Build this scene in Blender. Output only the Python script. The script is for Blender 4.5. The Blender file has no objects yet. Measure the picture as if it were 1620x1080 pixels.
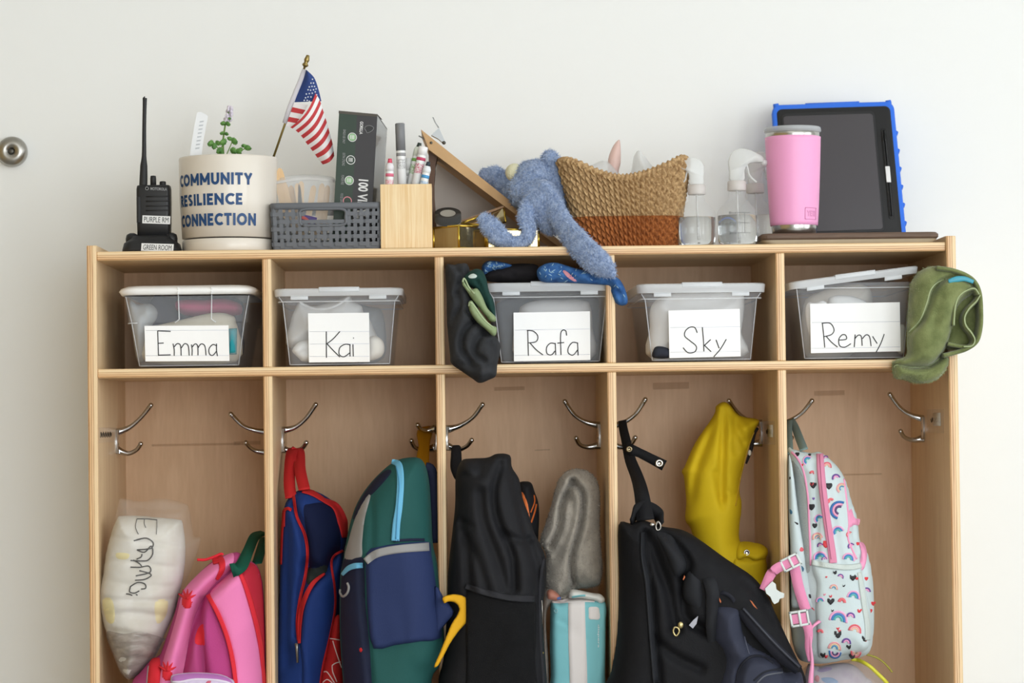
import bpy, bmesh, math, random
import numpy as np
from mathutils import Vector, Matrix
random.seed(7); RNG = np.random.RandomState(11)
SC = bpy.context.scene; COL = SC.collection
pi = math.pi
# ---------------------------------------------------------------- camera
CAM_F = 4462.04; CAM_C = np.array([0.57531, -4.44811, 0.92100])
def _rot(yaw, pitch, roll):
    cy, sy, cp, sp, cr, sr = math.cos(yaw), math.sin(yaw), math.cos(pitch), math.sin(pitch), math.cos(roll), math.sin(roll)
    return (np.array([[cy, -sy, 0], [sy, cy, 0], [0, 0, 1]]) @ np.array([[1, 0, 0], [0, cp, -sp], [0, sp, cp]])
            @ np.array([[cr, 0, sr], [0, 1, 0], [-sr, 0, cr]]))
CAM_R = _rot(-0.0207514, 0.0291465, 0.0126021)
cam = bpy.data.cameras.new('camera'); camo = bpy.data.objects.new('camera', cam); COL.objects.link(camo)
cam.sensor_fit = 'HORIZONTAL'; cam.sensor_width = 36.0; cam.lens = CAM_F / 1620 * 36
cam.clip_start = 0.05; cam.clip_end = 60
_m = Matrix.Identity(4)
for i in range(3):
    _m[i][0] = CAM_R[i, 0]; _m[i][1] = CAM_R[i, 2]; _m[i][2] = -CAM_R[i, 1]; _m[i][3] = CAM_C[i]
camo.matrix_world = _m
cam.dof.use_dof = True; cam.dof.focus_distance = 4.47; cam.dof.aperture_fstop = 5.0
SC.camera = camo
# ---------------------------------------------------------------- world, lights, exposure
SC.view_settings.view_transform = 'Standard'; SC.view_settings.look = 'None'
SC.view_settings.gamma = 1.0; SC.view_settings.use_curve_mapping = False
SC.view_settings.exposure = -0.44
w = bpy.data.worlds.new('sky'); SC.world = w; w.use_nodes = True
w.node_tree.nodes['Background'].inputs[0].default_value = (0.80, 0.90, 1.0, 1)
w.node_tree.nodes['Background'].inputs[1].default_value = 1.0
RX0, RX1, RY0, RY1, RZ = -2.3, 3.2, -6.4, 0.388, 2.75       # the room
def area(name, loc, rot, sx, sy, power, col):
    l = bpy.data.lights.new(name, 'AREA'); l.shape = 'RECTANGLE'; l.size = sx; l.size_y = sy
    l.energy = power; l.color = col
    o = bpy.data.objects.new(name, l); COL.objects.link(o); o.location = loc; o.rotation_euler = rot
    return o
# daylight through the tall windows in the right wall, and weak ceiling lights added with no visible source
WIN = [(-2.0, -0.45), (-4.6, -2.6)]; WZ0, WZ1 = 0.65, 2.25; FWIN = (0.6, 3.1); FZ0, FZ1 = 0.15, 2.25
area('window_daylight', (RX1 + 0.04, -1.225, 1.45), (0, pi / 2, 0), 1.6, 1.55, 27, (0.95, 0.985, 1.0))
area('window_daylight', (RX1 + 0.04, -3.6, 1.45), (0, pi / 2, 0), 1.6, 2.0, 92, (0.95, 0.985, 1.0))
area('window_daylight', (1.85, RY0 - 0.04, 1.2), (pi / 2, 0, 0), 2.5, 2.1, 158, (0.95, 0.985, 1.0))
area('ceiling_fill_light', (0.4, -2.3, RZ - 0.045), (0, 0, 0), 1.2, 0.6, 5, (1.0, 0.97, 0.92))
area('ceiling_fill_light', (0.4, -4.4, RZ - 0.045), (0, 0, 0), 1.2, 0.6, 5, (1.0, 0.97, 0.92))
# ---------------------------------------------------------------- helpers
def P(px, py, Y):
    """photo pixel -> world point on the plane y = Y"""
    d = CAM_R @ np.array([(px - 810) / CAM_F, 1.0, (540 - py) / CAM_F])
    t = (Y - CAM_C[1]) / d[1]
    return CAM_C + t * d
def PX(pts, Y): return np.array([P(a, b, Y) for a, b in pts])
def Z(x0, y0, s):
    return lambda pts: [(x0 + a / s, y0 + b / s) for a, b in pts]
def M(Y=0.0): return (Y + 4.448) / CAM_F      # metres per pixel
def lin(c):
    if isinstance(c, str):
        c = [int(c[i:i + 2], 16) / 255 for i in (0, 2, 4)]
    return tuple((v / 12.92 if v <= 0.04045 else ((v + 0.055) / 1.055) ** 2.4) for v in c)
MATS = {}
def mat(name, col, rough=0.6, metal=0.0, alpha=1.0, bump=0.0, bscale=300.0, var=0.0, vscale=8.0, stretch=(1, 1, 1),
        sheen=0.0, spec=0.5, trans=0.0, ior=1.45, col2=None, coat=0.0, weave=0.0, wscale=900.0):
    if name in MATS: return MATS[name]
    m = bpy.data.materials.new(name); m.use_nodes = True; nt = m.node_tree; N = nt.nodes; L = nt.links
    b = N['Principled BSDF']; c = lin(col)
    b.inputs['Base Color'].default_value = (*c, 1); b.inputs['Roughness'].default_value = rough
    b.inputs['Metallic'].default_value = metal; b.inputs['Alpha'].default_value = alpha
    b.inputs['Specular IOR Level'].default_value = spec; b.inputs['IOR'].default_value = ior
    b.inputs['Transmission Weight'].default_value = trans; b.inputs['Coat Weight'].default_value = coat
    if sheen: b.inputs['Sheen Weight'].default_value = sheen; b.inputs['Sheen Roughness'].default_value = 0.5
    if bump or var or col2 or weave:
        tc = N.new('ShaderNodeTexCoord'); mp = N.new('ShaderNodeMapping'); L.new(tc.outputs['Object'], mp.inputs[0])
        mp.inputs['Scale'].default_value = stretch
    if var or col2:
        n = N.new('ShaderNodeTexNoise'); n.inputs['Scale'].default_value = vscale; n.inputs['Detail'].default_value = 5
        L.new(mp.outputs[0], n.inputs[0])
        r = N.new('ShaderNodeValToRGB'); L.new(n.outputs['Fac'], r.inputs[0])
        c2 = lin(col2) if col2 else tuple(v * (1 - var) for v in c)
        r.color_ramp.elements[0].position = 0.32; r.color_ramp.elements[1].position = 0.68
        r.color_ramp.elements[0].color = (*c2, 1); r.color_ramp.elements[1].color = (*c, 1)
        L.new(r.outputs[0], b.inputs['Base Color'])
    if bump:
        n = N.new('ShaderNodeTexNoise'); n.inputs['Scale'].default_value = bscale; n.inputs['Detail'].default_value = 3
        L.new(mp.outputs[0], n.inputs[0])
        bp = N.new('ShaderNodeBump'); bp.inputs['Strength'].default_value = bump; bp.inputs['Distance'].default_value = 0.002
        L.new(n.outputs['Fac'], bp.inputs['Height']); L.new(bp.outputs[0], b.inputs['Normal'])
    if name.startswith(FABRIC):
        b.inputs['Specular IOR Level'].default_value = 0.22; b.inputs['Roughness'].default_value = max(rough, 0.72)
    MATS[name] = m
    return m
# ---- objects
ROOTLOC = {}
FABRIC = ('pack_', 'bag_royal', 'bag_red', 'bag_navy', 'nylon', 'overall', 'slate_', 'raincoat', 'rainbow_cloth', 'loop_', 'strap_', 'webbing', 'cloth_', 'cotton', 'print_blue', 'knit', 'fleece', 'zip_pink', 'zip_sky', 'lining', 'mesh_')
def setp(o, label=None, cat=None, group=None, kind=None):
    if label: o['label'] = label
    if cat: o['category'] = cat
    if group: o['group'] = group
    if kind: o['kind'] = kind
    return o
def thing(name, label, cat, loc, group=None):
    o = bpy.data.objects.new(name, None); COL.objects.link(o); o.location = loc; o.empty_display_size = 0.02
    ROOTLOC[o.name] = Vector(loc)
    return setp(o, label, cat, group)
def mk(name, V, F, m, parent=None, smooth=True, label=None, cat=None, group=None, kind=None, weld=0.0):
    me = bpy.data.meshes.new(name)
    me.from_pydata([tuple(map(float, v)) for v in V], [], [tuple(map(int, f)) for f in F])
    if weld:
        bm = bmesh.new(); bm.from_mesh(me); bmesh.ops.remove_doubles(bm, verts=bm.verts, dist=weld)
        bmesh.ops.dissolve_degenerate(bm, edges=bm.edges, dist=weld * 0.5)
        bmesh.ops.recalc_face_normals(bm, faces=bm.faces); bm.to_mesh(me); bm.free()
    for p in me.polygons: p.use_smooth = smooth
    if m: me.materials.append(m)
    me.update()
    return link(name, me, parent, label, cat, group, kind)
def link(name, me, parent=None, label=None, cat=None, group=None, kind=None):
    o = bpy.data.objects.new(name, me); COL.objects.link(o)
    if parent:
        o.parent = parent
        if parent.name in ROOTLOC: o.matrix_parent_inverse = Matrix.Translation(-ROOTLOC[parent.name])
    return setp(o, label, cat, group, kind)
class B:
    """collects shapes that make one mesh"""
    def __init__(s): s.V = []; s.F = []
    def add(s, V, F, xf=None):
        k = len(s.V)
        V = [np.asarray(v, float) for v in V]
        if xf is not None: V = [xf(v) for v in V]
        s.V += V; s.F += [[i + k for i in f] for f in F]; return s
    def box(s, x0, x1, y0, y1, z0, z1, b=0.0, xf=None):
        if b <= 0:
            V = [(x, y, z) for z in (z0, z1) for y in (y0, y1) for x in (x0, x1)]
            F = [(0, 2, 3, 1), (4, 5, 7, 6), (0, 1, 5, 4), (2, 6, 7, 3), (0, 4, 6, 2), (1, 3, 7, 5)]
            return s.add(V, F, xf)
        bm = bmesh.new(); bmesh.ops.create_cube(bm, size=1)
        for v in bm.verts:
            v.co = ((x0 + x1) / 2 + v.co.x * (x1 - x0), (y0 + y1) / 2 + v.co.y * (y1 - y0), (z0 + z1) / 2 + v.co.z * (z1 - z0))
        bmesh.ops.bevel(bm, geom=bm.edges[:], offset=b, segments=2, affect='EDGES', profile=0.5)
        bm.verts.index_update()
        V = [v.co[:] for v in bm.verts]; F = [[v.index for v in f.verts] for f in bm.faces]; bm.free()
        return s.add(V, F, xf)
    def tube(s, path, r, seg=10, flat=None, cap=True, rx=None):
        V, F = tube(path, r, seg, flat, cap); return s.add(V, F)
    def loft(s, rings, cap0=True, cap1=True, closed=False):
        n = len(rings[0]); V = [p for r in rings for p in r]; F = []
        K = len(rings)
        for i in range(K - 1 + (1 if closed else 0)):
            for j in range(n):
                a, b2 = i * n + j, i * n + (j + 1) % n
                c, d = ((i + 1) % K) * n + (j + 1) % n, ((i + 1) % K) * n + j
                F.append((a, b2, c, d))
        if cap0: F.append(tuple(range(n))[::-1])
        if cap1: F.append(tuple((K - 1) * n + j for j in range(n)))
        return s.add(V, F)
    def lathe(s, prof, c=(0, 0, 0), seg=40, axis='z', cap0=True, cap1=True):
        rings = []
        for r, h in prof:
            ring = []
            for j in range(seg):
                a = 2 * pi * j / seg; x, y = r * math.cos(a), r * math.sin(a)
                ring.append((c[0] + x, c[1] + y, c[2] + h) if axis == 'z' else (c[0] + x, c[1] - h, c[2] + y))
            rings.append(ring)
        return s.loft(rings, cap0, cap1)
    def build(s, name, m, parent=None, smooth=True, weld=0.0, **k):
        return mk(name, s.V, s.F, m, parent, smooth, weld=weld, **k)
def autosmooth(o, ang=40):
    me = o.data; bm = bmesh.new(); bm.from_mesh(me)
    bmesh.ops.recalc_face_normals(bm, faces=bm.faces)
    for e in bm.edges:
        if len(e.link_faces) == 2 and e.calc_face_angle(0) > math.radians(ang): e.smooth = False
    bm.to_mesh(me); bm.free(); return o
def catmull(pts, n=6, closed=False):
    p = np.asarray(pts, float); K = len(p); out = []
    rng = range(K) if closed else range(K - 1)
    for i in rng:
        if closed: p0, p1, p2, p3 = p[i - 1], p[i], p[(i + 1) % K], p[(i + 2) % K]
        else: p0, p1, p2, p3 = p[max(i - 1, 0)], p[i], p[i + 1], p[min(i + 2, K - 1)]
        for k in range(n):
            t = k / n
            out.append(0.5 * ((2 * p1) + (-p0 + p2) * t + (2 * p0 - 5 * p1 + 4 * p2 - p3) * t * t + (-p0 + 3 * p1 - 3 * p2 + p3) * t ** 3))
    if not closed: out.append(p[-1])
    return np.array(out)
def tube(path, r, seg=10, flat=None, cap=True):
    """swept ring; r scalar or list; flat=(ny) squash along y"""
    p = np.asarray(path, float); K = len(p)
    r = np.full(K, float(r)) if np.isscalar(r) else np.interp(np.linspace(0, 1, K), np.linspace(0, 1, len(r)), r)
    V = []; F = []
    t = np.gradient(p, axis=0); t /= np.linalg.norm(t, axis=1)[:, None] + 1e-12
    u = np.array([0, -1.0, 0])
    if abs(t[0] @ u) > 0.9: u = np.array([1.0, 0, 0])
    for i in range(K):
        u = u - (u @ t[i]) * t[i]; u /= np.linalg.norm(u) + 1e-12
        v = np.cross(t[i], u)
        for j in range(seg):
            a = 2 * pi * j / seg
            V.append(p[i] + r[i] * (math.cos(a) * u * (flat if flat else 1) + math.sin(a) * v))
    for i in range(K - 1):
        for j in range(seg):
            F.append((i * seg + j, i * seg + (j + 1) % seg, (i + 1) * seg + (j + 1) % seg, (i + 1) * seg + j))
    if cap:
        F.append(tuple(range(seg))[::-1]); F.append(tuple((K - 1) * seg + j for j in range(seg)))
    return V, F
def ribbon(path, side, width, thick):
    """flat strap: path points, side vector(s) across the strap"""
    p = np.asarray(path, float); K = len(p)
    sd = np.asarray(side, float); sd = np.tile(sd, (K, 1)) if sd.ndim == 1 else sd
    if len(sd) != K:
        sd = np.array([[np.interp(x, np.linspace(0, 1, len(sd)), sd[:, k]) for k in range(3)] for x in np.linspace(0, 1, K)])
    wd = np.full(K, float(width)) if np.isscalar(width) else np.interp(np.linspace(0, 1, K), np.linspace(0, 1, len(width)), width)
    t = np.gradient(p, axis=0); t /= np.linalg.norm(t, axis=1)[:, None] + 1e-12
    V = []; F = []
    for i in range(K):
        s_ = sd[i] - (sd[i] @ t[i]) * t[i]; s_ /= np.linalg.norm(s_) + 1e-12
        n = np.cross(s_, t[i])
        for a, b in ((-.5, -.5), (.5, -.5), (.5, .5), (-.5, .5)):
            V.append(p[i] + s_ * wd[i] * a + n * thick * b)
    for i in range(K - 1):
        for j in range(4):
            F.append((i * 4 + j, i * 4 + (j + 1) % 4, (i + 1) * 4 + (j + 1) % 4, (i + 1) * 4 + j))
    F.append((3, 2, 1, 0)); F.append(tuple((K - 1) * 4 + j for j in range(4)))
    return V, F
def pdist(Q, poly, closed=True):
    A = np.asarray(poly, float); Bp = np.roll(A, -1, 0) if closed else A[1:]
    if not closed: A = A[:-1]
    best = np.full(len(Q), 1e9); near = np.zeros((len(Q), 2))
    for a, b in zip(A, Bp):
        ab = b - a; L2 = ab @ ab + 1e-18
        t = np.clip(((Q - a) @ ab) / L2, 0, 1); c = a + t[:, None] * ab
        d = np.hypot(*(Q - c).T); m = d < best
        best[m] = d[m]; near[m] = c[m]
    return best, near
def inside(Q, poly):
    A = np.asarray(poly); Bp = np.roll(A, -1, 0); r = np.zeros(len(Q), bool)
    for (x1, y1), (x2, y2) in zip(A, Bp):
        c = ((y1 > Q[:, 1]) != (y2 > Q[:, 1]))
        xs = x1 + (Q[:, 1] - y1) / ((y2 - y1) if abs(y2 - y1) > 1e-12 else 1e-12) * (x2 - x1)
        r ^= c & (Q[:, 0] < xs)
    return r
class Noise:
    def __init__(s, seed, scale, stretch=(1, 1), n=9):
        g = np.random.RandomState(seed); a = g.rand(n) * 2 * pi; f = scale * (0.5 + 1.3 * g.rand(n))
        s.k = np.stack([np.cos(a) * f * stretch[0], np.sin(a) * f * stretch[1]], 1); s.p = g.rand(n) * 6.28; s.n = n
    def __call__(s, Q):
        Wp = Q + 0.25 * np.stack([np.sin(Q @ s.k[0] * .7 + 1), np.sin(Q @ s.k[1] * .7 + 2)], 1) / (np.linalg.norm(s.k[0]) + 1e-9) * 3
        v = np.sin(Wp @ s.k.T + s.p)
        return v.mean(1) * 1.6
class Soft:
    """a stuffed / draped form: outline in photo pixels on the plane y=Y, bulging T toward the room and Tb to the back"""
    def __init__(s, out, Y, T, R=None, p=2.0, Tb=None, Rb=None, smooth=4, creases=(), bumps=(), noise=(), tilt=(0, 0), step=0.004, hmin=0.0, seed=1):
        o = catmull(out, smooth, True) if smooth > 1 else np.asarray(out, float)
        s.Y = Y; s.poly = PX(o, Y)[:, [0, 2]]; s.T = T; s.p = p
        mn, mx = s.poly.min(0), s.poly.max(0); s.mn, s.mx = mn, mx; s.c = (mn + mx) / 2
        s.R = R or min(mx - mn) * 0.5; s.Tb = T if Tb is None else Tb; s.Rb = Rb or s.R
        s.tilt = tilt; s.step = step; s.hmin = hmin
        s.creases = [(PX(catmull(c[0], 5) if len(c[0]) > 2 else c[0], Y)[:, [0, 2]], c[1] * M(Y), c[2]) for c in creases]
        s.bumps = [(PX(catmull(b[0], 4, True), Y)[:, [0, 2]], b[1], b[2] * M(Y)) for b in bumps]
        s.noise = [(Noise(seed * 17 + i, n[1], n[2] if len(n) > 2 else (1, 1)), n[0]) for i, n in enumerate(noise)]
    def base(s, Q): return s.Y + s.tilt[0] * (Q[:, 0] - s.c[0]) + s.tilt[1] * (Q[:, 1] - s.c[1])
    def prof(s, d, T, R):
        u = np.clip(d / R, 0, 1); return T * (1 - (1 - u) ** s.p) ** (1 / s.p)
    def hh(s, Q, d=None):
        if d is None:
            d, _ = pdist(Q, s.poly); d = np.where(inside(Q, s.poly), d, 0)
        h = s.prof(d, s.T, s.R); env = np.clip(d / 0.012, 0, 1)
        for pl, wd, dp in s.creases:
            dd, _ = pdist(Q, pl, False); h = h - dp * np.exp(-(dd / wd) ** 2) * env
        for pg, ht, sf in s.bumps:
            dd, _ = pdist(Q, pg); dd = np.where(inside(Q, pg), dd, 0)
            h = h + ht * (1 - (1 - np.clip(dd / sf, 0, 1)) ** 2) * env
        for nf, amp in s.noise:
            v = nf(Q); h = h + (amp * v if amp > 0 else -amp * (.45 - np.sqrt(v * v + .004) * 1.5)) * env    # negative amplitude: sharp ridged folds
        return np.maximum(h, s.hmin)
    def front(s, Q):
        Q = np.atleast_2d(Q); return s.base(Q) - s.hh(Q)
    def pts(s, pxs):
        """photo pixels -> points on the front surface"""
        y = np.full(len(pxs), s.Y - s.T * 0.6)
        for _ in range(4):
            W_ = np.array([P(a, b, yy) for (a, b), yy in zip(pxs, y)]); y = s.front(W_[:, [0, 2]])
        W_[:, 1] = y; return W_
    def grid(s, poly, step):
        mn, mx = poly.min(0) - step, poly.max(0) + step
        nx, nz = int((mx[0] - mn[0]) / step) + 2, int((mx[1] - mn[1]) / step) + 2
        gx, gz = np.meshgrid(mn[0] + step * np.arange(nx), mn[1] + step * np.arange(nz))
        Q = np.stack([gx.ravel(), gz.ravel()], 1); ins = inside(Q, poly); d, near = pdist(Q, poly)
        Q2 = np.where(ins[:, None], Q, near); d2 = np.where(ins, d, 0)
        I = ins.reshape(nz, nx); cells = I[:-1, :-1] | I[1:, :-1] | I[:-1, 1:] | I[1:, 1:]
        jz, jx = np.nonzero(cells); a = jz * nx + jx
        Fq = np.stack([a, a + 1, a + nx + 1, a + nx], 1)
        used = np.unique(Fq); mp = np.full(len(Q), -1); mp[used] = np.arange(len(used))
        return Q2[used], d2[used], mp[Fq]
    def build(s, name, m, parent=None, **k):
        Q, d, F = s.grid(s.poly, s.step); yb = s.base(Q); n = len(Q)
        yf = yb - s.hh(Q, d); bk = yb + s.prof(d, s.Tb, s.Rb)
        V = np.concatenate([np.stack([Q[:, 0], yf, Q[:, 1]], 1), np.stack([Q[:, 0], bk, Q[:, 1]], 1)])
        Fa = np.concatenate([F, F[:, ::-1] + n])
        return mk(name, V, Fa, m, parent, weld=2e-5, **k)
    def patch(s, name, pxs, off, m, parent=None, smooth=4, edge=0.004, step=None, back=0.004, noise=(), **k):
        o = catmull(pxs, smooth, True) if smooth > 1 else np.asarray(pxs, float)
        poly = s.pts(o)[:, [0, 2]]
        Q, d, F = s.grid(poly, step or s.step); y = s.front(Q); n = len(Q)
        rise = off * (0.15 + 0.85 * np.sqrt(np.clip(1 - (1 - np.clip(d / edge, 0, 1)) ** 2, 0, 1)))
        for i, nz in enumerate(noise):
            rise = rise + nz[0] * Noise(91 + i, nz[1], nz[2] if len(nz) > 2 else (1, 1))(Q) * np.clip(d / 0.01, 0, 1)
        V = np.concatenate([np.stack([Q[:, 0], y - rise, Q[:, 1]], 1), np.stack([Q[:, 0], y + back * np.clip(d / 0.002, 0, 1), Q[:, 1]], 1)])
        return mk(name, V, np.concatenate([F, F[:, ::-1] + n]), m, parent, weld=2e-5, **k)
    def piping(s, name, pxs, r, m, parent=None, smooth=6, off=0.0, seg=8, closed=False, flat=None, **k):
        o = catmull(pxs, smooth, closed) if len(pxs) > 2 else np.array([[np.interp(t, [0, 1], [pxs[0][i], pxs[1][i]]) for i in (0, 1)] for t in np.linspace(0, 1, 8)])
        if closed: o = np.vstack([o, o[:1]])
        W_ = s.pts(o); W_[:, 1] -= off
        V, F = tube(W_, r, seg, flat); return mk(name, V, F, m, parent, **k)
    def strip(s, name, pxs, width, off, m, parent=None, smooth=6, nw=5, **k):
        """flat band lying on the surface, width in pixels (scalar or list)"""
        o = catmull(pxs, smooth) if len(pxs) > 2 else np.array([[np.interp(t, [0, 1], [pxs[0][i], pxs[1][i]]) for i in (0, 1)] for t in np.linspace(0, 1, 10)])
        K = len(o); wd = np.interp(np.linspace(0, 1, K), np.linspace(0, 1, len(np.atleast_1d(width))), np.atleast_1d(width))
        t = np.gradient(o, axis=0); t /= np.linalg.norm(t, axis=1)[:, None] + 1e-9; nn = np.stack([-t[:, 1], t[:, 0]], 1)
        allp = np.concatenate([o + nn * (wd * (j / (nw - 1) - .5))[:, None] for j in range(nw)])
        W_ = s.pts(allp); n = len(W_)
        up = W_.copy(); up[:, 1] -= off; dn = W_.copy(); dn[:, 1] += 0.002
        V = np.concatenate([up, dn]); F = []
        for j in range(nw - 1):
            for i in range(K - 1):
                a, b, c, d = j * K + i, j * K + i + 1, (j + 1) * K + i + 1, (j + 1) * K + i
                F += [(a, b, c, d), (d + n, c + n, b + n, a + n)]
        for i in range(K - 1):
            a, b = i, i + 1; F.append((a + n, b + n, b, a)); a, b = (nw - 1) * K + i, (nw - 1) * K + i + 1; F.append((a, b, b + n, a + n))
        for i in (0, K - 1):
            for j in range(nw - 1):
                a, b = j * K + i, (j + 1) * K + i; F.append((a, b, b + n, a + n) if i == 0 else (b, a, a + n, b + n))
        return mk(name, V, F, m, parent, **k)
_TXT = {}
def text_geo(s, bold=0.0):
    key = (s, bold)
    if key in _TXT: return _TXT[key]
    cu = bpy.data.curves.new('t', 'FONT'); cu.body = s; cu.size = 1; cu.offset = bold; cu.resolution_u = 3
    o = bpy.data.objects.new('t', cu); COL.objects.link(o)
    dg = bpy.context.evaluated_depsgraph_get(); dg.update(); e = o.evaluated_get(dg); me = e.to_mesh()
    V = np.array([v.co[:2] for v in me.vertices]); F = [list(p.vertices) for p in me.polygons]
    e.to_mesh_clear(); bpy.data.objects.remove(o); bpy.data.curves.remove(cu)
    _TXT[key] = (V, F); return V, F
def text(name, s, m, parent, quad, bold=0.0, fmap=None, sub=0):
    """flat lettering fitted into a quad of 3 world points (bottom-left, bottom-right, top-left)"""
    V, F = text_geo(s, bold); mn, mx = V.min(0), V.max(0); U = (V - mn) / (mx - mn)
    if quad is not None: a, b, c = [np.asarray(q, float) for q in quad]
    if sub:
        bm = bmesh.new(); vs = [bm.verts.new((u[0], u[1], 0)) for u in U]
        for f in F:
            try: bm.faces.new([vs[i] for i in f])
            except ValueError: pass
        for k in range(1, sub):
            x = k / sub
            bmesh.ops.bisect_plane(bm, geom=bm.verts[:] + bm.edges[:] + bm.faces[:], plane_co=(x, 0, 0), plane_no=(1, 0, 0))
        bm.verts.index_update(); U = np.array([v.co[:2] for v in bm.verts]); F = [[v.index for v in f.verts] for f in bm.faces]; bm.free()
    W_ = [a + u * (b - a) + v * (c - a) for u, v in U] if fmap is None else [fmap(u, v) for u, v in U]
    return mk(name, W_, F, m, parent, smooth=False)
def block_text(name, s, m, parent, fmap, t=.105):
    """bold drawn capitals (flat print); fmap(u, v) places the unit box on a surface"""
    def arc(cx, cy, rx, ry, a0, a1, n=12): return [(cx + rx * math.cos(a), cy + ry * math.sin(a)) for a in np.linspace(a0, a1, n)]
    k = t; G = {'C': (.80, [arc(.5, .5, .5 - k, .5 - k, .8, 2 * pi - .8, 16)]), 'O': (1.0, [arc(.5, .5, .5 - k, .5 - k, 0, 2 * pi, 22)]), 'M': (1.0, [[(k, 0), (k, 1)], [(k, 1 - k * .6), (.5, .25)], [(.5, .25), (1 - k, 1 - k * .6)], [(1 - k, 0), (1 - k, 1)]]),
         'U': (.76, [[(k, 1), (k, .38)] + arc(.38, .38, .38 - k, .38 - k, pi, 2 * pi, 10)[1:] + [(.76 - k, 1)]]), 'N': (.82, [[(k, 0), (k, 1)], [(k, 1 - k), (.82 - k, k)], [(.82 - k, 0), (.82 - k, 1)]]), 'I': (2 * k, [[(k, 0), (k, 1)]]),
         'T': (.70, [[(0, 1 - k), (.7, 1 - k)], [(.35, 0), (.35, 1)]]), 'Y': (.80, [[(k * .6, 1), (.4, .45)], [(.8 - k * .6, 1), (.4, .45)], [(.4, 0), (.4, .5)]]), 'R': (.68, [[(k, 0), (k, 1)], [(k, 1 - k), (.36, 1 - k)] + arc(.36, .71, .22, .29 - k, pi / 2, -pi / 2, 9) + [(k, .42 + k)], [(.28, .5), (.64, 0)]]),
         'E': (.58, [[(k, 0), (k, 1)], [(k, 1 - k), (.58, 1 - k)], [(k, .5), (.52, .5)], [(k, k), (.58, k)]]), 'L': (.55, [[(k, 0), (k, 1)], [(k, k), (.55, k)]]), 'S': (.62, [arc(.31, .72, .31 - k, .28 - k, .5, pi * 1.5, 10) + arc(.31, .28 + k * .0, .31 - k, .28 - k + .0, pi / 2, -pi + .5, 10)])}
    x = 0; quads = []
    for ch in s:
        wd, st = G[ch]
        for pl in st:
            p_ = np.array(pl, float); p_[:, 0] += x
            d = np.gradient(p_, axis=0) if len(p_) > 2 else np.tile(p_[1] - p_[0], (2, 1)); d /= np.linalg.norm(d, axis=1)[:, None] + 1e-9; n = np.stack([-d[:, 1], d[:, 0]], 1) * k
            if len(p_) == 2:
                tt = np.linspace(0, 1, 7)[:, None]; p_ = p_[0] + (p_[1] - p_[0]) * tt; n = np.tile(n[0], (7, 1))
            for i in range(len(p_) - 1): quads.append((p_[i] + n[i], p_[i] - n[i], p_[i + 1] - n[i + 1], p_[i + 1] + n[i + 1]))
        x += wd + .13
    x -= .13; V = []; F = []
    for q_ in quads:
        F.append(tuple(range(len(V), len(V) + 4))); V += [fmap(min(1, max(0, a / x)), min(1.0, max(0.0, b))) for a, b in q_]
    return mk(name, V, F, m, parent, smooth=False)
def strokes(name, polys, r, m, parent, to3, flat=0.35, smooth=4):
    bb = B()
    for pl in polys:
        o = catmull(pl, smooth) if len(pl) > 2 else np.array(pl, float)
        bb.add(*tube(to3(o), r, 6, flat))
    return bb.build(name, m, parent)
def union_remesh(name, shapes, voxel, m, parent, disp=0.0, dscale=300, smooth_it=4, seed=3, **k):
    bb = B()
    for V, F in shapes: bb.add(V, F)
    me = bpy.data.meshes.new('tmp'); me.from_pydata([tuple(v) for v in bb.V], [], [tuple(f) for f in bb.F])
    o = bpy.data.objects.new('tmp', me); COL.objects.link(o)
    md = o.modifiers.new('r', 'REMESH'); md.mode = 'VOXEL'; md.voxel_size = voxel
    sm = o.modifiers.new('s', 'SMOOTH'); sm.iterations = smooth_it; sm.factor = 0.5
    dg = bpy.context.evaluated_depsgraph_get(); dg.update()
    out = bpy.data.meshes.new_from_object(o.evaluated_get(dg)); bpy.data.objects.remove(o); bpy.data.meshes.remove(me)
    n = len(out.vertices); co = np.empty(n * 3); out.vertices.foreach_get('co', co); co = co.reshape(-1, 3)
    if disp:
        no = np.empty(n * 3); out.vertices.foreach_get('normal', no); no = no.reshape(-1, 3)
        g = np.random.RandomState(seed); v = 0
        for i in range(14):
            kx = g.randn(3); kx *= dscale * (.5 + g.rand()) / np.linalg.norm(kx); v = v + np.sin(co @ kx + g.rand() * 6.28 + 1.5 * np.sin(co @ (g.randn(3) * dscale * .3)))
        co = co + no * (disp * v / 14 * 2.2)[:, None]
        out.vertices.foreach_set('co', co.ravel())
    out.name = name; out.materials.clear(); out.materials.append(m)
    for p in out.polygons: p.use_smooth = True
    out.update(); return link(name, out, parent, **k)
def sphere(c, r, seg=16, rings=10, sc=(1, 1, 1)):
    V = []; F = []
    for i in range(rings + 1):
        th = pi * i / rings
        for j in range(seg):
            a = 2 * pi * j / seg
            V.append((c[0] + r * sc[0] * math.sin(th) * math.cos(a), c[1] + r * sc[1] * math.sin(th) * math.sin(a), c[2] + r * sc[2] * math.cos(th)))
    for i in range(rings):
        for j in range(seg): F.append((i * seg + j, (i + 1) * seg + j, (i + 1) * seg + (j + 1) % seg, i * seg + (j + 1) % seg))
    return V, F
def rrect(cx, cy, hw, hd, r, z, n=5):
    out = []
    for (sx, sy, a0) in ((1, 1, 0), (-1, 1, pi / 2), (-1, -1, pi), (1, -1, 3 * pi / 2)):
        for k in range(n + 1):
            a = a0 + pi / 2 * k / n
            out.append((cx + sx * (hw - r) + r * math.cos(a), cy + sy * (hd - r) + r * math.sin(a), z))
    return out
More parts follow.
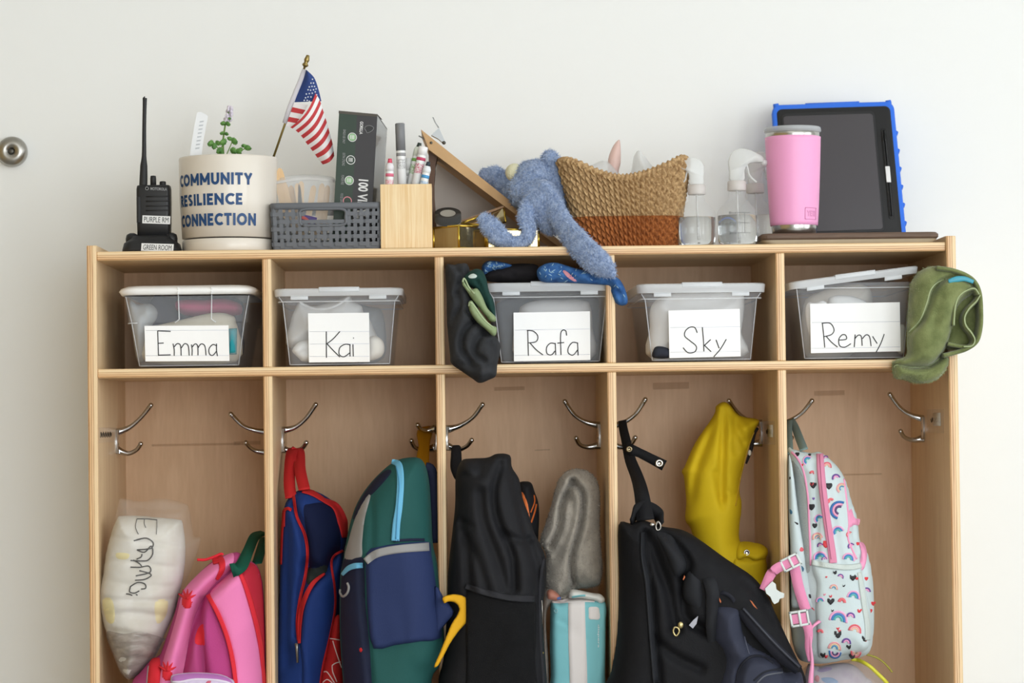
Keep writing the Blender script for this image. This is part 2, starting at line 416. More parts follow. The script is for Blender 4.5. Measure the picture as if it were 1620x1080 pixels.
# ---------------------------------------------------------------- the room
m_wall = mat('wall_paint', 'eff0ef', 0.75, bump=0.03, bscale=160)
m_wall2 = mat('wall_bounce_beige', 'c2a877', 0.75)  # unseen wall; beige chosen so its bounce warms the locker's shadow
def struct(name, bb, m): return bb.build(name, m, smooth=False, kind='structure')
struct('wall_back', B().box(RX0 - .1, RX1 + .1, RY1, RY1 + 0.1, 0, RZ), m_wall)
struct('wall_left', B().box(RX0 - .1, RX0, RY0, RY1, 0, RZ), m_wall2)
struct('wall_front', B().box(RX0 - .1, FWIN[0], RY0 - .1, RY0, 0, RZ).box(FWIN[1], RX1 + .1, RY0 - .1, RY0, 0, RZ).box(FWIN[0], FWIN[1], RY0 - .1, RY0, 0, FZ0).box(FWIN[0], FWIN[1], RY0 - .1, RY0, FZ1, RZ), m_wall)
bb = B().box(RX1, RX1 + .1, RY0, RY1, 0, WZ0).box(RX1, RX1 + .1, RY0, RY1, WZ1, RZ)
ys = [RY1] + [v for a, b in WIN for v in (b, a)] + [RY0]
for i in range(0, len(ys), 2): bb.box(RX1, RX1 + .1, ys[i + 1], ys[i], WZ0, WZ1)
struct('wall_right', bb, m_wall)
m_trim = mat('window_trim', 'f2f2ee', 0.4)
for i, (a, b) in enumerate(WIN):
    bb = B()
    for y0, y1, z0, z1 in ((a, b, WZ0, WZ0 + .04), (a, b, WZ1 - .04, WZ1), (a, a + .04, WZ0, WZ1), (b - .04, b, WZ0, WZ1)):
        bb.box(RX1 - .015, RX1 + .02, y0, y1, z0, z1)
    o = bb.build('window_%d' % (i + 1), m_trim, smooth=False, kind='structure')
bb = B()
for x0, x1, z0, z1 in ((FWIN[0], FWIN[1], FZ0, FZ0 + .04), (FWIN[0], FWIN[1], FZ1 - .04, FZ1), (FWIN[0], FWIN[0] + .04, FZ0, FZ1), (FWIN[1] - .04, FWIN[1], FZ0, FZ1)):
    bb.box(x0, x1, RY0 - .02, RY0 + .015, z0, z1)
bb.build('window_3', m_trim, smooth=False, kind='structure')
def lino():
    m = mat('linoleum', 'a8a6a2', 0.45, var=0.12, vscale=30, bump=0.02); return m
struct('floor', B().box(RX0 - .1, RX1 + .1, RY0 - .1, RY1 + .1, -0.05, 0), lino())
struct('ceiling', B().box(RX0 - .1, RX1 + .1, RY0 - .1, RY1 + .1, RZ, RZ + .05), mat('ceiling_paint', 'f0f0ec', 0.9))

# ---------------------------------------------------------------- the coat locker
def ply_face(name, c1, c2, grain):
    m = bpy.data.materials.new(name); m.use_nodes = True; nt = m.node_tree; N = nt.nodes; L = nt.links; b = N['Principled BSDF']
    tc = N.new('ShaderNodeTexCoord'); mp = N.new('ShaderNodeMapping'); L.new(tc.outputs['Object'], mp.inputs[0]); mp.inputs['Scale'].default_value = grain
    n1 = N.new('ShaderNodeTexNoise'); n1.inputs['Scale'].default_value = 3.0; n1.inputs['Detail'].default_value = 6; n1.inputs['Distortion'].default_value = 1.2
    L.new(mp.outputs[0], n1.inputs[0])
    n2 = N.new('ShaderNodeTexNoise'); n2.inputs['Scale'].default_value = 22.0; n2.inputs['Detail'].default_value = 4; L.new(mp.outputs[0], n2.inputs[0])
    mx = N.new('ShaderNodeMath'); mx.operation = 'MULTIPLY_ADD'; L.new(n2.outputs['Fac'], mx.inputs[0]); mx.inputs[1].default_value = 0.45; L.new(n1.outputs['Fac'], mx.inputs[2])
    r = N.new('ShaderNodeValToRGB'); L.new(mx.outputs[0], r.inputs[0])
    r.color_ramp.elements[0].position = 0.48; r.color_ramp.elements[1].position = 0.95
    r.color_ramp.elements[0].color = (*lin(c2), 1); r.color_ramp.elements[1].color = (*lin(c1), 1)
    L.new(r.outputs[0], b.inputs['Base Color']); b.inputs['Roughness'].default_value = 0.42; b.inputs['Specular IOR Level'].default_value = 0.35
    return m
def ply_edge(name, axis, along):
    m = bpy.data.materials.new(name); m.use_nodes = True; nt = m.node_tree; N = nt.nodes; L = nt.links; b = N['Principled BSDF']
    tc = N.new('ShaderNodeTexCoord'); sp = N.new('ShaderNodeSeparateXYZ'); L.new(tc.outputs['Generated'], sp.inputs[0])
    mp = N.new('ShaderNodeMapping'); L.new(tc.outputs['Object'], mp.inputs[0]); mp.inputs['Scale'].default_value = along
    n = N.new('ShaderNodeTexNoise'); n.inputs['Scale'].default_value = 5; n.inputs['Detail'].default_value = 4; L.new(mp.outputs[0], n.inputs[0])
    ad = N.new('ShaderNodeMath'); ad.operation = 'MULTIPLY_ADD'; L.new(n.outputs['Fac'], ad.inputs[0]); ad.inputs[1].default_value = 0.20
    L.new(sp.outputs[axis], ad.inputs[2])
    r = N.new('ShaderNodeValToRGB'); L.new(ad.outputs[0], r.inputs[0]); cr = r.color_ramp
    stops = [(0.0, 'dcb88a'), (0.16, 'd8b080'), (0.21, '9c673a'), (0.27, 'd2a471'), (0.40, 'e6c293'), (0.455, '9d6a3d'), (0.51, 'dfb484'), (0.63, 'ebcb9e'), (0.69, 'aa7645'), (0.75, 'e8c99c'), (0.90, 'eed2a8'), (1.0, 'e2c295')]
    cr.elements[0].position = 0; cr.elements[0].color = (*lin(stops[0][1]), 1)
    cr.elements[1].position = 1; cr.elements[1].color = (*lin(stops[-1][1]), 1)
    for p, c in stops[1:-1]:
        e = cr.elements.new(p); e.color = (*lin(c), 1)
    L.new(r.outputs[0], b.inputs['Base Color']); b.inputs['Roughness'].default_value = 0.4
    return m
m_back = ply_face('birch_back', 'e9c5a0', 'dab38c', (9, 9, 1.2))
m_side = ply_face('birch_side', 'f1d6ae', 'e3c298', (9, 9, 1.0))
m_shelf = ply_face('birch_shelf', 'e8ca9f', 'd8b78c', (1.0, 9, 9))
m_ev = ply_edge('ply_edge_upright', 0, (60, 60, 2.0)); m_eh = ply_edge('ply_edge_shelf', 2, (2.0, 60, 60))
LW, LD, TK = 1.372, 0.37, 0.01424
DV = [0.27489, 0.54689, 0.8173, 1.08632]
ZT, ZM, ZB = 1.2, 1.015, 0.40
locker = thing('coat_locker', 'birch plywood coat locker with five cubbies and hanging bays', 'locker', (LW / 2, LD / 2, 0))
def panel(name, x0, x1, y0, y1, z0, z1, m, me_, b=0.0016):
    o = B().box(x0, x1, y0 + 0.0035, y1, z0, z1).build(name, m, locker, smooth=False)
    e = B().box(x0, x1, y0, y0 + 0.004, z0, z1, b).build('edge_band', me_, o, smooth=False)
    return o
side0 = panel('side_panel', 0, TK + .001, -0.006, LD + .006, 0, ZT + .0095, m_side, m_ev, .0019)
side1 = panel('side_panel', LW - TK - .001, LW, -0.006, LD + .006, 0, ZT + .0095, m_side, m_ev, .0019)
panel('top_shelf', TK + .001, LW - TK - .001, 0, LD, ZT - TK, ZT, m_shelf, m_eh)
panel('middle_shelf', TK + .001, LW - TK - .001, 0, LD, ZM - TK, ZM, m_shelf, m_eh)
panel('bench_shelf', TK + .001, LW - TK - .001, 0, LD, ZB - TK, ZB, m_shelf, m_eh)
panel('bottom_shelf', TK + .001, LW - TK - .001, 0, LD, 0.06, 0.06 + TK, m_shelf, m_eh)
dv_lo = []
for d in DV:
    panel('divider', d, d + TK, 0.001, LD, ZM, ZT - TK, m_side, m_ev)
    dv_lo.append(panel('divider', d, d + TK, 0.001, LD, ZB, ZM - TK, m_side, m_ev))
    panel('divider', d, d + TK, 0.001, LD, 0.06 + TK, ZB - TK, m_side, m_ev)
backp = B().box(TK, LW - TK, LD, LD + 0.006, 0.06, ZT - .001).build('back_panel', m_back, locker, smooth=False)
# old tape residue and marks on the back boards
m_res = mat('tape_residue', 'a5703e', 0.6, alpha=0.2)
for (x0, y0, x1, y1) in ((240, 700, 380, 706), (370, 697, 412, 704), (782, 611, 830, 618), (1033, 604, 1090, 616), (1288, 617, 1336, 626), (846, 710, 870, 713), (1335, 748, 1395, 752)):
    a = P(x0, y1, LD - .0006); b = P(x1, y0, LD - .0006)
    mk('tape_mark', [(a[0], LD - .0005, a[2]), (b[0], LD - .0005, a[2] + .0008), (b[0], LD - .0005, b[2]), (a[0], LD - .0005, b[2] - .0008)], [(0, 1, 2, 3)], m_res, backp, False)
# chrome double coat hooks on the bay sides: plate pixel, direction, curve pixels
m_chr = mat('hook_chrome', 'c9cacb', 0.16, metal=1.0, bump=0.03, bscale=60)
m_scr = mat('screw_steel', '8a8a8a', 0.3, metal=1.0)
def hook(face_x, sgn, top, bot, up, low, Y, host):
    """face_x: world x of the panel face; pixel rows top..bot of the plate; up/low pixel curves starting at the plate"""
    zt, zb = P(700, top, Y)[2], P(700, bot, Y)[2]
    # rows are measured at the hook, so read them there
    xa = up[0][0]; zt, zb = P(xa, top, Y)[2], P(xa, bot, Y)[2]
    fx = face_x
    bb = B(); zm = (zt + zb) / 2
    rings = []
    for t in np.linspace(0, 1, 9):
        z = zt + (zb - zt) * t; hw = 0.0105 - 0.0035 * math.sin(pi * t); th = 0.0075 - 0.004 * math.sin(pi * t) ** .7
        rings.append([(fx + sgn * dx, Y + dy, z) for dx, dy in ((0, -hw), (th * .7, -hw), (th, -hw * .6), (th, hw * .6), (th * .7, hw), (0, hw))])
    bb.loft(rings)
    o = bb.build('coat_hook', m_chr, locker); autosmooth(o, 50)
    for nm, pts in (('upper_prong', up), ('lower_prong', low)):
        if not pts: continue
        W_ = PX(catmull(pts, 6), Y); W_[0, 0] = fx + sgn * .001
        K = len(W_)
        W_[:, 1] -= 0.012 * np.linspace(0, 1, K) ** 2
        V, F = tube(W_, [0.0075, 0.0050, 0.0038, 0.0034, 0.0036, 0.0040], 10)
        B().add(V, F).add(*sphere(W_[-1], 0.0041)).build(nm, m_chr, o)
    for z in (zm + .009, zm - .004):
        B().add(*sphere((fx + sgn * .003, Y, z), 0.0028, sc=(.6, 1, 1))).build('screw', m_scr, o)
HY = 0.235
hook(TK + .001, 1, 680, 717, [(184, 684), (205, 676), (224, 660), (240, 641)], [(184, 711), (202, 717), (216, 712), (224, 702)], HY, side0)
hook(DV[0], -1, 679, 716, [(430, 684), (405, 681), (384, 673), (366, 655)], [(430, 716), (408, 714), (396, 708), (390, 700)], HY, dv_lo[0])
hook(DV[0] + TK, 1, 678, 714, [(445, 681), (466, 676), (484, 662), (500, 640)], [(445, 710), (463, 713), (478, 709), (485, 700)], HY, dv_lo[0])
hook(DV[1], -1, 675, 711, [(687, 678), (676, 681), (666, 679), (661, 672)], [(687, 708), (668, 711), (656, 707), (651, 697)], HY, dv_lo[1])
hook(DV[1] + TK, 1, 675, 711, [(708, 679), (728, 673), (748, 660), (763, 640)], [(708, 706), (724, 711), (738, 706), (746, 696)], HY, dv_lo[1])
hook(DV[2], -1, 671, 707, [(950, 673), (928, 668), (908, 656), (893, 635)], [(950, 704), (930, 707), (917, 703), (911, 693)], HY, dv_lo[2])
hook(DV[2] + TK, 1, 671, 707, [(966, 674), (985, 669), (1005, 655), (1020, 632)], [(966, 703), (985, 707), (998, 702), (1004, 692)], HY, dv_lo[2])
hook(DV[3], -1, 667, 702, [(1206, 670), (1184, 665), (1166, 652), (1152, 634)], [(1206, 700), (1186, 702), (1174, 697), (1168, 688)], HY, dv_lo[3])
hook(DV[3] + TK, 1, 668, 703, [(1228, 672), (1248, 666), (1268, 653), (1283, 634)], [(1228, 700), (1240, 702), (1247, 699), (1251, 692)], HY, dv_lo[3])
hook(LW - TK - .001, -1, 660, 695, [(1462, 663), (1440, 656), (1422, 644), (1406, 624)], [(1462, 693), (1444, 696), (1430, 691), (1423, 682)], HY, side1)
# scraps of clear tape with pencilled names beside three hooks
m_tape = mat('clear_tape', 'efe6d6', 0.25, alpha=0.22); m_ink = mat('marker_ink', '1c1c1e', 0.5); m_pap = mat('label_paper', 'e2dcd2', 0.6)
for host, fx, sg, y0, y1, r0, r1, scr in ((side0, TK + .001, 1, .005, .23, 676, 700, (0.012, .07)), (dv_lo[3], DV[3], -1, .04, .2, 666, 703, None), (side1, LW - TK - .001, -1, .04, .2, 647, 685, None)):
    xm = 165 if sg > 0 else (1213 if host is dv_lo[3] else 1480)
    z0, z1 = P(xm, r1, .1)[2], P(xm, r0, .1)[2]
    mk('clear_tape', [(fx + sg * .0005, y0, z0), (fx + sg * .0005, y1, z0), (fx + sg * .0005, y1, z1), (fx + sg * .0005, y0, z1)], [(0, 1, 2, 3)], m_tape, host, False)
    bb = B()
    for k in range(5):
        yy = (0.022 + .030 * k) if sg > 0 else (.075 + .016 * k); zz = z0 + (z1 - z0) * .55
        pth = [(fx + sg * .0008, yy, zz - .005), (fx + sg * .0008, yy + .008, zz + .004), (fx + sg * .0008, yy + .016, zz - .004), (fx + sg * .0008, yy + .024, zz + .002)]
        bb.add(*tube(catmull(pth, 3), .0005, 5))
    bb.build('pencilled_name', m_ink, host)
    if sg < 0: B().box(fx - .0011, fx - .0004, .07, .14, z0 + .012, z1 - .006).build('paper_scrap', m_pap, host)
# ---------------------------------------------------------------- things along the top of the locker
zs = ZT
# round steel door stop on the wall
c = P(20.5, 240.5, RY1); R_ = 24 * M(RY1)
ds = thing('door_stop', 'round brushed steel wall stop left of the locker', 'door stop', (c[0], RY1, c[2]))
m_steel = mat('brushed_steel', 'a8a59f', 0.33, metal=1.0, bump=0.02, bscale=400)
B().lathe([(R_ * .96, 0), (R_, .004), (R_ * .98, .012), (R_ * .90, .019), (R_ * .6, .022), (R_ * .27, .023), (R_ * .25, .017), (R_ * .05, .016)], (c[0], RY1, c[2]), 48, 'y', False, True).build('cap', m_steel, ds)
B().lathe([(R_ * .2, .0165), (R_ * .18, .0185), (R_ * .08, .019)], (c[0], RY1, c[2]), 24, 'y', False, True).build('screw', mat('dark_steel', '5c5a55', .4, metal=1), ds)

# two way radio standing in its charger
Yr = 0.075
m_blk = mat('radio_plastic', '1b1b1d', 0.45, bump=0.05, bscale=900); m_blk2 = mat('rubber_black', '232325', 0.6)
m_white = mat('label_white', 'e6e6e6', 0.5); m_grey = mat('print_grey', '9a9a9c', 0.5)
q = lambda px, py, Y=Yr: P(px, py, Y)
c = q(243, 390); ch = thing('radio_charger', 'low black desk charger labelled GREEN ROOM under the radio', 'charger', (c[0], Yr, zs))
sc_ = M(Yr); rings = []
cx = q(241, 390)[0]
for z, hw, hd, r in ((0, .0455, .038, .016), (.006, .0455, .038, .016), (.016, .043, .036, .016), (.0205, .037, .031, .015), (.024, .033, .028, .013), (.028, .031, .026, .012)):
    rings.append(rrect(cx, Yr, hw, hd, r, zs + z))
B().loft(rings).build('cradle', m_blk, ch)
for s_ in (-1, 1): B().lathe([(.010, 0), (.0105, .012), (.009, .018), (.004, .021)], (cx + s_ * .031, Yr - .01, zs + .012), 20).build('shoulder', m_blk, ch)
a = P(223, 395.5, .03); b = P(274.5, 397.5, .03); t_ = P(223, 383.5, .03)
yl = Yr - .0392
la = P(223, 396.5, yl); lb = P(274, 398, yl); lt = P(224, 384.5, yl)
def card(name, bl, br, tl, m, parent, th=.0006, n=(0, -1, 0)):
    bl, br, tl = [np.asarray(v, float) for v in (bl, br, tl)]; tr = br + tl - bl
    nn = np.cross(br - bl, tl - bl); nn /= np.linalg.norm(nn)
    f = [bl, br, tr, tl]; V = f + [v - nn * th for v in f]
    return mk(name, V, [(0, 1, 2, 3), (7, 6, 5, 4), (0, 4, 5, 1), (1, 5, 6, 2), (2, 6, 7, 3), (3, 7, 4, 0)], m, parent, smooth=False)
def card_text(lab, s, quad, m, parent_card, bold=0.0, off=.0004, mx=.06, my=.16):
    bl, br, tl = [np.asarray(v, float) for v in quad]; nn = np.cross(br - bl, tl - bl); nn /= np.linalg.norm(nn)
    o = bl + (br - bl) * mx + (tl - bl) * my + nn * off
    return text(lab, s, m, parent_card, (o, o + (br - bl) * (1 - 2 * mx), o + (tl - bl) * (1 - 2 * my)), bold)
lb_ = card('name_label', la, lb, lt, m_white, ch); card_text('lettering', 'GREEN ROOM', (la, lb, lt), mat('print_black', '222326', .5), lb_)
m_pb = MATS['print_black']
rd = thing('two_way_radio', 'black handheld two way radio labelled PURPLE RM with stub antenna', 'radio', (cx, Yr, zs + .02))
x0, x1 = q(217.5, 340)[0], q(270.5, 340)[0]; z0, z1 = zs + .02, q(243, 293.5)[2]; xm = (x0 + x1) / 2; hw = (x1 - x0) / 2
rings = []
for z, k, d in ((z0, .96, .017), (z0 + .03, .985, .018), (z0 + .06, 1.0, .018), (z1 - .006, 1.0, .018), (z1 - .001, .97, .016), (z1, .9, .013)):
    rings.append(rrect(xm, Yr, hw * k, d, .006, z))
bd = B().loft(rings).build('body', m_blk, rd)
yf = Yr - .0182
for i, py in enumerate((310, 317.5, 325, 332)):
    a, b = P(231, py + .8, yf), P(266, py + .3, yf)
    B().tube([a, b], .0011, 6).build('speaker_slot', m_blk2, bd)
B().box(xm - hw * .98, xm - hw * .72, Yr - .0195, Yr, z0 + .028, z1 - .018, .002).build('grip', m_blk2, bd)
la, lb, lt = P(225, 353, yf - .0008), P(269, 354.5, yf - .0008), P(225.5, 340.5, yf - .0008)
lb_ = card('name_label', la, lb, lt, m_white, rd); card_text('lettering', 'PURPLE RM', (la, lb, lt), m_pb, lb_)
text('maker_lettering', 'MOTOROLA', m_grey, rd, (P(238, 300.5, yf - .0006), P(264, 301.5, yf - .0006), P(238, 296, yf - .0006)), .02)
B().lathe([(.0028, 0), (.0028, .0006), (.0018, .0006), (.0018, .0)], (P(232.5, 298, yf)[0], yf, P(232.5, 298, yf)[2]), 20, 'y').build('maker_emblem', m_grey, rd)
for px, r, h in ((242.5, .0048, .015), (257.5, .0052, .006)):
    a = q(px, 293); B().lathe([(r, -.004), (r, h * .7), (r * .9, h), (r * .3, h + .0005)], a, 18).build('knob', m_blk2, rd)
ap = PX([(226.5, 296), (227, 285), (227.5, 262), (228, 240), (228.2, 200), (229, 160), (229.2, 155)], Yr)
V, F = tube(catmull(ap, 4), [.0066, .0066, .0064, .0058, .0038, .0034, .0032, .0032, .0036, .0030], 14); B().add(V, F).build('antenna', m_blk2, rd)

# white planter with lettering, saucer, herb and marker
Yp = 0.10; m_pot = mat('glazed_pot', 'dfd7cc', 0.35, bump=.02, bscale=60, coat=.2)
cc = q(362.5, 330, Yp); pr = 78 * M(Yp); prb = 73.5 * M(Yp)
zt = q(362, 244, Yp - pr)[2]; zsau = q(362, 377, Yp - pr)[2]
Yp = pr + 0.012
pot = thing('planter_pot', 'round white planter lettered COMMUNITY RESILIENCE CONNECTION with saucer', 'planter', (cc[0], Yp, zs))
prof = [(prb * .9, zsau - zs + .003), (prb, zsau - zs + .004), (pr * .985, (zt - zs) * .55), (pr, zt - zs - .003), (pr * .99, zt - zs), (pr * .955, zt - zs), (pr * .945, zt - zs - .004), (prb * .93, zt - zs - .03), (prb * .5, zt - zs - .03)]
B().lathe(prof, (cc[0], Yp, zs), 72).build('pot', m_pot, pot)
B().lathe([(prb * .98, 0), (prb * 1.0, .003), (prb * 1.0, zsau - zs - .001), (prb * .985, zsau - zs + .001), (prb * .9, zsau - zs + .001), (prb * .9, .006)], (cc[0], Yp, zs), 72).build('saucer', m_pot, pot)
B().lathe([(pr * .93, zt - zs - .012), (pr * .5, zt - zs - .010), (.004, zt - zs - .011)], (cc[0], Yp, zs), 40, cap0=False).build('soil', mat('soil', '3a2a1e', .95, bump=.8, bscale=300), pot)
m_navy = mat('navy_print', '1c4677', .5)
def pot_text(s, x0, x1, y0, y1):
    def th(px):
        u = (P(px, 330, Yp - pr * .4)[0] - cc[0]) / pr; return math.asin(max(-.995, min(.995, u)))
    a0, a1 = -1.22, th(x1)
    za, zb = P(362, y1, Yp - pr)[2], P(362, y0, Yp - pr)[2]
    def f(u, v):
        a = a0 + (a1 - a0) * u; z = za + (zb - za) * v; k = (z - zs) / (zt - zs); r = prb + (pr - prb) * min(1, k * 1.15) + .0009
        return (cc[0] + r * math.sin(a), Yp - r * math.cos(a), z)
    block_text('lettering', s, m_navy, pot, f, .118)
pot_text('COMMUNITY', 284, 402, 272.5, 291.5); pot_text('RESILIENCE', 284, 387, 305, 323.5); pot_text('CONNECTION', 284, 408, 336.5, 356)
# herb
m_leaf = mat('herb_leaf', '6b9a4a', .5, col2='3a6b2c', vscale=120); m_stem = mat('herb_stem', '6a8a3f', .6); m_fl = mat('herb_flower', 'dad2de', .7)
Yh = Yp; pl = thing('potted_herb', 'small green flowering herb growing in the white planter', 'plant', (cc[0], Yh, zt - .011))
st = [(354, 252), (353, 225), (356, 200), (360, 182), (363, 169)]
B().tube(catmull(PX(st, Yh), 5), [.0016, .0014, .001], 8).build('stem', m_stem, pl)
for pts in ([(352, 248), (345, 235), (338, 226)], [(356, 250), (364, 232), (368, 222)], [(372, 250), (382, 238), (392, 234)], [(352, 250), (350, 236), (352, 230)]):
    B().tube(catmull(PX(pts, Yh - .005), 4), [.001, .0008], 6).build('stem', m_stem, pl)
def leaf(px, py, ang, L, Wd, Y, tilt):
    n = 10; V = []; F = []
    d = np.array([math.cos(ang), math.sin(ang)]); nrm = np.array([-d[1], d[0]]); o = P(px, py, Y)
    for i in range(n + 1):
        t = i / n; w_ = Wd * math.sin(pi * min(1, t * .93 + .07)) ** .7 * (1 + .18 * math.cos(i * pi))
        for s_ in (-1, -.5, 0, .5, 1):
            e = d * L * t + nrm * w_ * s_
            V.append((o[0] + e[0], Y - tilt * L * t * (1 - .5 * t) + abs(s_) * .003, o[2] + e[1] - .25 * L * t * t))
    for i in range(n):
        for j in range(4): F.append((i * 5 + j, i * 5 + j + 1, i * 5 + j + 6, i * 5 + j + 5))
    V2 = [(a, b + .0005, c_) for a, b, c_ in V]; k = len(V); F2 = F + [tuple(x + k for x in f[::-1]) for f in F]
    mk('leaf', V + V2, F2, m_leaf, pl)
for a in ((338, 227, 2.9, .012, .007, .3), (341, 228, .6, .011, .006, .5), (340, 226, -1.9, .010, .006, .2), (366, 224, .3, .012, .008, .4), (358, 226, 2.7, .013, .008, .5), (362, 222, 1.2, .010, .006, .1), (364, 236, -.3, .013, .007, .5), (352, 236, 3.4, .012, .007, .4), (386, 234, .2, .014, .006, .3), (386, 233, 1.8, .009, .005, .2), (384, 237, 2.9, .010, .005, .3),
          (355, 212, .3, .008, .004, .3), (354, 211, 2.8, .008, .004, .3), (357, 196, .2, .009, .005, .3), (357, 196, 2.7, .011, .005, .3), (372, 238, -.2, .012, .006, .6), (346, 239, -.4, .010, .006, .6), (361, 188, .5, .006, .003, .2)):
    leaf(a[0], a[1], a[2], a[3] * .9, a[4] * .8, Yh - .006 - .004 * random.random(), a[5])
bb = B(); 
for i in range(70):
    t = random.random(); p_ = P(361 + 3 * t + random.uniform(-6.5, 6.5) * (1 - .5 * t), 191 - 22 * t, Yh + random.uniform(-.006, .006))
    bb.add(*sphere(p_, random.uniform(.0013, .0026), 6, 4, (1, 1, 1.3)))
bb.build('flower_spike', m_fl, pl)
Yt = Yp - .02
tg = [P(313, 178, Yt), P(328, 184, Yt), P(318, 250, Yt), P(300.5, 248, Yt)]
m_tag = mat('tag_plastic', 'e9ebee', .4)
def rounded_plate(poly, th, n):
    pass
tgo = catmull([(312, 179), (318, 177), (327, 182), (328.5, 187), (323, 215), (317, 254), (308, 256), (300, 252), (305, 215), (310, 186)], 4, True)
V = [tuple(v) for v in PX(tgo, Yt)]; k = len(V); V += [(a, b + .0008, c_) for a, b, c_ in V]
tag_o = mk('plant_marker', V, [tuple(range(k))[::-1], tuple(range(k, 2 * k))] + [(i, (i + 1) % k, (i + 1) % k + k, i + k) for i in range(k)], m_tag, None, False, 'white plastic plant marker pushed into the planter', 'plant marker')
wr = []
for i, y in enumerate(range(190, 236, 6)):
    x = 315 - (y - 190) * .16
    wr.append([(x + (0.9 * j) * 1.0, y + 3 - .15 * j + (1.1 if j % 2 else -1.1)) for j in range(1, 9)])
strokes('faint_handwriting', wr, .0003, mat('faint_ink', 'b9bec4', .6), tag_o, lambda o: PX(o, Yt - .0003))

# small flag on a stick, pushed into the planter
Yf = Yp + .01; fl = thing('hand_flag', 'small striped flag on a brass stick leaning from planter', 'flag', tuple(P(434, 262, Yf)))
m_brass = mat('flag_stick', '8d7a45', .35, metal=.7); m_red = mat('flag_red', 'c03a3f', .7); m_fw = mat('flag_white', 'ece8ea', .7); m_blue = mat('flag_blue', '27407f', .7)
B().tube([P(426, 268, Yf), P(482, 106, Yf)], .0019, 10).build('stick', m_brass, fl)
ax = P(482, 106, Yf); bx_ = P(487.5, 87, Yf); dvec = bx_ - ax
fin = [ax + dvec * t for t in (0, .12, .2, .35, .45, .6, .85, .97, 1)]
B().add(*tube(fin, [.0022, .0050, .0052, .0030, .0036, .0046, .0032, .0028, .001], 14)).build('finial', mat('finial_brass', '8f7d4d', .35, metal=.9), fl)
def sheet(name, grid_px, ys, m, parent, th=.0007):
    n, k = len(grid_px), len(grid_px[0]); V = [P(*grid_px[i][j], ys[i][j]) for i in range(n) for j in range(k)]
    N0 = len(V); F = [(i * k + j, i * k + j + 1, (i + 1) * k + j + 1, (i + 1) * k + j) for i in range(n - 1) for j in range(k - 1)]
    V2 = [v + np.array([0, th, 0]) for v in V]; F2 = [tuple(x + N0 for x in f[::-1]) for f in F]
    return mk(name, V + V2, F + F2, m, parent)
def lerp2(a, b, t): return (a[0] + (b[0] - a[0]) * t, a[1] + (b[1] - a[1]) * t)
def interp_poly(pl, t):
    pl = np.array(pl, float); s_ = np.linspace(0, 1, len(pl)); return (np.interp(t, s_, pl[:, 0]), np.interp(t, s_, pl[:, 1]))
zf = Z(400, 60, 3.0)
V, F = tube([P(*p_, Yf) for p_ in ((482, 110), (476, 126), (466, 150), (457, 174), (450.5, 195))], .0042, 10, .5)
B().add(V, F).build('sleeve', mat('sleeve_white', 'd9d6dd', .7, alpha=.9), fl)
hoist = catmull(zf([(252, 150), (235, 205), (212, 262), (196, 305)]), 6)
rgt = catmull(zf([(262, 158), (292, 190), (312, 245), (325, 300)]), 6)
low = catmull(zf([(196, 305), (240, 318), (275, 318), (327, 312)]), 6)
g = [[lerp2(hoist[i], rgt[i], t) for t in np.linspace(0, 1, 9)] for i in range(len(hoist))]
yy = [[Yf - .006 * math.sin(pi * t) - .006 * t for t in np.linspace(0, 1, 9)] for _ in g]
canton = sheet('canton', g, yy, m_blue, fl)
bb = B()
def star(px, py, r, Y):
    o = P(px, py, Y); V = [o + np.array([0, -.0002, 0])]
    for j in range(10):
        a = pi / 2 + j * pi / 5; rr = r if j % 2 == 0 else r * .45; V.append(o + np.array([rr * math.cos(a), 0, rr * math.sin(a)]))
    return V, [(0, 1 + (j + 1) % 10, 1 + j) for j in range(10)]
for (sx, sy) in zf([(283, 196), (276, 214), (288, 214), (268, 232), (281, 230), (293, 230), (262, 246), (274, 248), (288, 246), (300, 242), (254, 266), (268, 264), (282, 262), (296, 256), (250, 284), (262, 280), (276, 280), (303, 270), (244, 296), (268, 300), (258, 296)]):
    bb.add(*star(sx, sy, .0016, Yf - .0125))
bb.build('stars', mat('star_white', 'e8ecf4', .7), fl)
# short stripes between hoist and fold
hl = [lerp2((465.3, 161.7), (452, 200), t) for t in np.linspace(0, 1, 6)]
fr = zf([(262, 318), (250, 342), (236, 362), (222, 384), (205, 404), (185, 424)])
for i in range(5):
    g = [[lerp2(hl[i + e], fr[i + e], t) for t in np.linspace(0, 1, 5)] for e in (0, 1)]
    sheet('stripe', g, [[Yf - .004 - .004 * t for t in np.linspace(0, 1, 5)]] * 2, m_red if i % 2 else m_fw, fl)
lft = catmull(zf([(178, 424), (205, 440), (232, 468), (255, 500), (280, 532), (305, 566), (332, 600)]), 8)
rt = catmull(zf([(298, 262), (318, 296), (332, 340), (348, 390), (362, 440), (378, 500), (386, 560)]), 8)
for i in range(13):
    g = []; ys2 = []
    for e in np.linspace(i / 13, (i + 1) / 13, 4):
        a, b = interp_poly(lft, e), interp_poly(rt, e); row = []
        for t in np.linspace(0, 1, 13):
            p_ = lerp2(a, b, t); bow = 5.5 * math.sin(pi * t) * (1 - .5 * e); row.append((p_[0] + bow * .75, p_[1] + bow * .8))
        g.append(row); ys2.append([Yf - .012 - .012 * math.sin(pi * t) for t in np.linspace(0, 1, 13)])
    sheet('stripe', g, ys2, m_red if i % 2 == 0 else m_fw, fl)

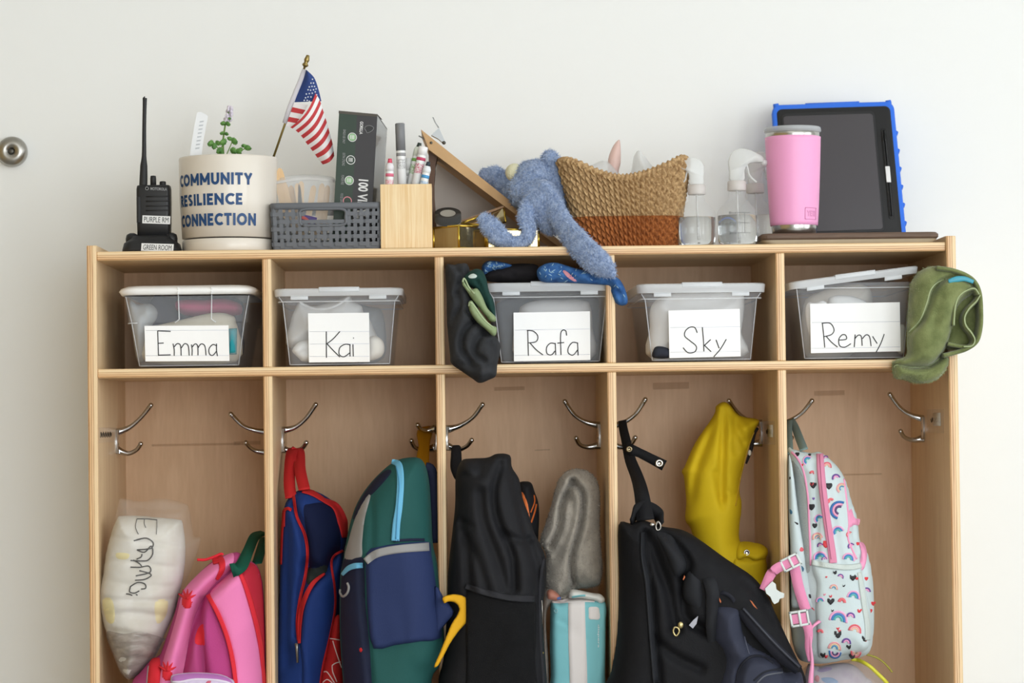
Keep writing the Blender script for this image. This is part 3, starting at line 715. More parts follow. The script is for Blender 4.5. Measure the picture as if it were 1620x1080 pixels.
# grey lattice basket
Yb = 0.035; zb = Z(400, 60, 3.0)
m_gb = mat('grey_plastic', '63666c', .5, bump=.05, bscale=500)
xl, xr = P(431.5, 350, Yb)[0], P(599, 350, Yb)[0]; xlb, xrb = P(435, 392, Yb)[0], P(598.5, 392, Yb)[0]
ztop = P(515, 322, Yb)[2]; bd_ = .135
bk = thing('lattice_basket', 'grey plastic basket with woven lattice sides and handle slot', 'basket', ((xl + xr) / 2, Yb + bd_ / 2, zs))
def wallmap(side):
    # u 0..1 along, z 0..1 up -> point on basket wall
    def f(u, v, off=0.0):
        k = 1 - v; L_, R2 = xl + (xlb - xl) * k, xr + (xrb - xr) * k; y0, y1 = Yb + .004 * k, Yb + bd_ - .004 * k; z = zs + (ztop - zs) * v
        if side == 0: return np.array([L_ + (R2 - L_) * u, y0 - off, z])
        if side == 1: return np.array([R2 + off, y0 + (y1 - y0) * u, z])
        if side == 2: return np.array([R2 - (R2 - L_) * u, y1 + off, z])
        return np.array([L_ - off, y1 - (y1 - y0) * u, z])
    return f
TH = .0022
for side, nu in ((0, 17), (1, 13), (2, 17), (3, 13)):
    f = wallmap(side); bb = B()
    def slab(u0, u1, v0, v1, o0=0.0, o1=TH):
        n = 2; V = [f(u, v, o) for o in (o0, o1) for v in (v0, v1) for u in (u0, u1)]
        bb.add(V, [(0, 1, 3, 2), (4, 6, 7, 5), (0, 4, 5, 1), (2, 3, 7, 6), (0, 2, 6, 4), (1, 5, 7, 3)])
    nv = 5; m0, m1 = .10, .90; hu = (.265, .685) if side == 0 else (.3, .7)
    slab(0, 1, 0, m0); slab(0, 1, m1, 1)
    for j in range(nv):
        va, vb = m0 + (m1 - m0) * j / nv, m0 + (m1 - m0) * (j + 1) / nv; vh = vb - va
        if side in (0, 2) and j == 4: slab(0, hu[0], va, va + vh * .48); slab(hu[1], 1, va, va + vh * .48)
        else: slab(0, 1, va, va + vh * .48)
        for i in range(nu):
            ua, ub = i / nu, (i + 1) / nu
            hole = side in (0, 2) and j >= 3 and hu[0] < (ua + ub) / 2 < hu[1]
            if hole: continue
            slab(ua, ua + (ub - ua) * .48, va, vb)
            if i == nu - 1: slab(ub - .01, ub, va, vb)
            # woven look: alternate raised short bars
            if (i + j) % 2: slab(ua - .06 / nu, ua + .54 / nu, va - vh * .28, vb - vh * .06, TH * .8, TH * 1.8)
            else: slab(ua - .12 / nu, ub + .12 / nu, va - vh * .03, va + vh * .51, TH * .8, TH * 1.9)
    bb.build('lattice_side', m_gb, bk, smooth=False)
f = wallmap(0); ring = catmull([f(.275, .55, TH), f(.255, .70, TH), f(.275, .87, TH), f(.48, .885, TH), f(.67, .87, TH), f(.69, .70, TH), f(.67, .55, TH), f(.48, .535, TH)], 6, True)
B().add(*tube(np.vstack([ring, ring[:1]]), .0026, 8)).build('handle_rim', m_gb, bk)
cxm, cym = (xl + xr) / 2, Yb + bd_ / 2; hw_, hd_ = (xr - xl) / 2, bd_ / 2
B().loft([rrect(cxm, cym, hw_ + a, hd_ + a, .012, ztop + z) for a, z in ((.000, -.009), (.0035, -.009), (.0045, -.005), (.005, 0), (.0035, .0015), (.0005, .0015), (-.0015, 0), (-.001, -.009))], False, False, True).build('rim', m_gb, bk)
B().loft([rrect(cxm, cym, hw_ - .005, hd_ - .004, .008, zs + z) for z in (.0005, .003)]).build('base', m_gb, bk)
# glove box in the basket
m_box = mat('box_black', '2f2d30', .45); m_dkg = mat('box_green', '26392d', .45); m_pg = mat('print_green', '8fb98a', .5); m_pw = mat('print_white', 'e4e4e4', .5)
Yg = Yb + .03
TL, TR, BL = P(536.5, 175.5, Yg), P(597, 181, Yg), P(529, 317, Yg)
ex = TR - TL; ez = BL - TL; ez = ez * ((TL[2] - zs - .004) / (TL[2] - BL[2])); 
TRb = P(611, 204, Yg + .085); ey = TRb - TR; ey = ey - ex * (ey @ ex) / (ex @ ex) * 0; ey = np.array([.0135, .085, -.014])
gb = thing('glove_box', 'tall dark green and black box printed 100 VINYL in grey basket', 'box', tuple(TL + ez + ex / 2 + ey / 2))
def gp(u, v, o=0.0):
    n = np.cross(ex, -ez); n /= np.linalg.norm(n); return TL + ex * u + ez * v + n * o
V = [gp(0, 0), gp(1, 0), gp(1, 1), gp(0, 1)]; V += [v + ey for v in V]
V = [np.array((v[0], v[1], max(v[2], zs + .0035))) for v in V]
mk('carton', V, [(0, 3, 2, 1), (4, 5, 6, 7), (0, 1, 5, 4), (1, 2, 6, 5), (2, 3, 7, 6), (3, 0, 4, 7)], m_box, gb, False)
Fl = (141.5 / (141.5)) ; vv = lambda py: (py - 175.5) / (317 - 175.5) * (BL[2] - TL[2]) / ez[2]
mk('side_face', [gp(1.002, .01), gp(1.002, .01) + ey * .98, gp(1.002, .90) + ey * .98, gp(1.002, .97)], [(0, 1, 2, 3)], mat('carton_reflection', '7d8284', .22, coat=.4), gb, False)  # lighter grey: the dark carton's side reflection put into its colour
mk('green_panel', [gp(.0, .005, .0004), gp(.47, .005, .0004), gp(.47, .995, .0004), gp(.0, .995, .0004)], [(0, 3, 2, 1)], m_dkg, gb, False)
mk('flap', [gp(-.01, -.002, .0006), gp(1.0, -.002, .0006), gp(1, .018, .0006), gp(-.01, .018, .0006), gp(-.01, -.002, -.001) + ey * .5 + np.array([0, 0, .003]), gp(1, -.002, -.001) + ey * .5 + np.array([0, 0, .003])], [(0, 3, 2, 1), (0, 1, 5, 4)], mat('carton_raw', '55504a', .8), gb, False)
def gtext(s, u0, u1, y0, y1, m, bold=.02):
    # reads downward: text x -> +v, text up -> +u
    v0, v1 = vv(y0), vv(y1); text('lettering', s, m, gb, (gp(u0, v0, .0008), gp(u0, v1, .0008), gp(u1, v0, .0008)), bold)
gtext('100 VINYL', .60, .86, 280, 342, m_pw, .03); gtext('GORILLA', .56, .645, 189, 209, m_pw)
gtext('SINGLE USE ONLY', .135, .20, 204, 226, m_grey, 0); gtext('EXTRA STRONG', .15, .22, 241, 261, m_grey, 0); gtext('POWDER FREE', .15, .22, 276, 291, m_grey, 0); gtext('FOOD SAFE', .15, .22, 305, 320, m_grey, 0)
def disc(o, e1, e2, r0, r1, n=28):
    V = []; F = []
    for j in range(n):
        a = 2 * pi * j / n; d = e1 * math.cos(a) + e2 * math.sin(a); V += [o + d * r0, o + d * r1]
    for j in range(n): F.append((2 * j, 2 * j + 1, 2 * ((j + 1) % n) + 1, 2 * ((j + 1) % n)))
    return V, F
eu = ex / np.linalg.norm(ex); ev = -ez / np.linalg.norm(ez)
for py, ub_ in ((215, .38), (251, .37), (283.5, .36), (316, .34)):
    o = gp(ub_, vv(py), .0008); r = 7.2 * M(Yg); bb = B()
    if py < 300:
        bb.add(*disc(o, eu, ev, r * .86, r)); bb.build('icon_ring', m_pw, gb, False)
        B().add(*disc(o, eu, ev, 0.00001, r * .8)).build('icon_disc', m_pg if py != 251 else m_dkg, gb, False)
        mkp = B()
        for k in (-.35, 0, .3): mkp.add([o + eu * r * (k - .08) + ev * r * .45, o + eu * r * (k + .08) + ev * r * .45, o + eu * r * (k + .1) - ev * r * .4, o + eu * r * (k - .06) - ev * r * .4], [(0, 3, 2, 1)])
        oo = mkp.build('icon_mark', m_pw, gb, False); 
        for v_ in oo.data.vertices: v_.co.y -= .0005
    else:
        B().add(*disc(o, eu, ev, r * .8, r)).build('icon_ring', mat('icon_pink', 'd98a94', .5), gb, False)
# dark emblem outline
o = gp(.80, vv(200), .0008); emb = [(-.9, .1), (-.6, .6), (0, .85), (.5, .75), (.95, .45), (.8, -.1), (.3, -.55), (-.3, -.85), (-.55, -.45)]
ep = catmull([o + eu * a * .0078 + ev * b * .0072 for a, b in emb], 4, True)
mk('emblem', list(ep), [tuple(range(len(ep)))], mat('emblem_black', '0e0e0f', .25), gb, False)
B().add(*tube(np.vstack([ep, ep[:1]]), .00035, 5)).build('emblem_outline', m_grey, gb)
# resealable bag with wooden sticks in the basket
m_poly = mat('clear_polybag', 'e9ecef', .25, alpha=.28); Ybag = Yb + .055
sb = Soft(zb([(85, 685), (130, 660), (250, 648), (350, 655), (388, 665), (392, 700), (388, 780), (386, 960), (110, 960), (98, 800)]), Ybag, .016, smooth=2, noise=((.003, 60),), step=.005)
bag = sb.build('resealable_bag', m_poly, None, label='clear resealable bag of wooden sticks in the grey basket', cat='bag')
sb.strip('zip_seal', zb([(90, 690), (240, 668), (388, 678)]), 4, .001, mat('seal_white', 'e6e4e2', .3, alpha=.5), bag)
sb.strip('red_blue_print', zb([(232, 858), (262, 862), (300, 872)]), 13, .0006, mat('bag_print', '5a4a86', .5), bag); sb.strip('print_band', zb([(232, 852), (250, 858), (272, 880)]), 5, .0009, mat('bag_print_red', 'c9605a', .5), bag)
m_stk = mat('craft_stick', 'e2bf92', .7, var=.1, vscale=60, stretch=(1, 1, .1))
for i, (a, b) in enumerate((((102, 625), (160, 860)), ((125, 618), (190, 850)), ((150, 690), (205, 930)), ((180, 700), (215, 930)), ((230, 680), (225, 930)), ((290, 700), (250, 930)), ((330, 690), (300, 940)), ((355, 700), (330, 930)), ((210, 690), (240, 940)))):
    p0, p1 = zb([a])[0], zb([b])[0]; Y_ = Ybag - .006 + .004 * (i % 4); W_ = np.array([P(*lerp2(p0, p1, t), Y_) for t in (0, .04, .1, .5, .9, .96, 1)])
    V, F = ribbon(W_, (1, 0, .2), [.003, .008, .0095, .0095, .0095, .008, .003], .0016)
    mk('craft_stick', V, F, m_stk, None, False, 'flat wooden craft stick in clear bag in the grey basket', 'stick', 'wooden sticks in the clear bag')

# pine pencil box and markers
Yw = .03; m_pine = ply_face('pine', 'f2dcb4', 'dfb880', (34, 34, 1.3))
x0, x1 = P(602, 340, Yw)[0], P(683.5, 340, Yw)[0]; z1 = P(642, 291, Yw)[2]; dp = x1 - x0
pb = thing('pencil_box', 'square pale pine pencil box holding markers', 'pencil box', ((x0 + x1) / 2, Yw + dp / 2, zs)); t_ = .007
B().box(x0, x1, Yw, Yw + t_, zs + .002, z1, .0008).build('front_board', m_pine, pb, False)
B().box(x0, x1, Yw + dp - t_, Yw + dp, zs + .002, z1, .0008).build('back_board', m_pine, pb, False)
for a in (x0, x1 - t_): B().box(a, a + t_, Yw + t_, Yw + dp - t_, zs + .002, z1, .0006).build('side_board', m_pine, pb, False)
B().box(x0 + .001, x1 - .001, Yw + .001, Yw + dp - .001, zs, zs + .004).build('base', mat('felt_green', 'cdd8c4', .8), pb, False)
m_mw = mat('marker_white', 'eceded', .4)
def marker(top, bot, r, capcol, cap, label, tip=None, band=None, Y=Yw + .03, blunt=True, group=None):
    a, b = P(*top, Y), P(*bot, Y); d = (b - a); L_ = np.linalg.norm(d); d = d / L_
    ext = (a[2] - (zs + .006)) / max(1e-6, -d[2]); b = a + d * min(ext, .14); L_ = np.linalg.norm(b - a)
    t = thing('marker', label, 'marker', tuple(b))
    at = lambda s_: a + d * s_
    m_c = mat('cap_' + capcol, capcol, .4)
    if tip:   # tapered cap top
        B().add(*tube([at(0), at(.003), at(.008)], [r * .45, r * .5, r * .62], 14)).build('cap_tip', mat('cap_' + tip, tip, .4), t)
        B().add(*tube([at(.007), at(.012), at(cap)], [r * .7, r, r], 18)).build('cap', m_c, t)
    else:
        B().add(*tube([at(0), at(.0012), at(cap)], [r * .86, r, r], 18)).build('cap', m_c, t)
    B().add(*tube([at(cap), at(cap + .0005), at(L_)], [r * .95, r * .95, r * .95], 18)).build('barrel', m_mw, t)
    if band:
        B().add(*tube([at(cap + .004), at(cap + .009)], r * .985, 18)).build('print_band', mat('band_' + band, band, .4), t)
        B().add(*tube([at(cap + .014), at(cap + .03)], r * .962, 18, cap=False)).build('print_text_band', mat('bandlt_' + band, band, .4, col2='eceded', vscale=500, var=.5), t)
marker((632.5, 195), (636, 292), .0078, '7c7d80', .044, 'tall white marker with long grey cap in pencil box', band='9a9a9c', Y=Yw + .035)
marker((617, 251), (616, 292), .0068, 'e4e0e4', .020, 'white marker with a pink pointed tip in pencil box', tip='d9506a', band='e0728c', Y=Yw + .022)
marker((664, 226), (650, 292), .0072, 'dfe4d8', .022, 'white marker with dark tip and green band', tip='2e3a34', band='7fb35e', Y=Yw + .045)
marker((670, 232), (658, 292), .0076, 'eceaea', .014, 'white marker with crimson printed bands in pencil box', band='c4486a', Y=Yw + .030)
marker((678, 256), (670, 292), .0066, 'e6e9ec', .018, 'white marker with black tip and blue band', tip='20303a', band='4f9ad0', Y=Yw + .020)
marker((647, 250), (646, 292), .0066, 'e8e8e8', .020, 'white marker half hidden behind the grey capped one', band='c9c9cb', Y=Yw + .055)
# ---------------------------------------------------------------- sloping board, clip, tape, brass boxes
z5 = Z(655, 170, 4.696)
Yn, Yd = 0.125, 0.27            # near and far edge of the sloping board
m_mdf = mat('board_edge', 'c9a172', .6, var=.1, vscale=40, stretch=(1, 1, 1)); m_brn = mat('dark_stained', '5a3a22', .5, var=.2, vscale=40)
sbd = thing('sloping_board', 'tan wooden board propped at a slant behind brass boxes', 'board', tuple(P(780, 392, .2)))
def slab_px(name, quad, y0, y1, m, parent, smooth=False):
    A_ = [P(*p_, y0) for p_ in quad]; n = len(A_); dx = np.array([0, y1 - y0, 0]); V = A_ + [v + dx for v in A_]
    F = [tuple(range(n))[::-1], tuple(range(n, 2 * n))] + [(i, (i + 1) % n, (i + 1) % n + n, i + n) for i in range(n)]
    return mk(name, V, F, m, parent, smooth)
slab_px('board', z5([(52, 163), (110, 312), (1075, 1035), (1140, 1035)]), Yn, Yd, m_mdf, sbd)
o_ = P(*z5([(128, 262)])[0], Yn - .001); B().add(*sphere(o_, .0022, 10, 6, (1, .4, 1))).build('screw', mat('dark_steel', '5c5a55', .4), sbd)
up = z5([(108, 316), (182, 322), (160, 420), (150, 560), (152, 660), (162, 790), (170, 1030), (110, 1030)])
slab_px('upright', catmull(up, 1, True), Yn + .02, Yn + .09, m_brn, sbd)
slab_px('back_board', z5([(180, 330), (900, 880), (1090, 1030), (150, 1030), (150, 560)]), Yd - .004, Yd, mat('shaded_wall_grey', 'cfc6bf', .8), sbd)  # added grey sheet standing in for the shaded wall under the board
# metal clip on the upper end of the board
m_clip = mat('clip_steel', 'a9adb0', .45, metal=.6)
clp = thing('spring_clip', 'small silver spring clip at the tip of sloping board', 'clip', tuple(P(695, 222, .17)))
slab_px('jaw', z5([(128, 205), (185, 150), (235, 262), (222, 270), (180, 232)]), .155, .172, m_clip, clp)
B().tube(PX(z5([(140, 72), (160, 115), (183, 150)]), .163), .0009, 8).build('wire_handle', m_clip, clp)
B().tube(PX(z5([(35, 210), (68, 228), (100, 250)]), .163), .0012, 8).build('wire_handle', m_clip, clp)
B().add(*tube([P(*z5([(222, 262)])[0], .15), P(*z5([(222, 262)])[0], .178)], .003, 12)).build('spring_roll', mat('dark_steel', '5c5a55', .4), clp)
# roll of black tape
c = P(708.5, 343, .085); R1, R0 = .0215, .0125
tp = thing('tape_roll', 'roll of black tape lying on top of the brass box', 'tape roll', tuple(c))
rings = []
for r, h in ((R1, -.0085), (R1, .0085), (R0, .0085), (R0, -.0085)):
    rings.append([(c[0] + r * math.cos(a), c[1] + r * math.sin(a) * .75 + h * .75, c[2] + h * .75 + r * math.sin(a) * .5) for a in np.linspace(0, 2 * pi, 40, endpoint=False)])
o = B().loft(rings, False, False, True).build('tape', mat('tape_black', '2a2a2a', .25, bump=.02), tp); autosmooth(o)
o = B().loft([[(c[0] + r * math.cos(a), c[1] + r * math.sin(a) * .75 + h * .75, c[2] + h * .75 + r * math.sin(a) * .5) for a in np.linspace(0, 2 * pi, 40, endpoint=False)] for r, h in ((R0, -.0085), (R0, .0085), (R0 - .0015, .0085), (R0 - .0015, -.0085))], False, False, True).build('core', mat('tape_core', '9a958c', .6), tp); autosmooth(o)
# brass edged glass boxes (hexagonal), one with its lid open
m_bra = mat('brass', 'c8a94a', .25, metal=1.0); m_mir = mat('mirror_glass', 'b9aa86', .08, metal=.85)
def brass_box(pts, z0, z1, label, lid):
    c = np.mean(pts, axis=0); t = thing('brass_box', label, 'trinket box', (c[0], c[1], z0)); n = len(pts)
    for i in range(n):
        a, b = pts[i], pts[(i + 1) % n]
        V = [(a[0], a[1], z0 + .002), (b[0], b[1], z0 + .002), (b[0], b[1], z1), (a[0], a[1], z1)]; mk('pane', V, [(0, 1, 2, 3)], m_mir, t, False)
        B().tube([(a[0], a[1], z0 + .001), (a[0], a[1], z1)], .0022, 6).build('brass_edge', m_bra, t)
        for z in (z0 + .0022, z1): B().tube([(a[0], a[1], z), (b[0], b[1], z)], .0020, 6).build('brass_edge', m_bra, t)
    mk('base', [(p_[0], p_[1], z0 + .0015) for p_ in pts], [tuple(range(n))], m_bra, t, False)
    if lid:
        mk('lid', [(p_[0], p_[1], z1 + .0015) for p_ in pts], [tuple(range(n))], m_mir, t, False)
    return t
x_ = lambda px, Y: P(px, 375, Y)[0]
zt1 = P(726, 358, .06)[2]
b1 = [(x_(686, .09), .09), (x_(726, .045), .045), (x_(768, .075), .075), (x_(768, .12), .12), (x_(726, .15), .15), (x_(688, .13), .13)]
brass_box(b1, zs, zt1, 'hexagonal brass edged mirror box beside the pine pencil box', True)
b2 = [(x_(771, .055), .055), (x_(852, .055), .055), (x_(850, .115), .115), (x_(773, .115), .115)]
brass_box(b2, zs, P(800, 363, .055)[2], 'rectangular brass edged glass box under the plush ear', True)
lid = thing('box_lid', 'tilted mirrored brass box lid leaning under the slanted board', 'lid', tuple(P(770, 362, .115)))
q4 = [P(*z5([p_])[0], y) for p_, y in (((350, 860), .10), ((560, 880), .09), ((682, 850), .10), ((665, 735), .122), ((560, 780), .122))]
mk('glass', [*q4], [(0, 1, 2, 3, 4)], m_mir, lid, False)
for a, b in zip(q4, q4[1:] + q4[:1]): B().tube([a, b], .0016, 6).build('brass_edge', m_bra, lid)
slab_px('lid_side', z5([(352, 838), (664, 728), (668, 742), (356, 858)]), .118, .124, mat('lid_wood', '9a7450', .5), lid)

# ---------------------------------------------------------------- plush rabbit
z3 = Z(660, 170, 3.376); m_fur = mat('plush_blue', 'a6b6d4', .95, vscale=260, col2='7288b0', bump=1.0, bscale=480, sheen=.4)
def chain(pts, n=5, seg=14, flat=None):
    a = catmull([(p_[0], p_[1]) for p_ in pts], n); K = len(a); s_ = np.linspace(0, 1, len(pts)); u = np.linspace(0, 1, K)
    yy = np.interp(u, s_, [p_[3] for p_ in pts]); rr = np.interp(u, s_, [p_[2] for p_ in pts]) * M(0)
    W_ = np.array([P(x, y, Y) for (x, y), Y in zip(a, yy)])
    V, F = tube(W_, rr, seg, flat); b = B().add(V, F)
    for e in (0, -1): b.add(*sphere(W_[e], rr[e] * .99, 12, 8, (1, flat or 1, 1)))
    return b.V, b.F
parts = [chain([(862, 290, 24.9, .09), (846, 286, 36.2, .085), (830, 300, 27.1, .08)]),
         chain([(845, 300, 31.6, .08), (858, 322, 32.8, .06), (872, 345, 27.1, .06)]),
         chain([(870, 251, 14.0, .08), (873, 262, 16.0, .08), (879, 285, 16.4, .08), (886, 315, 15.8, .085)]),
         chain([(769, 277, 12.5, .165), (783, 279, 17, .16), (799, 290, 15, .155)], flat=.7),
         chain([(796, 294, 16, .16), (806, 303, 20, .155), (822, 312, 19, .13), (834, 312, 18, .10)]),
         chain([(846, 300, 15.8, .055), (858, 302, 19.2, .045), (874, 325, 18.1, .035), (895, 360, 18.6, .015), (918, 388, 20.9, -.012), (940, 409, 21.5, -.024), (958, 424, 16.9, -.028), (966, 431, 10.2, -.028)], flat=.62),
         chain([(846, 312, 14.7, .05), (836, 326, 14.1, .04), (832, 345, 13.6, .035), (837, 364, 12.4, .03), (830, 379, 10.7, .025), (812, 383, 10.2, .025), (792, 374, 15.3, .025), (776, 358, 16.9, .028), (765, 346, 10.2, .03)], flat=.6)]
rab = thing('plush_rabbit', 'shaggy blue plush rabbit slumped with one ear over the shelf edge', 'plush toy', tuple(P(850, 340, .08)))
rbo = union_remesh('body', parts, .0021, m_fur, rab, disp=.0009, dscale=700, smooth_it=3)
def fur(name, src, n, L_, w_, m, parent, sag=.35, seed=5):
    me = src.data; g = np.random.RandomState(seed); nf = len(me.polygons)
    ar = np.empty(nf); me.polygons.foreach_get('area', ar); ce = np.empty(nf * 3); me.polygons.foreach_get('center', ce); no = np.empty(nf * 3); me.polygons.foreach_get('normal', no)
    ce = ce.reshape(-1, 3); no = no.reshape(-1, 3); ix = g.choice(nf, n, p=ar / ar.sum()); c_, n_2 = ce[ix], no[ix]
    clump = np.stack([np.sin(c_ @ np.array(k) + p_) for k, p_ in (((210, 90, 160), 0), ((-120, 200, 180), 2), ((170, -80, 230), 4))], 1)
    d = n_2 + clump * .75 + g.randn(n, 3) * .35 + np.array([0, 0, -sag]); d /= np.linalg.norm(d, axis=1)[:, None]
    s_ = np.cross(d, g.randn(n, 3)); s_ /= np.linalg.norm(s_, axis=1)[:, None] + 1e-9; Ln = (L_ * (.6 + .8 * g.rand(n)))[:, None]
    p0 = c_ - n_2 * .0008 + g.randn(n, 3) * .0008
    V = np.stack([p0 - s_ * w_, p0 + s_ * w_, p0 + d * Ln], 1).reshape(-1, 3); F = np.arange(3 * n).reshape(-1, 3)
    return mk(name, V, F, m, parent, kind='stuff')
fur('fur', rbo, 26000, .0050, .00045, mat('fur_strand', 'b7c5de', .9, col2='8096bc', vscale=200), rab)
B().add(*sphere(P(814, 273, .088), .0150, 18, 12)).build('tail', mat('plush_cream', 'e3dfc0', .95, bump=.9, bscale=600), rab)

# ---------------------------------------------------------------- seagrass basket
Yk = .025; kd = .15
def weave_basket():
    top = catmull([(887, 252), (898, 252), (915, 258), (945, 272), (982, 281), (1020, 275), (1055, 262), (1078, 251), (1089, 252)], 8)
    zr = lambda x: P(1, np.interp(x, top[:, 0], top[:, 1]), Yk)[2]
    xL, xR = P(888, 256, Yk)[0], P(1089, 256, Yk)[0]; xLb, xRb = P(927, 387, Yk)[0], P(1070, 385, Yk)[0]
    zhigh = P(990, 256, Yk)[2] + .0; zsplit = P(990, 341, Yk)[2]
    t = thing('seagrass_basket', 'woven seagrass basket with dipped rim and rust dyed base', 'basket', ((xL + xR) / 2, Yk + kd / 2, zs))
    cx_, cy_ = (xLb + xRb) / 2 , Yk + kd / 2
    def ringpt(a, k):   # a 0..1 around (rounded rect), k 0..1 height
        hw = ((xRb - xLb) + ((xR - xL) - (xRb - xLb)) * k) / 2; cxx = cx_ + ((xL + xR) / 2 - cx_) * k; hd = kd / 2 * (.84 + .16 * k)
        th = 2 * pi * a; c_, s_ = math.cos(th), math.sin(th); n = 5.0
        r = (abs(c_) ** n + abs(s_) ** n) ** (-1 / n); return np.array([cxx + hw * c_ * r, cy_ + hd * s_ * r]), np.array([c_, s_])
    # even arc length table
    A_ = np.linspace(0, 1, 721); pp = np.array([ringpt(a, .6)[0] for a in A_]); L_ = np.r_[0, np.cumsum(np.hypot(*np.diff(pp, axis=0).T))]; tot = L_[-1]
    ncol = 74; NU = ncol * 9; us = np.interp(np.linspace(0, tot, NU, endpoint=False), L_, A_)
    def height_at(pt):   # rim height at this plan position: dips along front and back, horns at the corners
        px = 888 + (pt[0] - xL) / (xR - xL) * 201; return P(988, np.interp(px, top[:, 0], top[:, 1]), Yk)[2]
    def part(name, z0f, z1f, rows, m, phase):
        V = []; F = []; NV = rows * 9
        for i in range(NU):
            colu = i / 9; ci = int(colu); lx = (colu - ci) * 2 - 1
            p1, _ = ringpt(us[i], 1.0); ztop_ = height_at(p1)
            for j in range(NV + 1):
                v = j / NV; z = z0f + ((z1f if z1f else ztop_) - z0f) * v; k = (z - zs) / (zhigh - zs)
                pt, d = ringpt(us[i], k); row = v * rows + phase + .5 * (ci % 2)
                rope = math.sqrt(max(0, 1 - lx * lx * .99)); tw = math.sin(2 * pi * (row + lx * .55))
                h = .0062 * rope ** 1.4 + .0030 * tw * rope + .0006 * math.sin(i * 1.7 + j * 2.3)
                n2 = d / np.linalg.norm(d); V.append((pt[0] + n2[0] * h, pt[1] + n2[1] * h, z))
        for i in range(NU):
            for j in range(NV):
                a = i * (NV + 1) + j; b = ((i + 1) % NU) * (NV + 1) + j; F.append((a, b, b + 1, a + 1))
        return mk(name, V, F, m, t)
    m_t = mat('seagrass', 'cfae80', .85, col2='92704a', vscale=220, bump=.5, bscale=700); m_o = mat('seagrass_rust', 'b8713a', .85, col2='7d4520', vscale=220, bump=.5, bscale=700)
    part('upper_weave', zsplit, None, 6, m_t, 0); part('lower_weave', zs + .001, zsplit, 4, m_o, .3)
    rp = []
    for a in np.linspace(0, 1, 160, endpoint=False):
        p1, d = ringpt(a, 1.0); rp.append((p1[0], p1[1], height_at(p1)))
    rp = np.array(rp); rp = np.vstack([rp, rp[:2]])
    rp2 = catmull(rp, 6); K = len(rp2); V, F = tube(rp2, .0058, 14, None, False)
    V = np.array(V).reshape(K, 14, 3); cen = rp2[:, None, :]; ang = np.arange(14) / 14 * 2 * pi
    tw = 1 + .22 * np.sin(np.arange(K)[:, None] * .62 + ang[None, :] * 1.0); V = (cen + (V - cen) * tw[:, :, None]).reshape(-1, 3)
    mk('rim_rope', V, F, m_t, t)
    pt = [ringpt(a, 0)[0] for a in np.linspace(0, 1, 60, endpoint=False)]
    mk('base', [(p_[0], p_[1], zs + .002) for p_ in pt], [tuple(range(60))], m_o, t, False)
    # dark backing so the wall of the basket is not see-through
    Vb = []; Fb = []; n = 120
    for a in np.linspace(0, 1, n, endpoint=False):
        p0, d0 = ringpt(a, 0); p1, d1 = ringpt(a, 1.0); Vb += [(p0[0] - d0[0] * .003, p0[1] - d0[1] * .003, zs + .002), (p1[0] - d1[0] * .003, p1[1] - d1[1] * .003, height_at(p1) - .006)]
    Fb = [(2 * i, 2 * ((i + 1) % n), 2 * ((i + 1) % n) + 1, 2 * i + 1) for i in range(n)]
    mk('lining', Vb, Fb, mat('seagrass_inner', '6d5030', .9), t)
weave_basket()
# clear plastic wrap and bottle tops peeking out of the basket
z4 = Z(870, 200, 4.378)
m_wrap = mat('white_wrap', 'f2f1f0', .35, alpha=.5)
Soft(z4([(250, 300), (300, 262), (370, 235), (420, 262), (480, 340), (520, 470), (230, 470)]), .11, .03, noise=((.009, 70), (.004, 180)), step=.003).build('plastic_wrap', m_wrap, None, label='crumpled white plastic wrap in the left of seagrass basket', cat='plastic wrap')
Soft(z4([(575, 240), (590, 190), (615, 165), (650, 200), (690, 250), (740, 330), (740, 470), (560, 470)]), .10, .03, noise=((.009, 80), (.004, 180)), step=.003).build('plastic_wrap', mat('white_wrap2', 'f4f5f4', .3, alpha=.45), None, label='white plastic wrap rising at the middle of seagrass basket', cat='plastic wrap')
pk = Soft(z4([(400, 260), (430, 150), (470, 96), (487, 110), (490, 250), (475, 320), (470, 470), (420, 470)]), .125, .008, noise=((.001, 90),), step=.003).build('pink_film', mat('pink_film', 'edc9bf', .4, alpha=.75), None, label='pale pink plastic corner sticking up from seagrass basket', cat='plastic wrap')

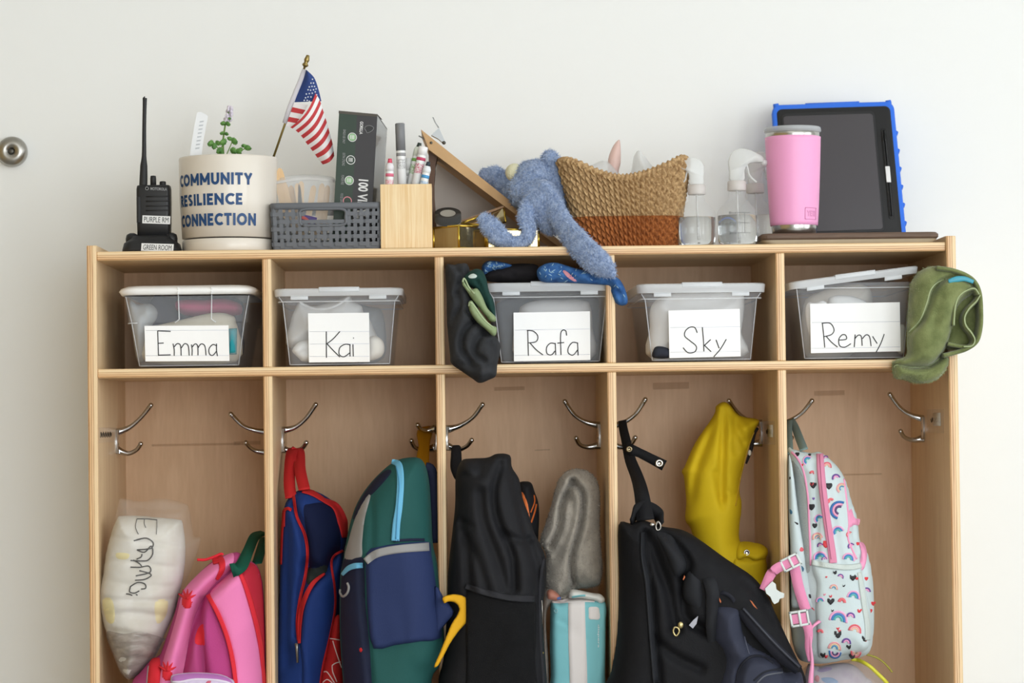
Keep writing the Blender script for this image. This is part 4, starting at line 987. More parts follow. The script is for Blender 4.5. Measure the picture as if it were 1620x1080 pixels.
# ---------------------------------------------------------------- clear spray bottles
m_cl = mat('clear_pet', 'e6ebec', .05, alpha=.13, spec=1.0); m_wat = mat('bottle_water', 'f6f9fa', .02, trans=1.0, ior=1.33); m_trg = mat('trigger_white', 'eef0ef', .35, alpha=.55); m_cap = mat('trigger_collar', 'e3dcd8', .45, alpha=.65)
def bottle(px, Y, rpx, y_sh, y_neck, y_col, y_top, label, marks, nz=1):
    c = P(px, 380, Y); r = rpx * M(Y); x, yv = c[0], Y; zq = lambda py: P(px, py, Y)[2] - zs
    t = thing('spray_bottle', label, 'spray bottle', (x, yv, zs)); C_ = (x, yv, zs)
    zsh, zn, zc, zt_ = zq(y_sh), zq(y_neck), zq(y_col), zq(y_top)
    B().lathe([(r * .80, .0004), (r * .95, .002), (r, .008), (r * 1.0, zsh * .95), (r * .97, zsh + .003), (r * .88, zsh + .009), (r * .72, zsh + .014), (r * .50, zn - .002), (r * .42, zn), (r * .40, zn + .006), (r * .40, zc)], C_, 40, cap1=False).build('bottle', m_cl, t)
    B().lathe([(r * .85, .003), (r * .94, .008), (r * .94, zsh * .93), (r * .93, zsh * .94), (.001, zsh * .94)], C_, 36).build('water', m_wat, t)
    B().lathe([(r * .44, zc - .012), (r * .46, zc - .011), (r * .46, zc + .002), (r * .40, zc + .004), (r * .1, zc + .004)], C_, 28).build('collar', m_cap, t)
    # trigger head: arched hood from the collar to the nozzle, with a lever below
    hh = zt_ - zc
    pf_ = catmull([(-.32, 0), (-.36, .3), (-.40, .62), (-.22, .88), (.15, 1.0), (.6, .96), (1.0, .84), (1.28, .72), (1.26, .58), (.85, .58), (.55, .52), (.36, .32), (.32, 0)], 3, True)
    rings = []
    for yo, k_ in ((-.27, .80), (-.20, .96), (0, 1.0), (.20, .96), (.27, .80)):
        rings.append([(x + nz * r * (.25 + (a_ - .25) * (.6 + .4 * k_)), yv + yo * r, zs + zc + .003 + hh * (.5 + (b_ - .5) * (.7 + .3 * k_))) for a_, b_ in pf_])
    B().loft(rings).build('trigger_head', m_trg, t)
    e_ = np.array((x + nz * r * 1.2, yv, zs + zc + hh * .65)); B().tube([e_, e_ + np.array([nz * r * .28, 0, -.002])], [r * .16, r * .13], 14).build('nozzle', m_trg, t)
    lp = catmull([(x + nz * r * .42, yv, zs + zc + hh * .72), (x + nz * r * .52, yv, zs + zc + hh * .45), (x + nz * r * .62, yv, zs + zc + hh * .22), (x + nz * r * .95, yv, zs + zc + hh * .02)], 5)
    V, F = ribbon(lp, (0, 1, 0), r * .34, .0025); mk('trigger', V, F, m_trg, t)
    B().tube([(x, yv, zs + zc), (x + .002, yv, zs + .012)], .0016, 8).build('dip_tube', mat('dip_tube', 'e8e8e8', .4, alpha=.6), t)
    if marks:
        bb = B()
        for k, pyk in enumerate(marks):
            z = P(px, pyk, Y - r)[2]
            for a0, a1 in ((-.12, .55),):
                arc = [(x + (r + .0004) * math.sin(a), yv - (r + .0004) * math.cos(a), z) for a in np.linspace(a0, a1, 8)]
                bb.add(*tube(arc, .00035, 5))
        bb.add(*tube([(x + (r + .0004) * math.sin(.25), yv - (r + .0004) * math.cos(.25), P(px, p_, Y - r)[2]) for p_ in np.linspace(marks[0], marks[-1], 5)], .0003, 5))
        bb.build('volume_marks', mat('mark_ink', '6a6d70', .5), t)
        for pyk, s_ in zip(marks, ('8oz', '4oz', '2oz')):
            z = P(px, pyk, Y - r)[2]
            text('volume_lettering', s_, MATS['mark_ink'], t, None, 0, lambda u, v, z=z: (x + (r + .0005) * math.sin(-.5 + .36 * u), yv - (r + .0005) * math.cos(-.5 + .36 * u), z - .002 + .004 * v), 4)
bottle(1111 - 8, .045, 31, 341, 318, 296, 252, 'clear spray bottle beside the seagrass basket', None, -1)
bottle(1167, .040, 33, 338, 314, 290, 238, 'clear spray bottle with black volume marks, middle of three', (336, 352, 368), 1)
bottle(1196, .125, 31, 338, 316, 294, 243, 'clear spray bottle standing behind, next to pink tumbler', None, 1)

# ---------------------------------------------------------------- dark laminated board, tablet, tumbler
m_bt = mat('board_dark', '6b5546', .6, var=.25, vscale=30, stretch=(1, 1, 12)); m_bl = mat('board_pale', 'c9bba4', .6, var=.1, vscale=30)
bo = thing('laminated_board', 'flat dark brown laminated board under tumbler and tablet', 'board', (P(1343, 378, .12)[0], .12, zs))
xa, xb = P(1203, 376, 0)[0], P(1487, 370, 0)[0]; zbm = P(1340, 378.5, .0)[2]; ztb_ = P(1340, 367, 0)[2]; hl = (zbm - zs)
hl = max(.004, hl)
B().loft([rrect((xa + xb) / 2, .13, (xb - xa) / 2 - i_, .135 - i_, .014, z) for z, i_ in ((zs + .0002, .010), (zs + hl, .003))]).build('pale_layer', m_bl, bo, False)
tb_ = zs + hl + .0105
B().loft([rrect((xa + xb) / 2, .13, (xb - xa) / 2 - i_, .135 - i_, .014, z) for z, i_ in ((zs + hl, .004), (zs + hl + .003, .001), (tb_ - .003, .001), (tb_, .004))]).build('dark_layer', m_bt, bo, False)
# tablet leaning on the wall
m_cb = mat('case_blue', '2f6fe0', .5); m_ck = mat('case_black', '19191b', .55); m_scr2 = mat('screen_off', '4a474b', .28, spec=.5)
Yb0 = .235; zt_ = P(1320, 166, .33)[2]; tl_h = zt_ - tb_
TLc, TRc, BRc = P(1220, 168.5, .325), P(1413, 162.5, .325), P(1433.5, 364, Yb0)
e_x = TRc - TLc; e_z = TRc - BRc; BRc = BRc - np.array([0, 0, BRc[2] - tb_ - .0008]) ; e_z = TRc - BRc
n_ = np.cross(e_x, e_z); n_ /= np.linalg.norm(n_)
def tp_(u, v, o=0.0): return BRc - e_x * (1 - u) + e_z * v + n_ * o   # u 0..1 left-right, v 0..1 up
tab = thing('tablet', 'dark tablet in a rugged blue and black case leaning on wall', 'tablet', tuple(tp_(.5, 0)))
wx, wz = np.linalg.norm(e_x), np.linalg.norm(e_z)
def plate(name, u0, u1, v0, v1, rad, o0, o1, m, bev=.002, bumpy=False):
    hw, hh_ = (u1 - u0) * wx / 2, (v1 - v0) * wz / 2; cu, cv = (u0 + u1) / 2, (v0 + v1) / 2; rings = []
    for o, i_ in ((o0, bev), (o0 + (o1 - o0) * .15, 0), (o1 - bev, 0), (o1 - bev * .3, bev * .4), (o1, bev)):
        rg = rrect(0, 0, hw - i_, hh_ - i_, rad, 0, 8)
        rings.append([tp_(cu + a / wx, cv + b / wz, o) for a, b, _ in rg])
    return B().loft(rings).build(name, m, tab)
o = plate('blue_bumper', 0, 1, 0, 1, .015, -.006, .008, m_cb, .003); autosmooth(o, 50)
for k in range(6):   # ribs and corner notches along the edges
    B().add(*tube([tp_(.998, .12 + .13 * k, -.004), tp_(.998, .12 + .13 * k, .006)], .0034, 10)).build('bumper_rib', m_cb, tab)
for u in (.04, .96):
    B().add(*tube([tp_(u - .02, .992, .001), tp_(u + .02, .996, .001)], .0058, 10)).build('corner_guard', m_cb, tab)
B().add(*tube([tp_(.28, .996, .001), tp_(.72, .998, .001)], .0045, 10)).build('top_guard', m_cb, tab)
o = plate('black_frame', .032, .968, .012, .966, .010, .004, .0095, m_ck, .003); autosmooth(o, 50)
o = plate('inner_lip', .065, .835, .05, .93, .010, .006, .0108, mat('case_lip', '242426', .6), .002); autosmooth(o, 50)
plate('screen', .085, .815, .07, .905, .006, .008, .0114, m_scr2, .0008)
plate('stylus_slot', .868, .915, .14, .80, .004, .008, .0102, mat('slot_black', '0c0c0d', .5), .0008)
plate('stylus', .876, .907, .16, .78, .003, .009, .0125, mat('stylus_dark', '2b2b2d', .4), .0015)
plate('white_label', .876, .912, .40, .515, .001, .010, .0132, m_white, .0005)
plate('camera_hole', .873, .905, .70, .76, .004, .009, .0129, MATS['slot_black'], .0005)
# tumbler
c = P(1256.5, 368, .045); x, yv = c[0], .045; zq = lambda py: P(1256, py, .045)[2]
tm = thing('tumbler', 'pink sleeved steel tumbler with clear lid beside tablet', 'tumbler', (x, yv, tb_))
kx = M(.045); rt_, rb_ = 44 * kx, 35 * kx; C_ = (x, yv, 0)
m_pk = mat('pink_powder_coat', 'f0a3cf', .42, bump=.06, bscale=1400); m_ss = mat('stainless', 'b9b7b3', .22, metal=1.0, bump=.01)
zt_, zlid, zsl0, zsl1 = zq(217), zq(208), zq(357.5), zq(217)
rz = lambda z: rb_ + (rt_ - rb_) * min(1, max(0, ((z - tb_) / (zlid - tb_)))) ** .6
prof = [(rb_ * .94, tb_), (rb_ * .97, tb_ + .002)] + [(rz(z) - .0008, z) for z in np.linspace(tb_ + .004, zlid, 24)] + [(rt_ * .93, zlid), (rt_ * .90, zlid - .01)]
B().lathe(prof, C_, 64).build('steel_body', m_ss, tm)
B().lathe([(rz(zsl0) - .001, zsl0)] + [(rz(z) + .0006, z) for z in np.linspace(zsl0 + .0006, zsl1 - .0006, 28)] + [(rz(zsl1) - .001, zsl1)], C_, 64, cap0=False, cap1=False).build('pink_sleeve', m_pk, tm)
B().lathe([(rt_ * .92, zlid - .004), (rt_ * 1.03, zlid - .001), (rt_ * 1.03, zlid + .003), (rt_ * 1.0, zlid + .006), (rt_ * .90, zlid + .006), (rt_ * .86, zlid + .002), (rt_ * .1, zlid + .002)], C_, 64).build('lid', mat('lid_clear', 'cfd2d6', .12, alpha=.55), tm)
m_lg = mat('logo_deboss', 'd98fbb', .45)
def on_t(u, v):
    a = .35 + .60 * u; z = zq(349) + (zq(331) - zq(349)) * v; r = rz(z) + .0011; return np.array([x + r * math.sin(a), yv - r * math.cos(a), z])
bx = [on_t(u, v) for u, v in [(t, 0) for t in np.linspace(0, 1, 8)] + [(1, t) for t in np.linspace(0, 1, 4)] + [(t, 1) for t in np.linspace(1, 0, 8)] + [(0, t) for t in np.linspace(1, 0, 4)]]
B().add(*tube(bx, .0004, 5)).build('logo_frame', m_lg, tm)
text('logo_lettering', 'YETI', m_lg, tm, None, .03, lambda u, v: on_t(.12 + .76 * u, .25 + .5 * v), 10)
# ---------------------------------------------------------------- storage bins in the cubbies
m_bin = mat('bin_clear', 'e9eef6', .12, alpha=.10, spec=.8); m_lid = mat('bin_lid', 'f1f5fa', .25, alpha=.55); m_lidw = mat('lid_white', 'f8f8f7', .35)
m_edge = mat('bin_highlight', 'eef3fb', .2, alpha=.6); m_card = mat('index_card', 'fcfcfd', .7); m_rule = mat('card_rule', 'cfd4e2', .7); m_pen = mat('pen_black', '2b2b2d', .6)
zm = ZM
def bin_(name_label, tl, tr, bl, br, y_lid, y_skirt, y_rim, y_bot, Yf, emma=False, depth=.318, lid_tilt=0.0, lidx=None, yaw=0.0):
    """front corners in pixels: tl/tr at the rim, bl/br at the base"""
    x0, x1 = P(tl, y_rim, Yf)[0], P(tr, y_rim, Yf)[0]; a0, a1 = P(bl, y_bot, Yf)[0], P(br, y_bot, Yf)[0]
    cx = (a0 + a1) / 2; cy = Yf + depth / 2; hwT, hwB = (x1 - x0) / 2, (a1 - a0) / 2; cxT = (x0 + x1) / 2
    mid_px = (tl + tr) / 2
    zr = P(mid_px, y_rim, Yf)[2]; zk = P(mid_px, y_skirt, Yf)[2]; zl = P(mid_px, y_lid, Yf)[2]
    t = thing('storage_bin', name_label, 'storage bin', (cx, cy, zm)); H = zr - zm
    rot = Matrix.Rotation(yaw, 3, 'Z'); 
    def xf(v):
        if not yaw: return v
        d = rot @ Vector((v[0] - cx, v[1] - Yf, 0)); return (cx + d.x, Yf + d.y, v[2])
    def ring(z, grow=0.0, r=.016):
        k = (z - zm) / H; hw = hwB + (hwT - hwB) * k; hd = depth / 2 - (hwT - hwB) * (1 - k); c_ = cx + (cxT - cx) * k
        return [xf(v) for v in rrect(c_, cy, hw + grow, hd + grow, r, z)]
    if emma:
        zstep = P(mid_px, 510, Yf)[2]
        rg = [ring(zm + .0015, -.008), ring(zm + .005, -.001), ring(zstep - .001, 0), ring(zstep, .0028), ring(zr, .0025)]
    else:
        zb1 = P(mid_px, y_rim + 9, Yf)[2]
        rg = [ring(zm + .001, -.004, .010), ring(zm + .004, -.0005, .010), ring(zb1, 0, .010), ring(zb1, .0055, .012), ring(zr, .0055, .012)]
    inn = [[(v[0] + (cx - v[0]) * .018, v[1] + (cy - v[1]) * .010, v[2]) for v in r_] for r_ in rg[::-1]]
    inn[-1] = [(v[0], v[1], v[2] + .002) for v in inn[-1]]
    if not emma: inn = [inn[0], inn[2], inn[3], inn[4]]
    o = B().loft(rg + inn).build('tub', m_bin, t); autosmooth(o, 35)
    q0 = [rg[1], rg[2], rg[-1]]     # thick tub corners and foot; their edge highlight put on as pale tubes
    for ci in (14, 21): B().tube([np.array(r_[ci]) for r_ in q0], .0008, 6).build('corner_highlight', m_edge, o)
    B().tube([np.array(v) for v in rg[1][14:22]], .0006, 6).build('foot_highlight', m_edge, o)
    # lid
    gl = .010 if not emma else .0085
    def tilt(v):
        return (v[0], v[1], v[2] + lid_tilt * (v[0] - (cxT - hwT)))
    lr = lambda z, g, r=.016: [tilt(v) for v in ring(z, g, r)]
    if emma:
        L_ = [lr(zk, gl - .001, .03), lr(zk + .006, gl + .0025, .03), lr(zl - .004, gl - .001, .03), lr(zl, gl - .012, .024), lr(zl + .0008, gl - .022, .02)]
        lo = B().loft([lr(zk, gl - .004, .028)] + L_, False, True).build('lid', m_lidw, t)
        for u in (.43, .70):   # moulded notches on the lid and latch ribs down the tub
            xx = x0 + (x1 - x0) * u
            B().box(xx - .0012, xx + .0012, Yf - gl - .0032, Yf - gl + .004, zk, zl - .003, .0006).build('lid_notch', mat('lid_shadow', 'e2e2e0', .4), lo)
            B().tube([(xx, Yf - .003, zk), (xx + (.001 if u < .5 else -.0012), Yf - .001, zstep + .005), (xx + (-.006 if u < .5 else .006), Yf - .0005, zstep)], .0011, 6).build('moulded_rib', m_lid, o)
        B().tube([v for v in ring(zstep, .0032)[12:18]], .001, 6).build('step_rib', m_lid, o)
    else:
        L_ = [lr(zk - .0005, gl - .003), lr(zk, gl), lr(zl - .002, gl), lr(zl, gl - .0025), lr(zl, gl - .012), lr(zl - .004, gl - .016)]
        lo = B().loft(L_, False, True).build('lid', m_lid, t); autosmooth(lo, 35)
        gx = cxT; 
        g0 = [tilt(v) for v in ((gx - .030, 0, 0), (gx + .032, 0, 0))]
        V = B().box(gx - .031, gx + .033, Yf - gl - .002, Yf + .012, zl - .006, zl + .002, .001).V
        Fb = B().box(gx - .031, gx + .033, Yf - gl - .002, Yf + .012, zl - .006, zl + .002, .001).F
        mk('grip', [tilt(v) for v in V], Fb, m_lid, lo)
        for s_ in (-1, 1):
            V = B().box(gx + s_ * .062 - .014, gx + s_ * .062 + .014, Yf - gl + .001, Yf - gl + .004, zk - .006, zk + .001, .001); mk('latch_tab', [tilt(v) for v in V.V], V.F, m_lid, lo)
        B().loft([ring(zb1, .006, .012), ring(zb1 + .0015, .0062, .012)], False, False).build('rim_line', m_lid, o)
    return t, Yf
def name_card(t, quad, Yc, rules, words, r=.00085):
    """quad: px corners bl, br, tl"""
    bl, br, tl = PX(quad, Yc); c_ = card('name_card', bl, br, tl, m_card, t)
    bb = B()
    for y0, y1 in rules: bb.add(*tube([P(quad[0][0] + 1, y0, Yc - .0003), P(quad[1][0] - 1, y1, Yc - .0003)], .00025, 4))
    bb.build('ruled_lines', m_rule, c_)
    strokes('handwritten_name', words, r, m_pen, c_, lambda o: PX(o, Yc - .0006), .3, 5)
ze = Z(190, 430, 6.748)
t, Yf = bin_('clear bin labelled Emma with an opaque white lid', 198, 394, 215, 379, 451.5, 466, 468, 579.5, .028, emma=True)
name_card(t, ze([(270, 955), (1168, 950), (260, 575)]), .030, [(522.5, 522), (562.5, 562)], [ze([(400, 628), (540, 634)]), ze([(402, 628), (406, 760), (410, 895)]), ze([(408, 762), (465, 758)]), ze([(410, 888), (540, 884)]),
    ze([(565, 765), (578, 830), (578, 895)]), ze([(578, 800), (610, 765), (645, 785), (652, 893)]), ze([(655, 810), (690, 765), (728, 790), (738, 893)]),
    ze([(762, 775), (770, 830), (768, 893)]), ze([(768, 805), (800, 768), (828, 790), (832, 890)]), ze([(832, 810), (865, 768), (905, 790), (918, 890)]),
    ze([(1035, 790), (990, 775), (950, 820), (955, 875), (990, 890), (1030, 845)]), ze([(1030, 765), (1030, 840), (1040, 898)])])
zk_ = Z(410, 390, 4.697)
t, Yf = bin_('clear bin labelled Kai with frosted lid, half of cubby left empty', 444.5, 627, 456, 618, 456, 468, 468.5, 577.5, .026)
name_card(t, zk_([(370, 860), (823, 856), (363, 495)]), .0270, [(524.3, 524), (544, 543.5), (563.7, 563.3)], [zk_([(499, 630), (500, 825)]), zk_([(600, 630), (550, 685), (502, 722)]), zk_([(505, 722), (550, 770), (600, 820)]),
    zk_([(680, 730), (640, 725), (600, 750), (595, 800), (630, 818), (672, 790)]), zk_([(675, 728), (676, 815)]), zk_([(697, 725), (700, 815)]), zk_([(699, 676), (701, 679), (700, 682)])])
zr_ = Z(680, 390, 4.697)
t, Yf = bin_('clear bin labelled Rafa wedged beside crammed clothes', 778, 962, 792, 951, 447, 461, 461.5, 572.5, .026)
name_card(t, zr_([(625, 852), (1193, 842), (622, 490)]), .0270, [(522, 520), (562, 560.5)], [zr_([(728, 622), (730, 710), (733, 810)]), zr_([(722, 622), (770, 628), (803, 665), (790, 705), (735, 715)]), zr_([(745, 715), (790, 765), (842, 805)]),
    zr_([(930, 720), (895, 718), (868, 750), (872, 795), (905, 803), (930, 775)]), zr_([(932, 715), (936, 805)]), zr_([(1017, 660), (1010, 625), (985, 622), (972, 660), (975, 805)]), zr_([(948, 717), (998, 712)]),
    zr_([(1095, 715), (1060, 712), (1030, 750), (1030, 790), (1065, 805), (1100, 765)]), zr_([(1098, 712), (1102, 808)])])
zy_ = Z(960, 390, 4.697)
t, Yf = bin_('clear bin labelled Sky with frosted lid and pale lining', 1018, 1200, 1031, 1191, 448.5, 463, 464, 570.5, .020, yaw=.006)
name_card(t, zy_([(465, 828), (995, 815), (458, 475)]), .0205, [(518, 516.5), (557, 555.5)], [zy_([(672, 640), (655, 602), (620, 598), (585, 625), (580, 665), (620, 700), (665, 740), (655, 780), (605, 788), (567, 750)]),
    zy_([(710, 598), (718, 690), (722, 778)]), zy_([(772, 690), (724, 735)]), zy_([(728, 735), (775, 780)]), zy_([(812, 692), (835, 755)]), zy_([(888, 688), (845, 760), (795, 818)])])
zq_ = Z(1220, 390, 4.5)
t, Yf = bin_('clear bin labelled Remy with its lid popped up on right', 1258, 1443, 1273, 1434, 444, 456, 447, 562.5, .018, lid_tilt=.118)
name_card(t, zq_([(283, 758), (922, 745), (277, 408)]), .0185, [(510, 508.5), (551, 548.5)], [zq_([(365, 545), (375, 640), (382, 718)]), zq_([(360, 545), (420, 545), (448, 590), (430, 625), (378, 640)]), zq_([(390, 635), (430, 680), (473, 715)]),
    zq_([(485, 665), (535, 658), (530, 630), (505, 628), (482, 660), (488, 705), (525, 715), (568, 690)]), zq_([(598, 625), (592, 715)]), zq_([(596, 655), (620, 630), (642, 640), (648, 705)]), zq_([(650, 655), (675, 628), (700, 640), (712, 708)]),
    zq_([(722, 638), (755, 690)]), zq_([(805, 622), (780, 690), (748, 750)])])
# ---------------------------------------------------------------- what is in the bins
def soft_thing(name, label, cat, pts, Y, T, m, group=None, **k):
    s_ = Soft(pts, Y, T, **k); return s_, s_.build(name, m, None, label=label, cat=cat, group=group)
W_cl = mat('cotton_white', 'eeeeec', .9, bump=.2, bscale=200); W_cr = mat('cotton_cream', 'e3ddcc', .9, bump=.2, bscale=200); m_diap = mat('diaper_white', 'f1f3f5', .8, bump=.1, bscale=150)
wr = ((.004, 60), (.002, 150))
soft_thing('crumpled_bag', 'crumpled pale plastic at the left inside the Emma bin', 'plastic wrap', ze([(95, 300), (180, 350), (320, 340), (400, 420), (380, 520), (330, 600), (300, 900), (190, 960), (140, 700)]), .10, .035, mat('frost_wrap', 'cfd3d6', .5, alpha=.7), noise=((.008, 70), (.003, 170)), seed=2)
soft_thing('folded_shirt', 'dark grey folded cloth behind the pink one in Emma bin', 'clothing', ze([(330, 300), (600, 280), (1260, 280), (1300, 560), (1240, 940), (330, 940)]), .25, .02, mat('cloth_slate', '5c6076', .9), noise=wr, seed=3)
soft_thing('pink_cloth', 'bundled rose pink cloth in the Emma bin', 'clothing', ze([(585, 360), (620, 305), (760, 295), (900, 300), (1050, 285), (1180, 300), (1290, 350), (1300, 440), (1200, 470), (1000, 480), (720, 470), (620, 420)]), .16, .04, mat('cloth_rose', 'd65a88', .85, bump=.2, bscale=200), noise=wr, seed=4)
soft_thing('cream_cloth', 'folded cream cloth behind the Emma name card', 'clothing', ze([(300, 620), (440, 560), (700, 500), (900, 450), (1060, 435), (1180, 460), (1240, 540), (1240, 960), (280, 960)]), .085, .03, W_cr, noise=((.002, 60),), seed=5)
soft_thing('wipes_pack', 'small teal pack standing right of the Emma name card', 'pack', ze([(1150, 605), (1250, 600), (1245, 880), (1150, 885)]), .05, .012, mat('pack_teal', '2f9aa5', .4), smooth=1, R=.006)
# Kai
s_, o = soft_thing('ruffled_diaper', 'ruffled white diaper pushed up inside the Kai bin', 'diaper', zk_([(235, 560), (265, 470), (300, 405), (340, 430), (420, 440), (520, 415), (620, 385), (672, 362), (690, 400), (760, 440), (775, 490), (830, 560), (840, 760), (240, 760)]), .12, .045, m_diap, noise=((.006, 90, (1, .5)), (.003, 220)), seed=6)
for i, ln in enumerate(([(300, 415), (420, 465), (560, 445), (670, 375)],)): s_.piping('ruffle_edge', zk_(ln), .0025, m_diap, o)
soft_thing('rolled_diaper', 'plump rolled white diaper right of Kai name card', 'diaper', zk_([(800, 700), (850, 662), (910, 690), (932, 750), (915, 810), (860, 840), (800, 835)]), .055, .018, mat('diaper_cream', 'f0ebe2', .8), seed=7)
soft_thing('rolled_diaper', 'rolled white diaper low left of Kai name card', 'diaper', zk_([(245, 770), (290, 710), (370, 695), (450, 720), (450, 850), (330, 855), (295, 830), (265, 800)]), .055, .018, m_diap, creases=((zk_([(300, 800), (330, 780), (400, 775)]), 3, .006),), seed=8)
soft_thing('bag_of_wipes', 'grey striped soft pack at the back of Kai bin', 'pack', zk_([(700, 460), (830, 450), (920, 500), (930, 820), (700, 840)]), .22, .03, mat('pack_grey', 'a9adb2', .6), noise=wr, seed=9)
# Rafa
soft_thing('diaper_pack', 'white wrapped diaper bundle behind the Rafa name card', 'diaper', zr_([(660, 500), (700, 430), (800, 400), (950, 395), (1120, 395), (1190, 430), (1210, 600), (1195, 840), (650, 840)]), .10, .05, mat('wrap_white', 'f2f2f4', .4), noise=((.003, 60), (.0015, 180)), seed=10)
soft_thing('dark_cloth', 'dark folded clothes at the back of Rafa bin', 'clothing', zr_([(500, 420), (900, 400), (1290, 410), (1270, 840), (530, 840)]), .24, .03, mat('cloth_greyblue', '7d828c', .9), noise=wr, seed=11)
# Sky
s_, o = soft_thing('white_bag', 'white bag lining swelling up inside the Sky bin', 'bag', zy_([(330, 440), (430, 360), (560, 330), (700, 320), (850, 310), (960, 325), (1015, 350), (1020, 480), (1000, 640), (1010, 820), (340, 840), (320, 600)]), .09, .05, mat('bag_white', 'efefef', .6), creases=((zy_([(470, 420), (700, 440), (930, 400)]), 8, .006),), noise=((.003, 50), (.001, 160)), seed=12)
soft_thing('navy_sock', 'small dark sock at lower left inside the Sky bin', 'sock', zy_([(345, 770), (370, 740), (430, 745), (470, 770), (470, 825), (345, 825)]), .03, .010, mat('cloth_navy', '30333d', .9), noise=((.002, 160),), seed=13)
# Remy
soft_thing('beige_cloth', 'beige folded cloth filling the left of Remy bin', 'clothing', zq_([(230, 420), (330, 330), (450, 290), (620, 265), (700, 300), (720, 400), (700, 560), (560, 780), (250, 780)]), .12, .05, mat('cloth_beige', 'e4dfd7', .9), noise=((.003, 50),), seed=14)
soft_thing('rolled_diaper', 'white rolled diaper peeking over the Remy name card', 'diaper', zq_([(400, 400), (430, 355), (520, 345), (620, 365), (690, 410), (690, 520), (400, 520)]), .052, .02, m_diap, noise=((.001, 90),), seed=15)
soft_thing('paper_wad', 'crumpled white paper left of the Remy name card', 'paper', zq_([(245, 440), (270, 395), (310, 400), (370, 385), (400, 420), (330, 500), (285, 640), (255, 560)]), .04, .012, m_card, noise=((.004, 120),), seed=16)
soft_thing('cream_pack', 'cream pack at right side inside the Remy bin', 'pack', zq_([(900, 575), (955, 570), (958, 745), (900, 750)]), .05, .012, W_cr, seed=17)

# ---------------------------------------------------------------- clothes crammed beside the Rafa bin
m_char = mat('fleece_charcoal', '37383b', .95, var=.2, vscale=60, bump=.35, bscale=350)
s_, o = soft_thing('charcoal_jacket', 'charcoal jacket spilling over the shelf edge beside Rafa bin', 'jacket',
    zr_([(115, 140), (180, 130), (220, 120), (280, 125), (300, 200), (290, 280), (320, 350), (350, 430), (400, 540), (470, 640), (520, 720), (518, 800), (500, 880), (490, 960), (440, 990), (370, 1015), (320, 985), (240, 930), (160, 870), (150, 800), (130, 600), (125, 500), (125, 350)]),
    -.018, .055, m_char, R=.03, Tb=.012, tilt=(0, .22), noise=((.004, 55, (1, .6)), (-.004, 60, (1, .5)), (.0015, 140)), step=.003, seed=20,
    creases=((zr_([(210, 360), (220, 450), (160, 560)]), 5, .014), (zr_([(330, 560), (250, 640), (235, 760), (300, 860)]), 5, .018), (zr_([(400, 640), (340, 720), (330, 800), (400, 850)]), 5, .016), (zr_([(280, 480), (330, 560), (420, 660)]), 4, .008), (zr_([(200, 160), (230, 230), (200, 340)]), 5, .012), (zr_([(180, 880), (300, 900), (480, 900)]), 6, .010), (zr_([(440, 720), (480, 780), (490, 860)]), 4, .010)))
s_.strip('zip_edge', zr_([(255, 470), (310, 540), (330, 580)]), 2, .002, mat('zip_dark', '2a2a2c', .4), o)
m_sage = mat('knit_sage', '8f9f78', .9, bump=.3, bscale=300); m_teal = mat('cloth_dkteal', '24443f', .9, var=.25, vscale=60)
s_, o = soft_thing('teal_shirt', 'dark teal shirt with white print stuffed above sage cloth', 'clothing', zr_([(250, 235), (290, 190), (340, 165), (390, 180), (420, 240), (440, 330), (480, 420), (490, 560), (460, 520), (400, 430), (350, 330), (280, 290)]), -.035, .03, m_teal, noise=((.003, 80),), creases=((zr_([(350, 260), (390, 330), (430, 430)]), 3, .012),), step=.003, seed=21)
s_.patch('white_print', zr_([(285, 220), (320, 200), (350, 215), (340, 232), (300, 235)]), .0008, mat('print_frost', 'c9d6d4', .8), o)
for i, (pts, Y_, lb) in enumerate(((zr_([(245, 240), (262, 270), (300, 320), (350, 310), (390, 370), (430, 460), (488, 520), (488, 555), (450, 555), (420, 520), (370, 460), (320, 400), (275, 330), (240, 280)]), -.055, 'sage green folded cloth, upper fold beside Rafa bin'), (zr_([(285, 420), (310, 400), (340, 440), (400, 520), (450, 580), (495, 600), (492, 650), (470, 665), (420, 620), (350, 560), (300, 490)]), -.062, 'sage green folded cloth, lower fold beside Rafa bin'))):
    s_, o = soft_thing('sage_cloth', lb, 'clothing', pts, Y_, .018, m_sage, noise=((.0015, 90),), step=.003, seed=22 + i, creases=((lerp := zr_([(300, 340), (360, 420), (440, 520)]), 2.5, .006),) if i == 0 else ((zr_([(330, 470), (400, 560), (470, 630)]), 2.5, .006),))
    s_.piping('hem', zr_([(244, 262), (252, 238), (266, 250), (290, 300), (330, 350)]) if i == 0 else zr_([(290, 440), (300, 415), (330, 440), (400, 540), (470, 600)]), .0014, mat('hem_sage', 'a9b892', .9), o)
soft_thing('black_cloth', 'black folded garment lying along the top of Rafa bin', 'clothing', zr_([(400, 200), (480, 150), (600, 130), (720, 125), (800, 140), (830, 200), (820, 262), (440, 262)]), .06, .03, mat('cloth_black', '222023', .9, bump=.2), noise=((.004, 60), (-.003, 80)), creases=((zr_([(480, 160), (600, 200), (640, 260)]), 3, .006),), seed=24)
m_bp = mat('print_blue', '416ea8', .75, col2='264c84', vscale=90)
m_bfl = mat('print_pale', '8fb0c8', .8)
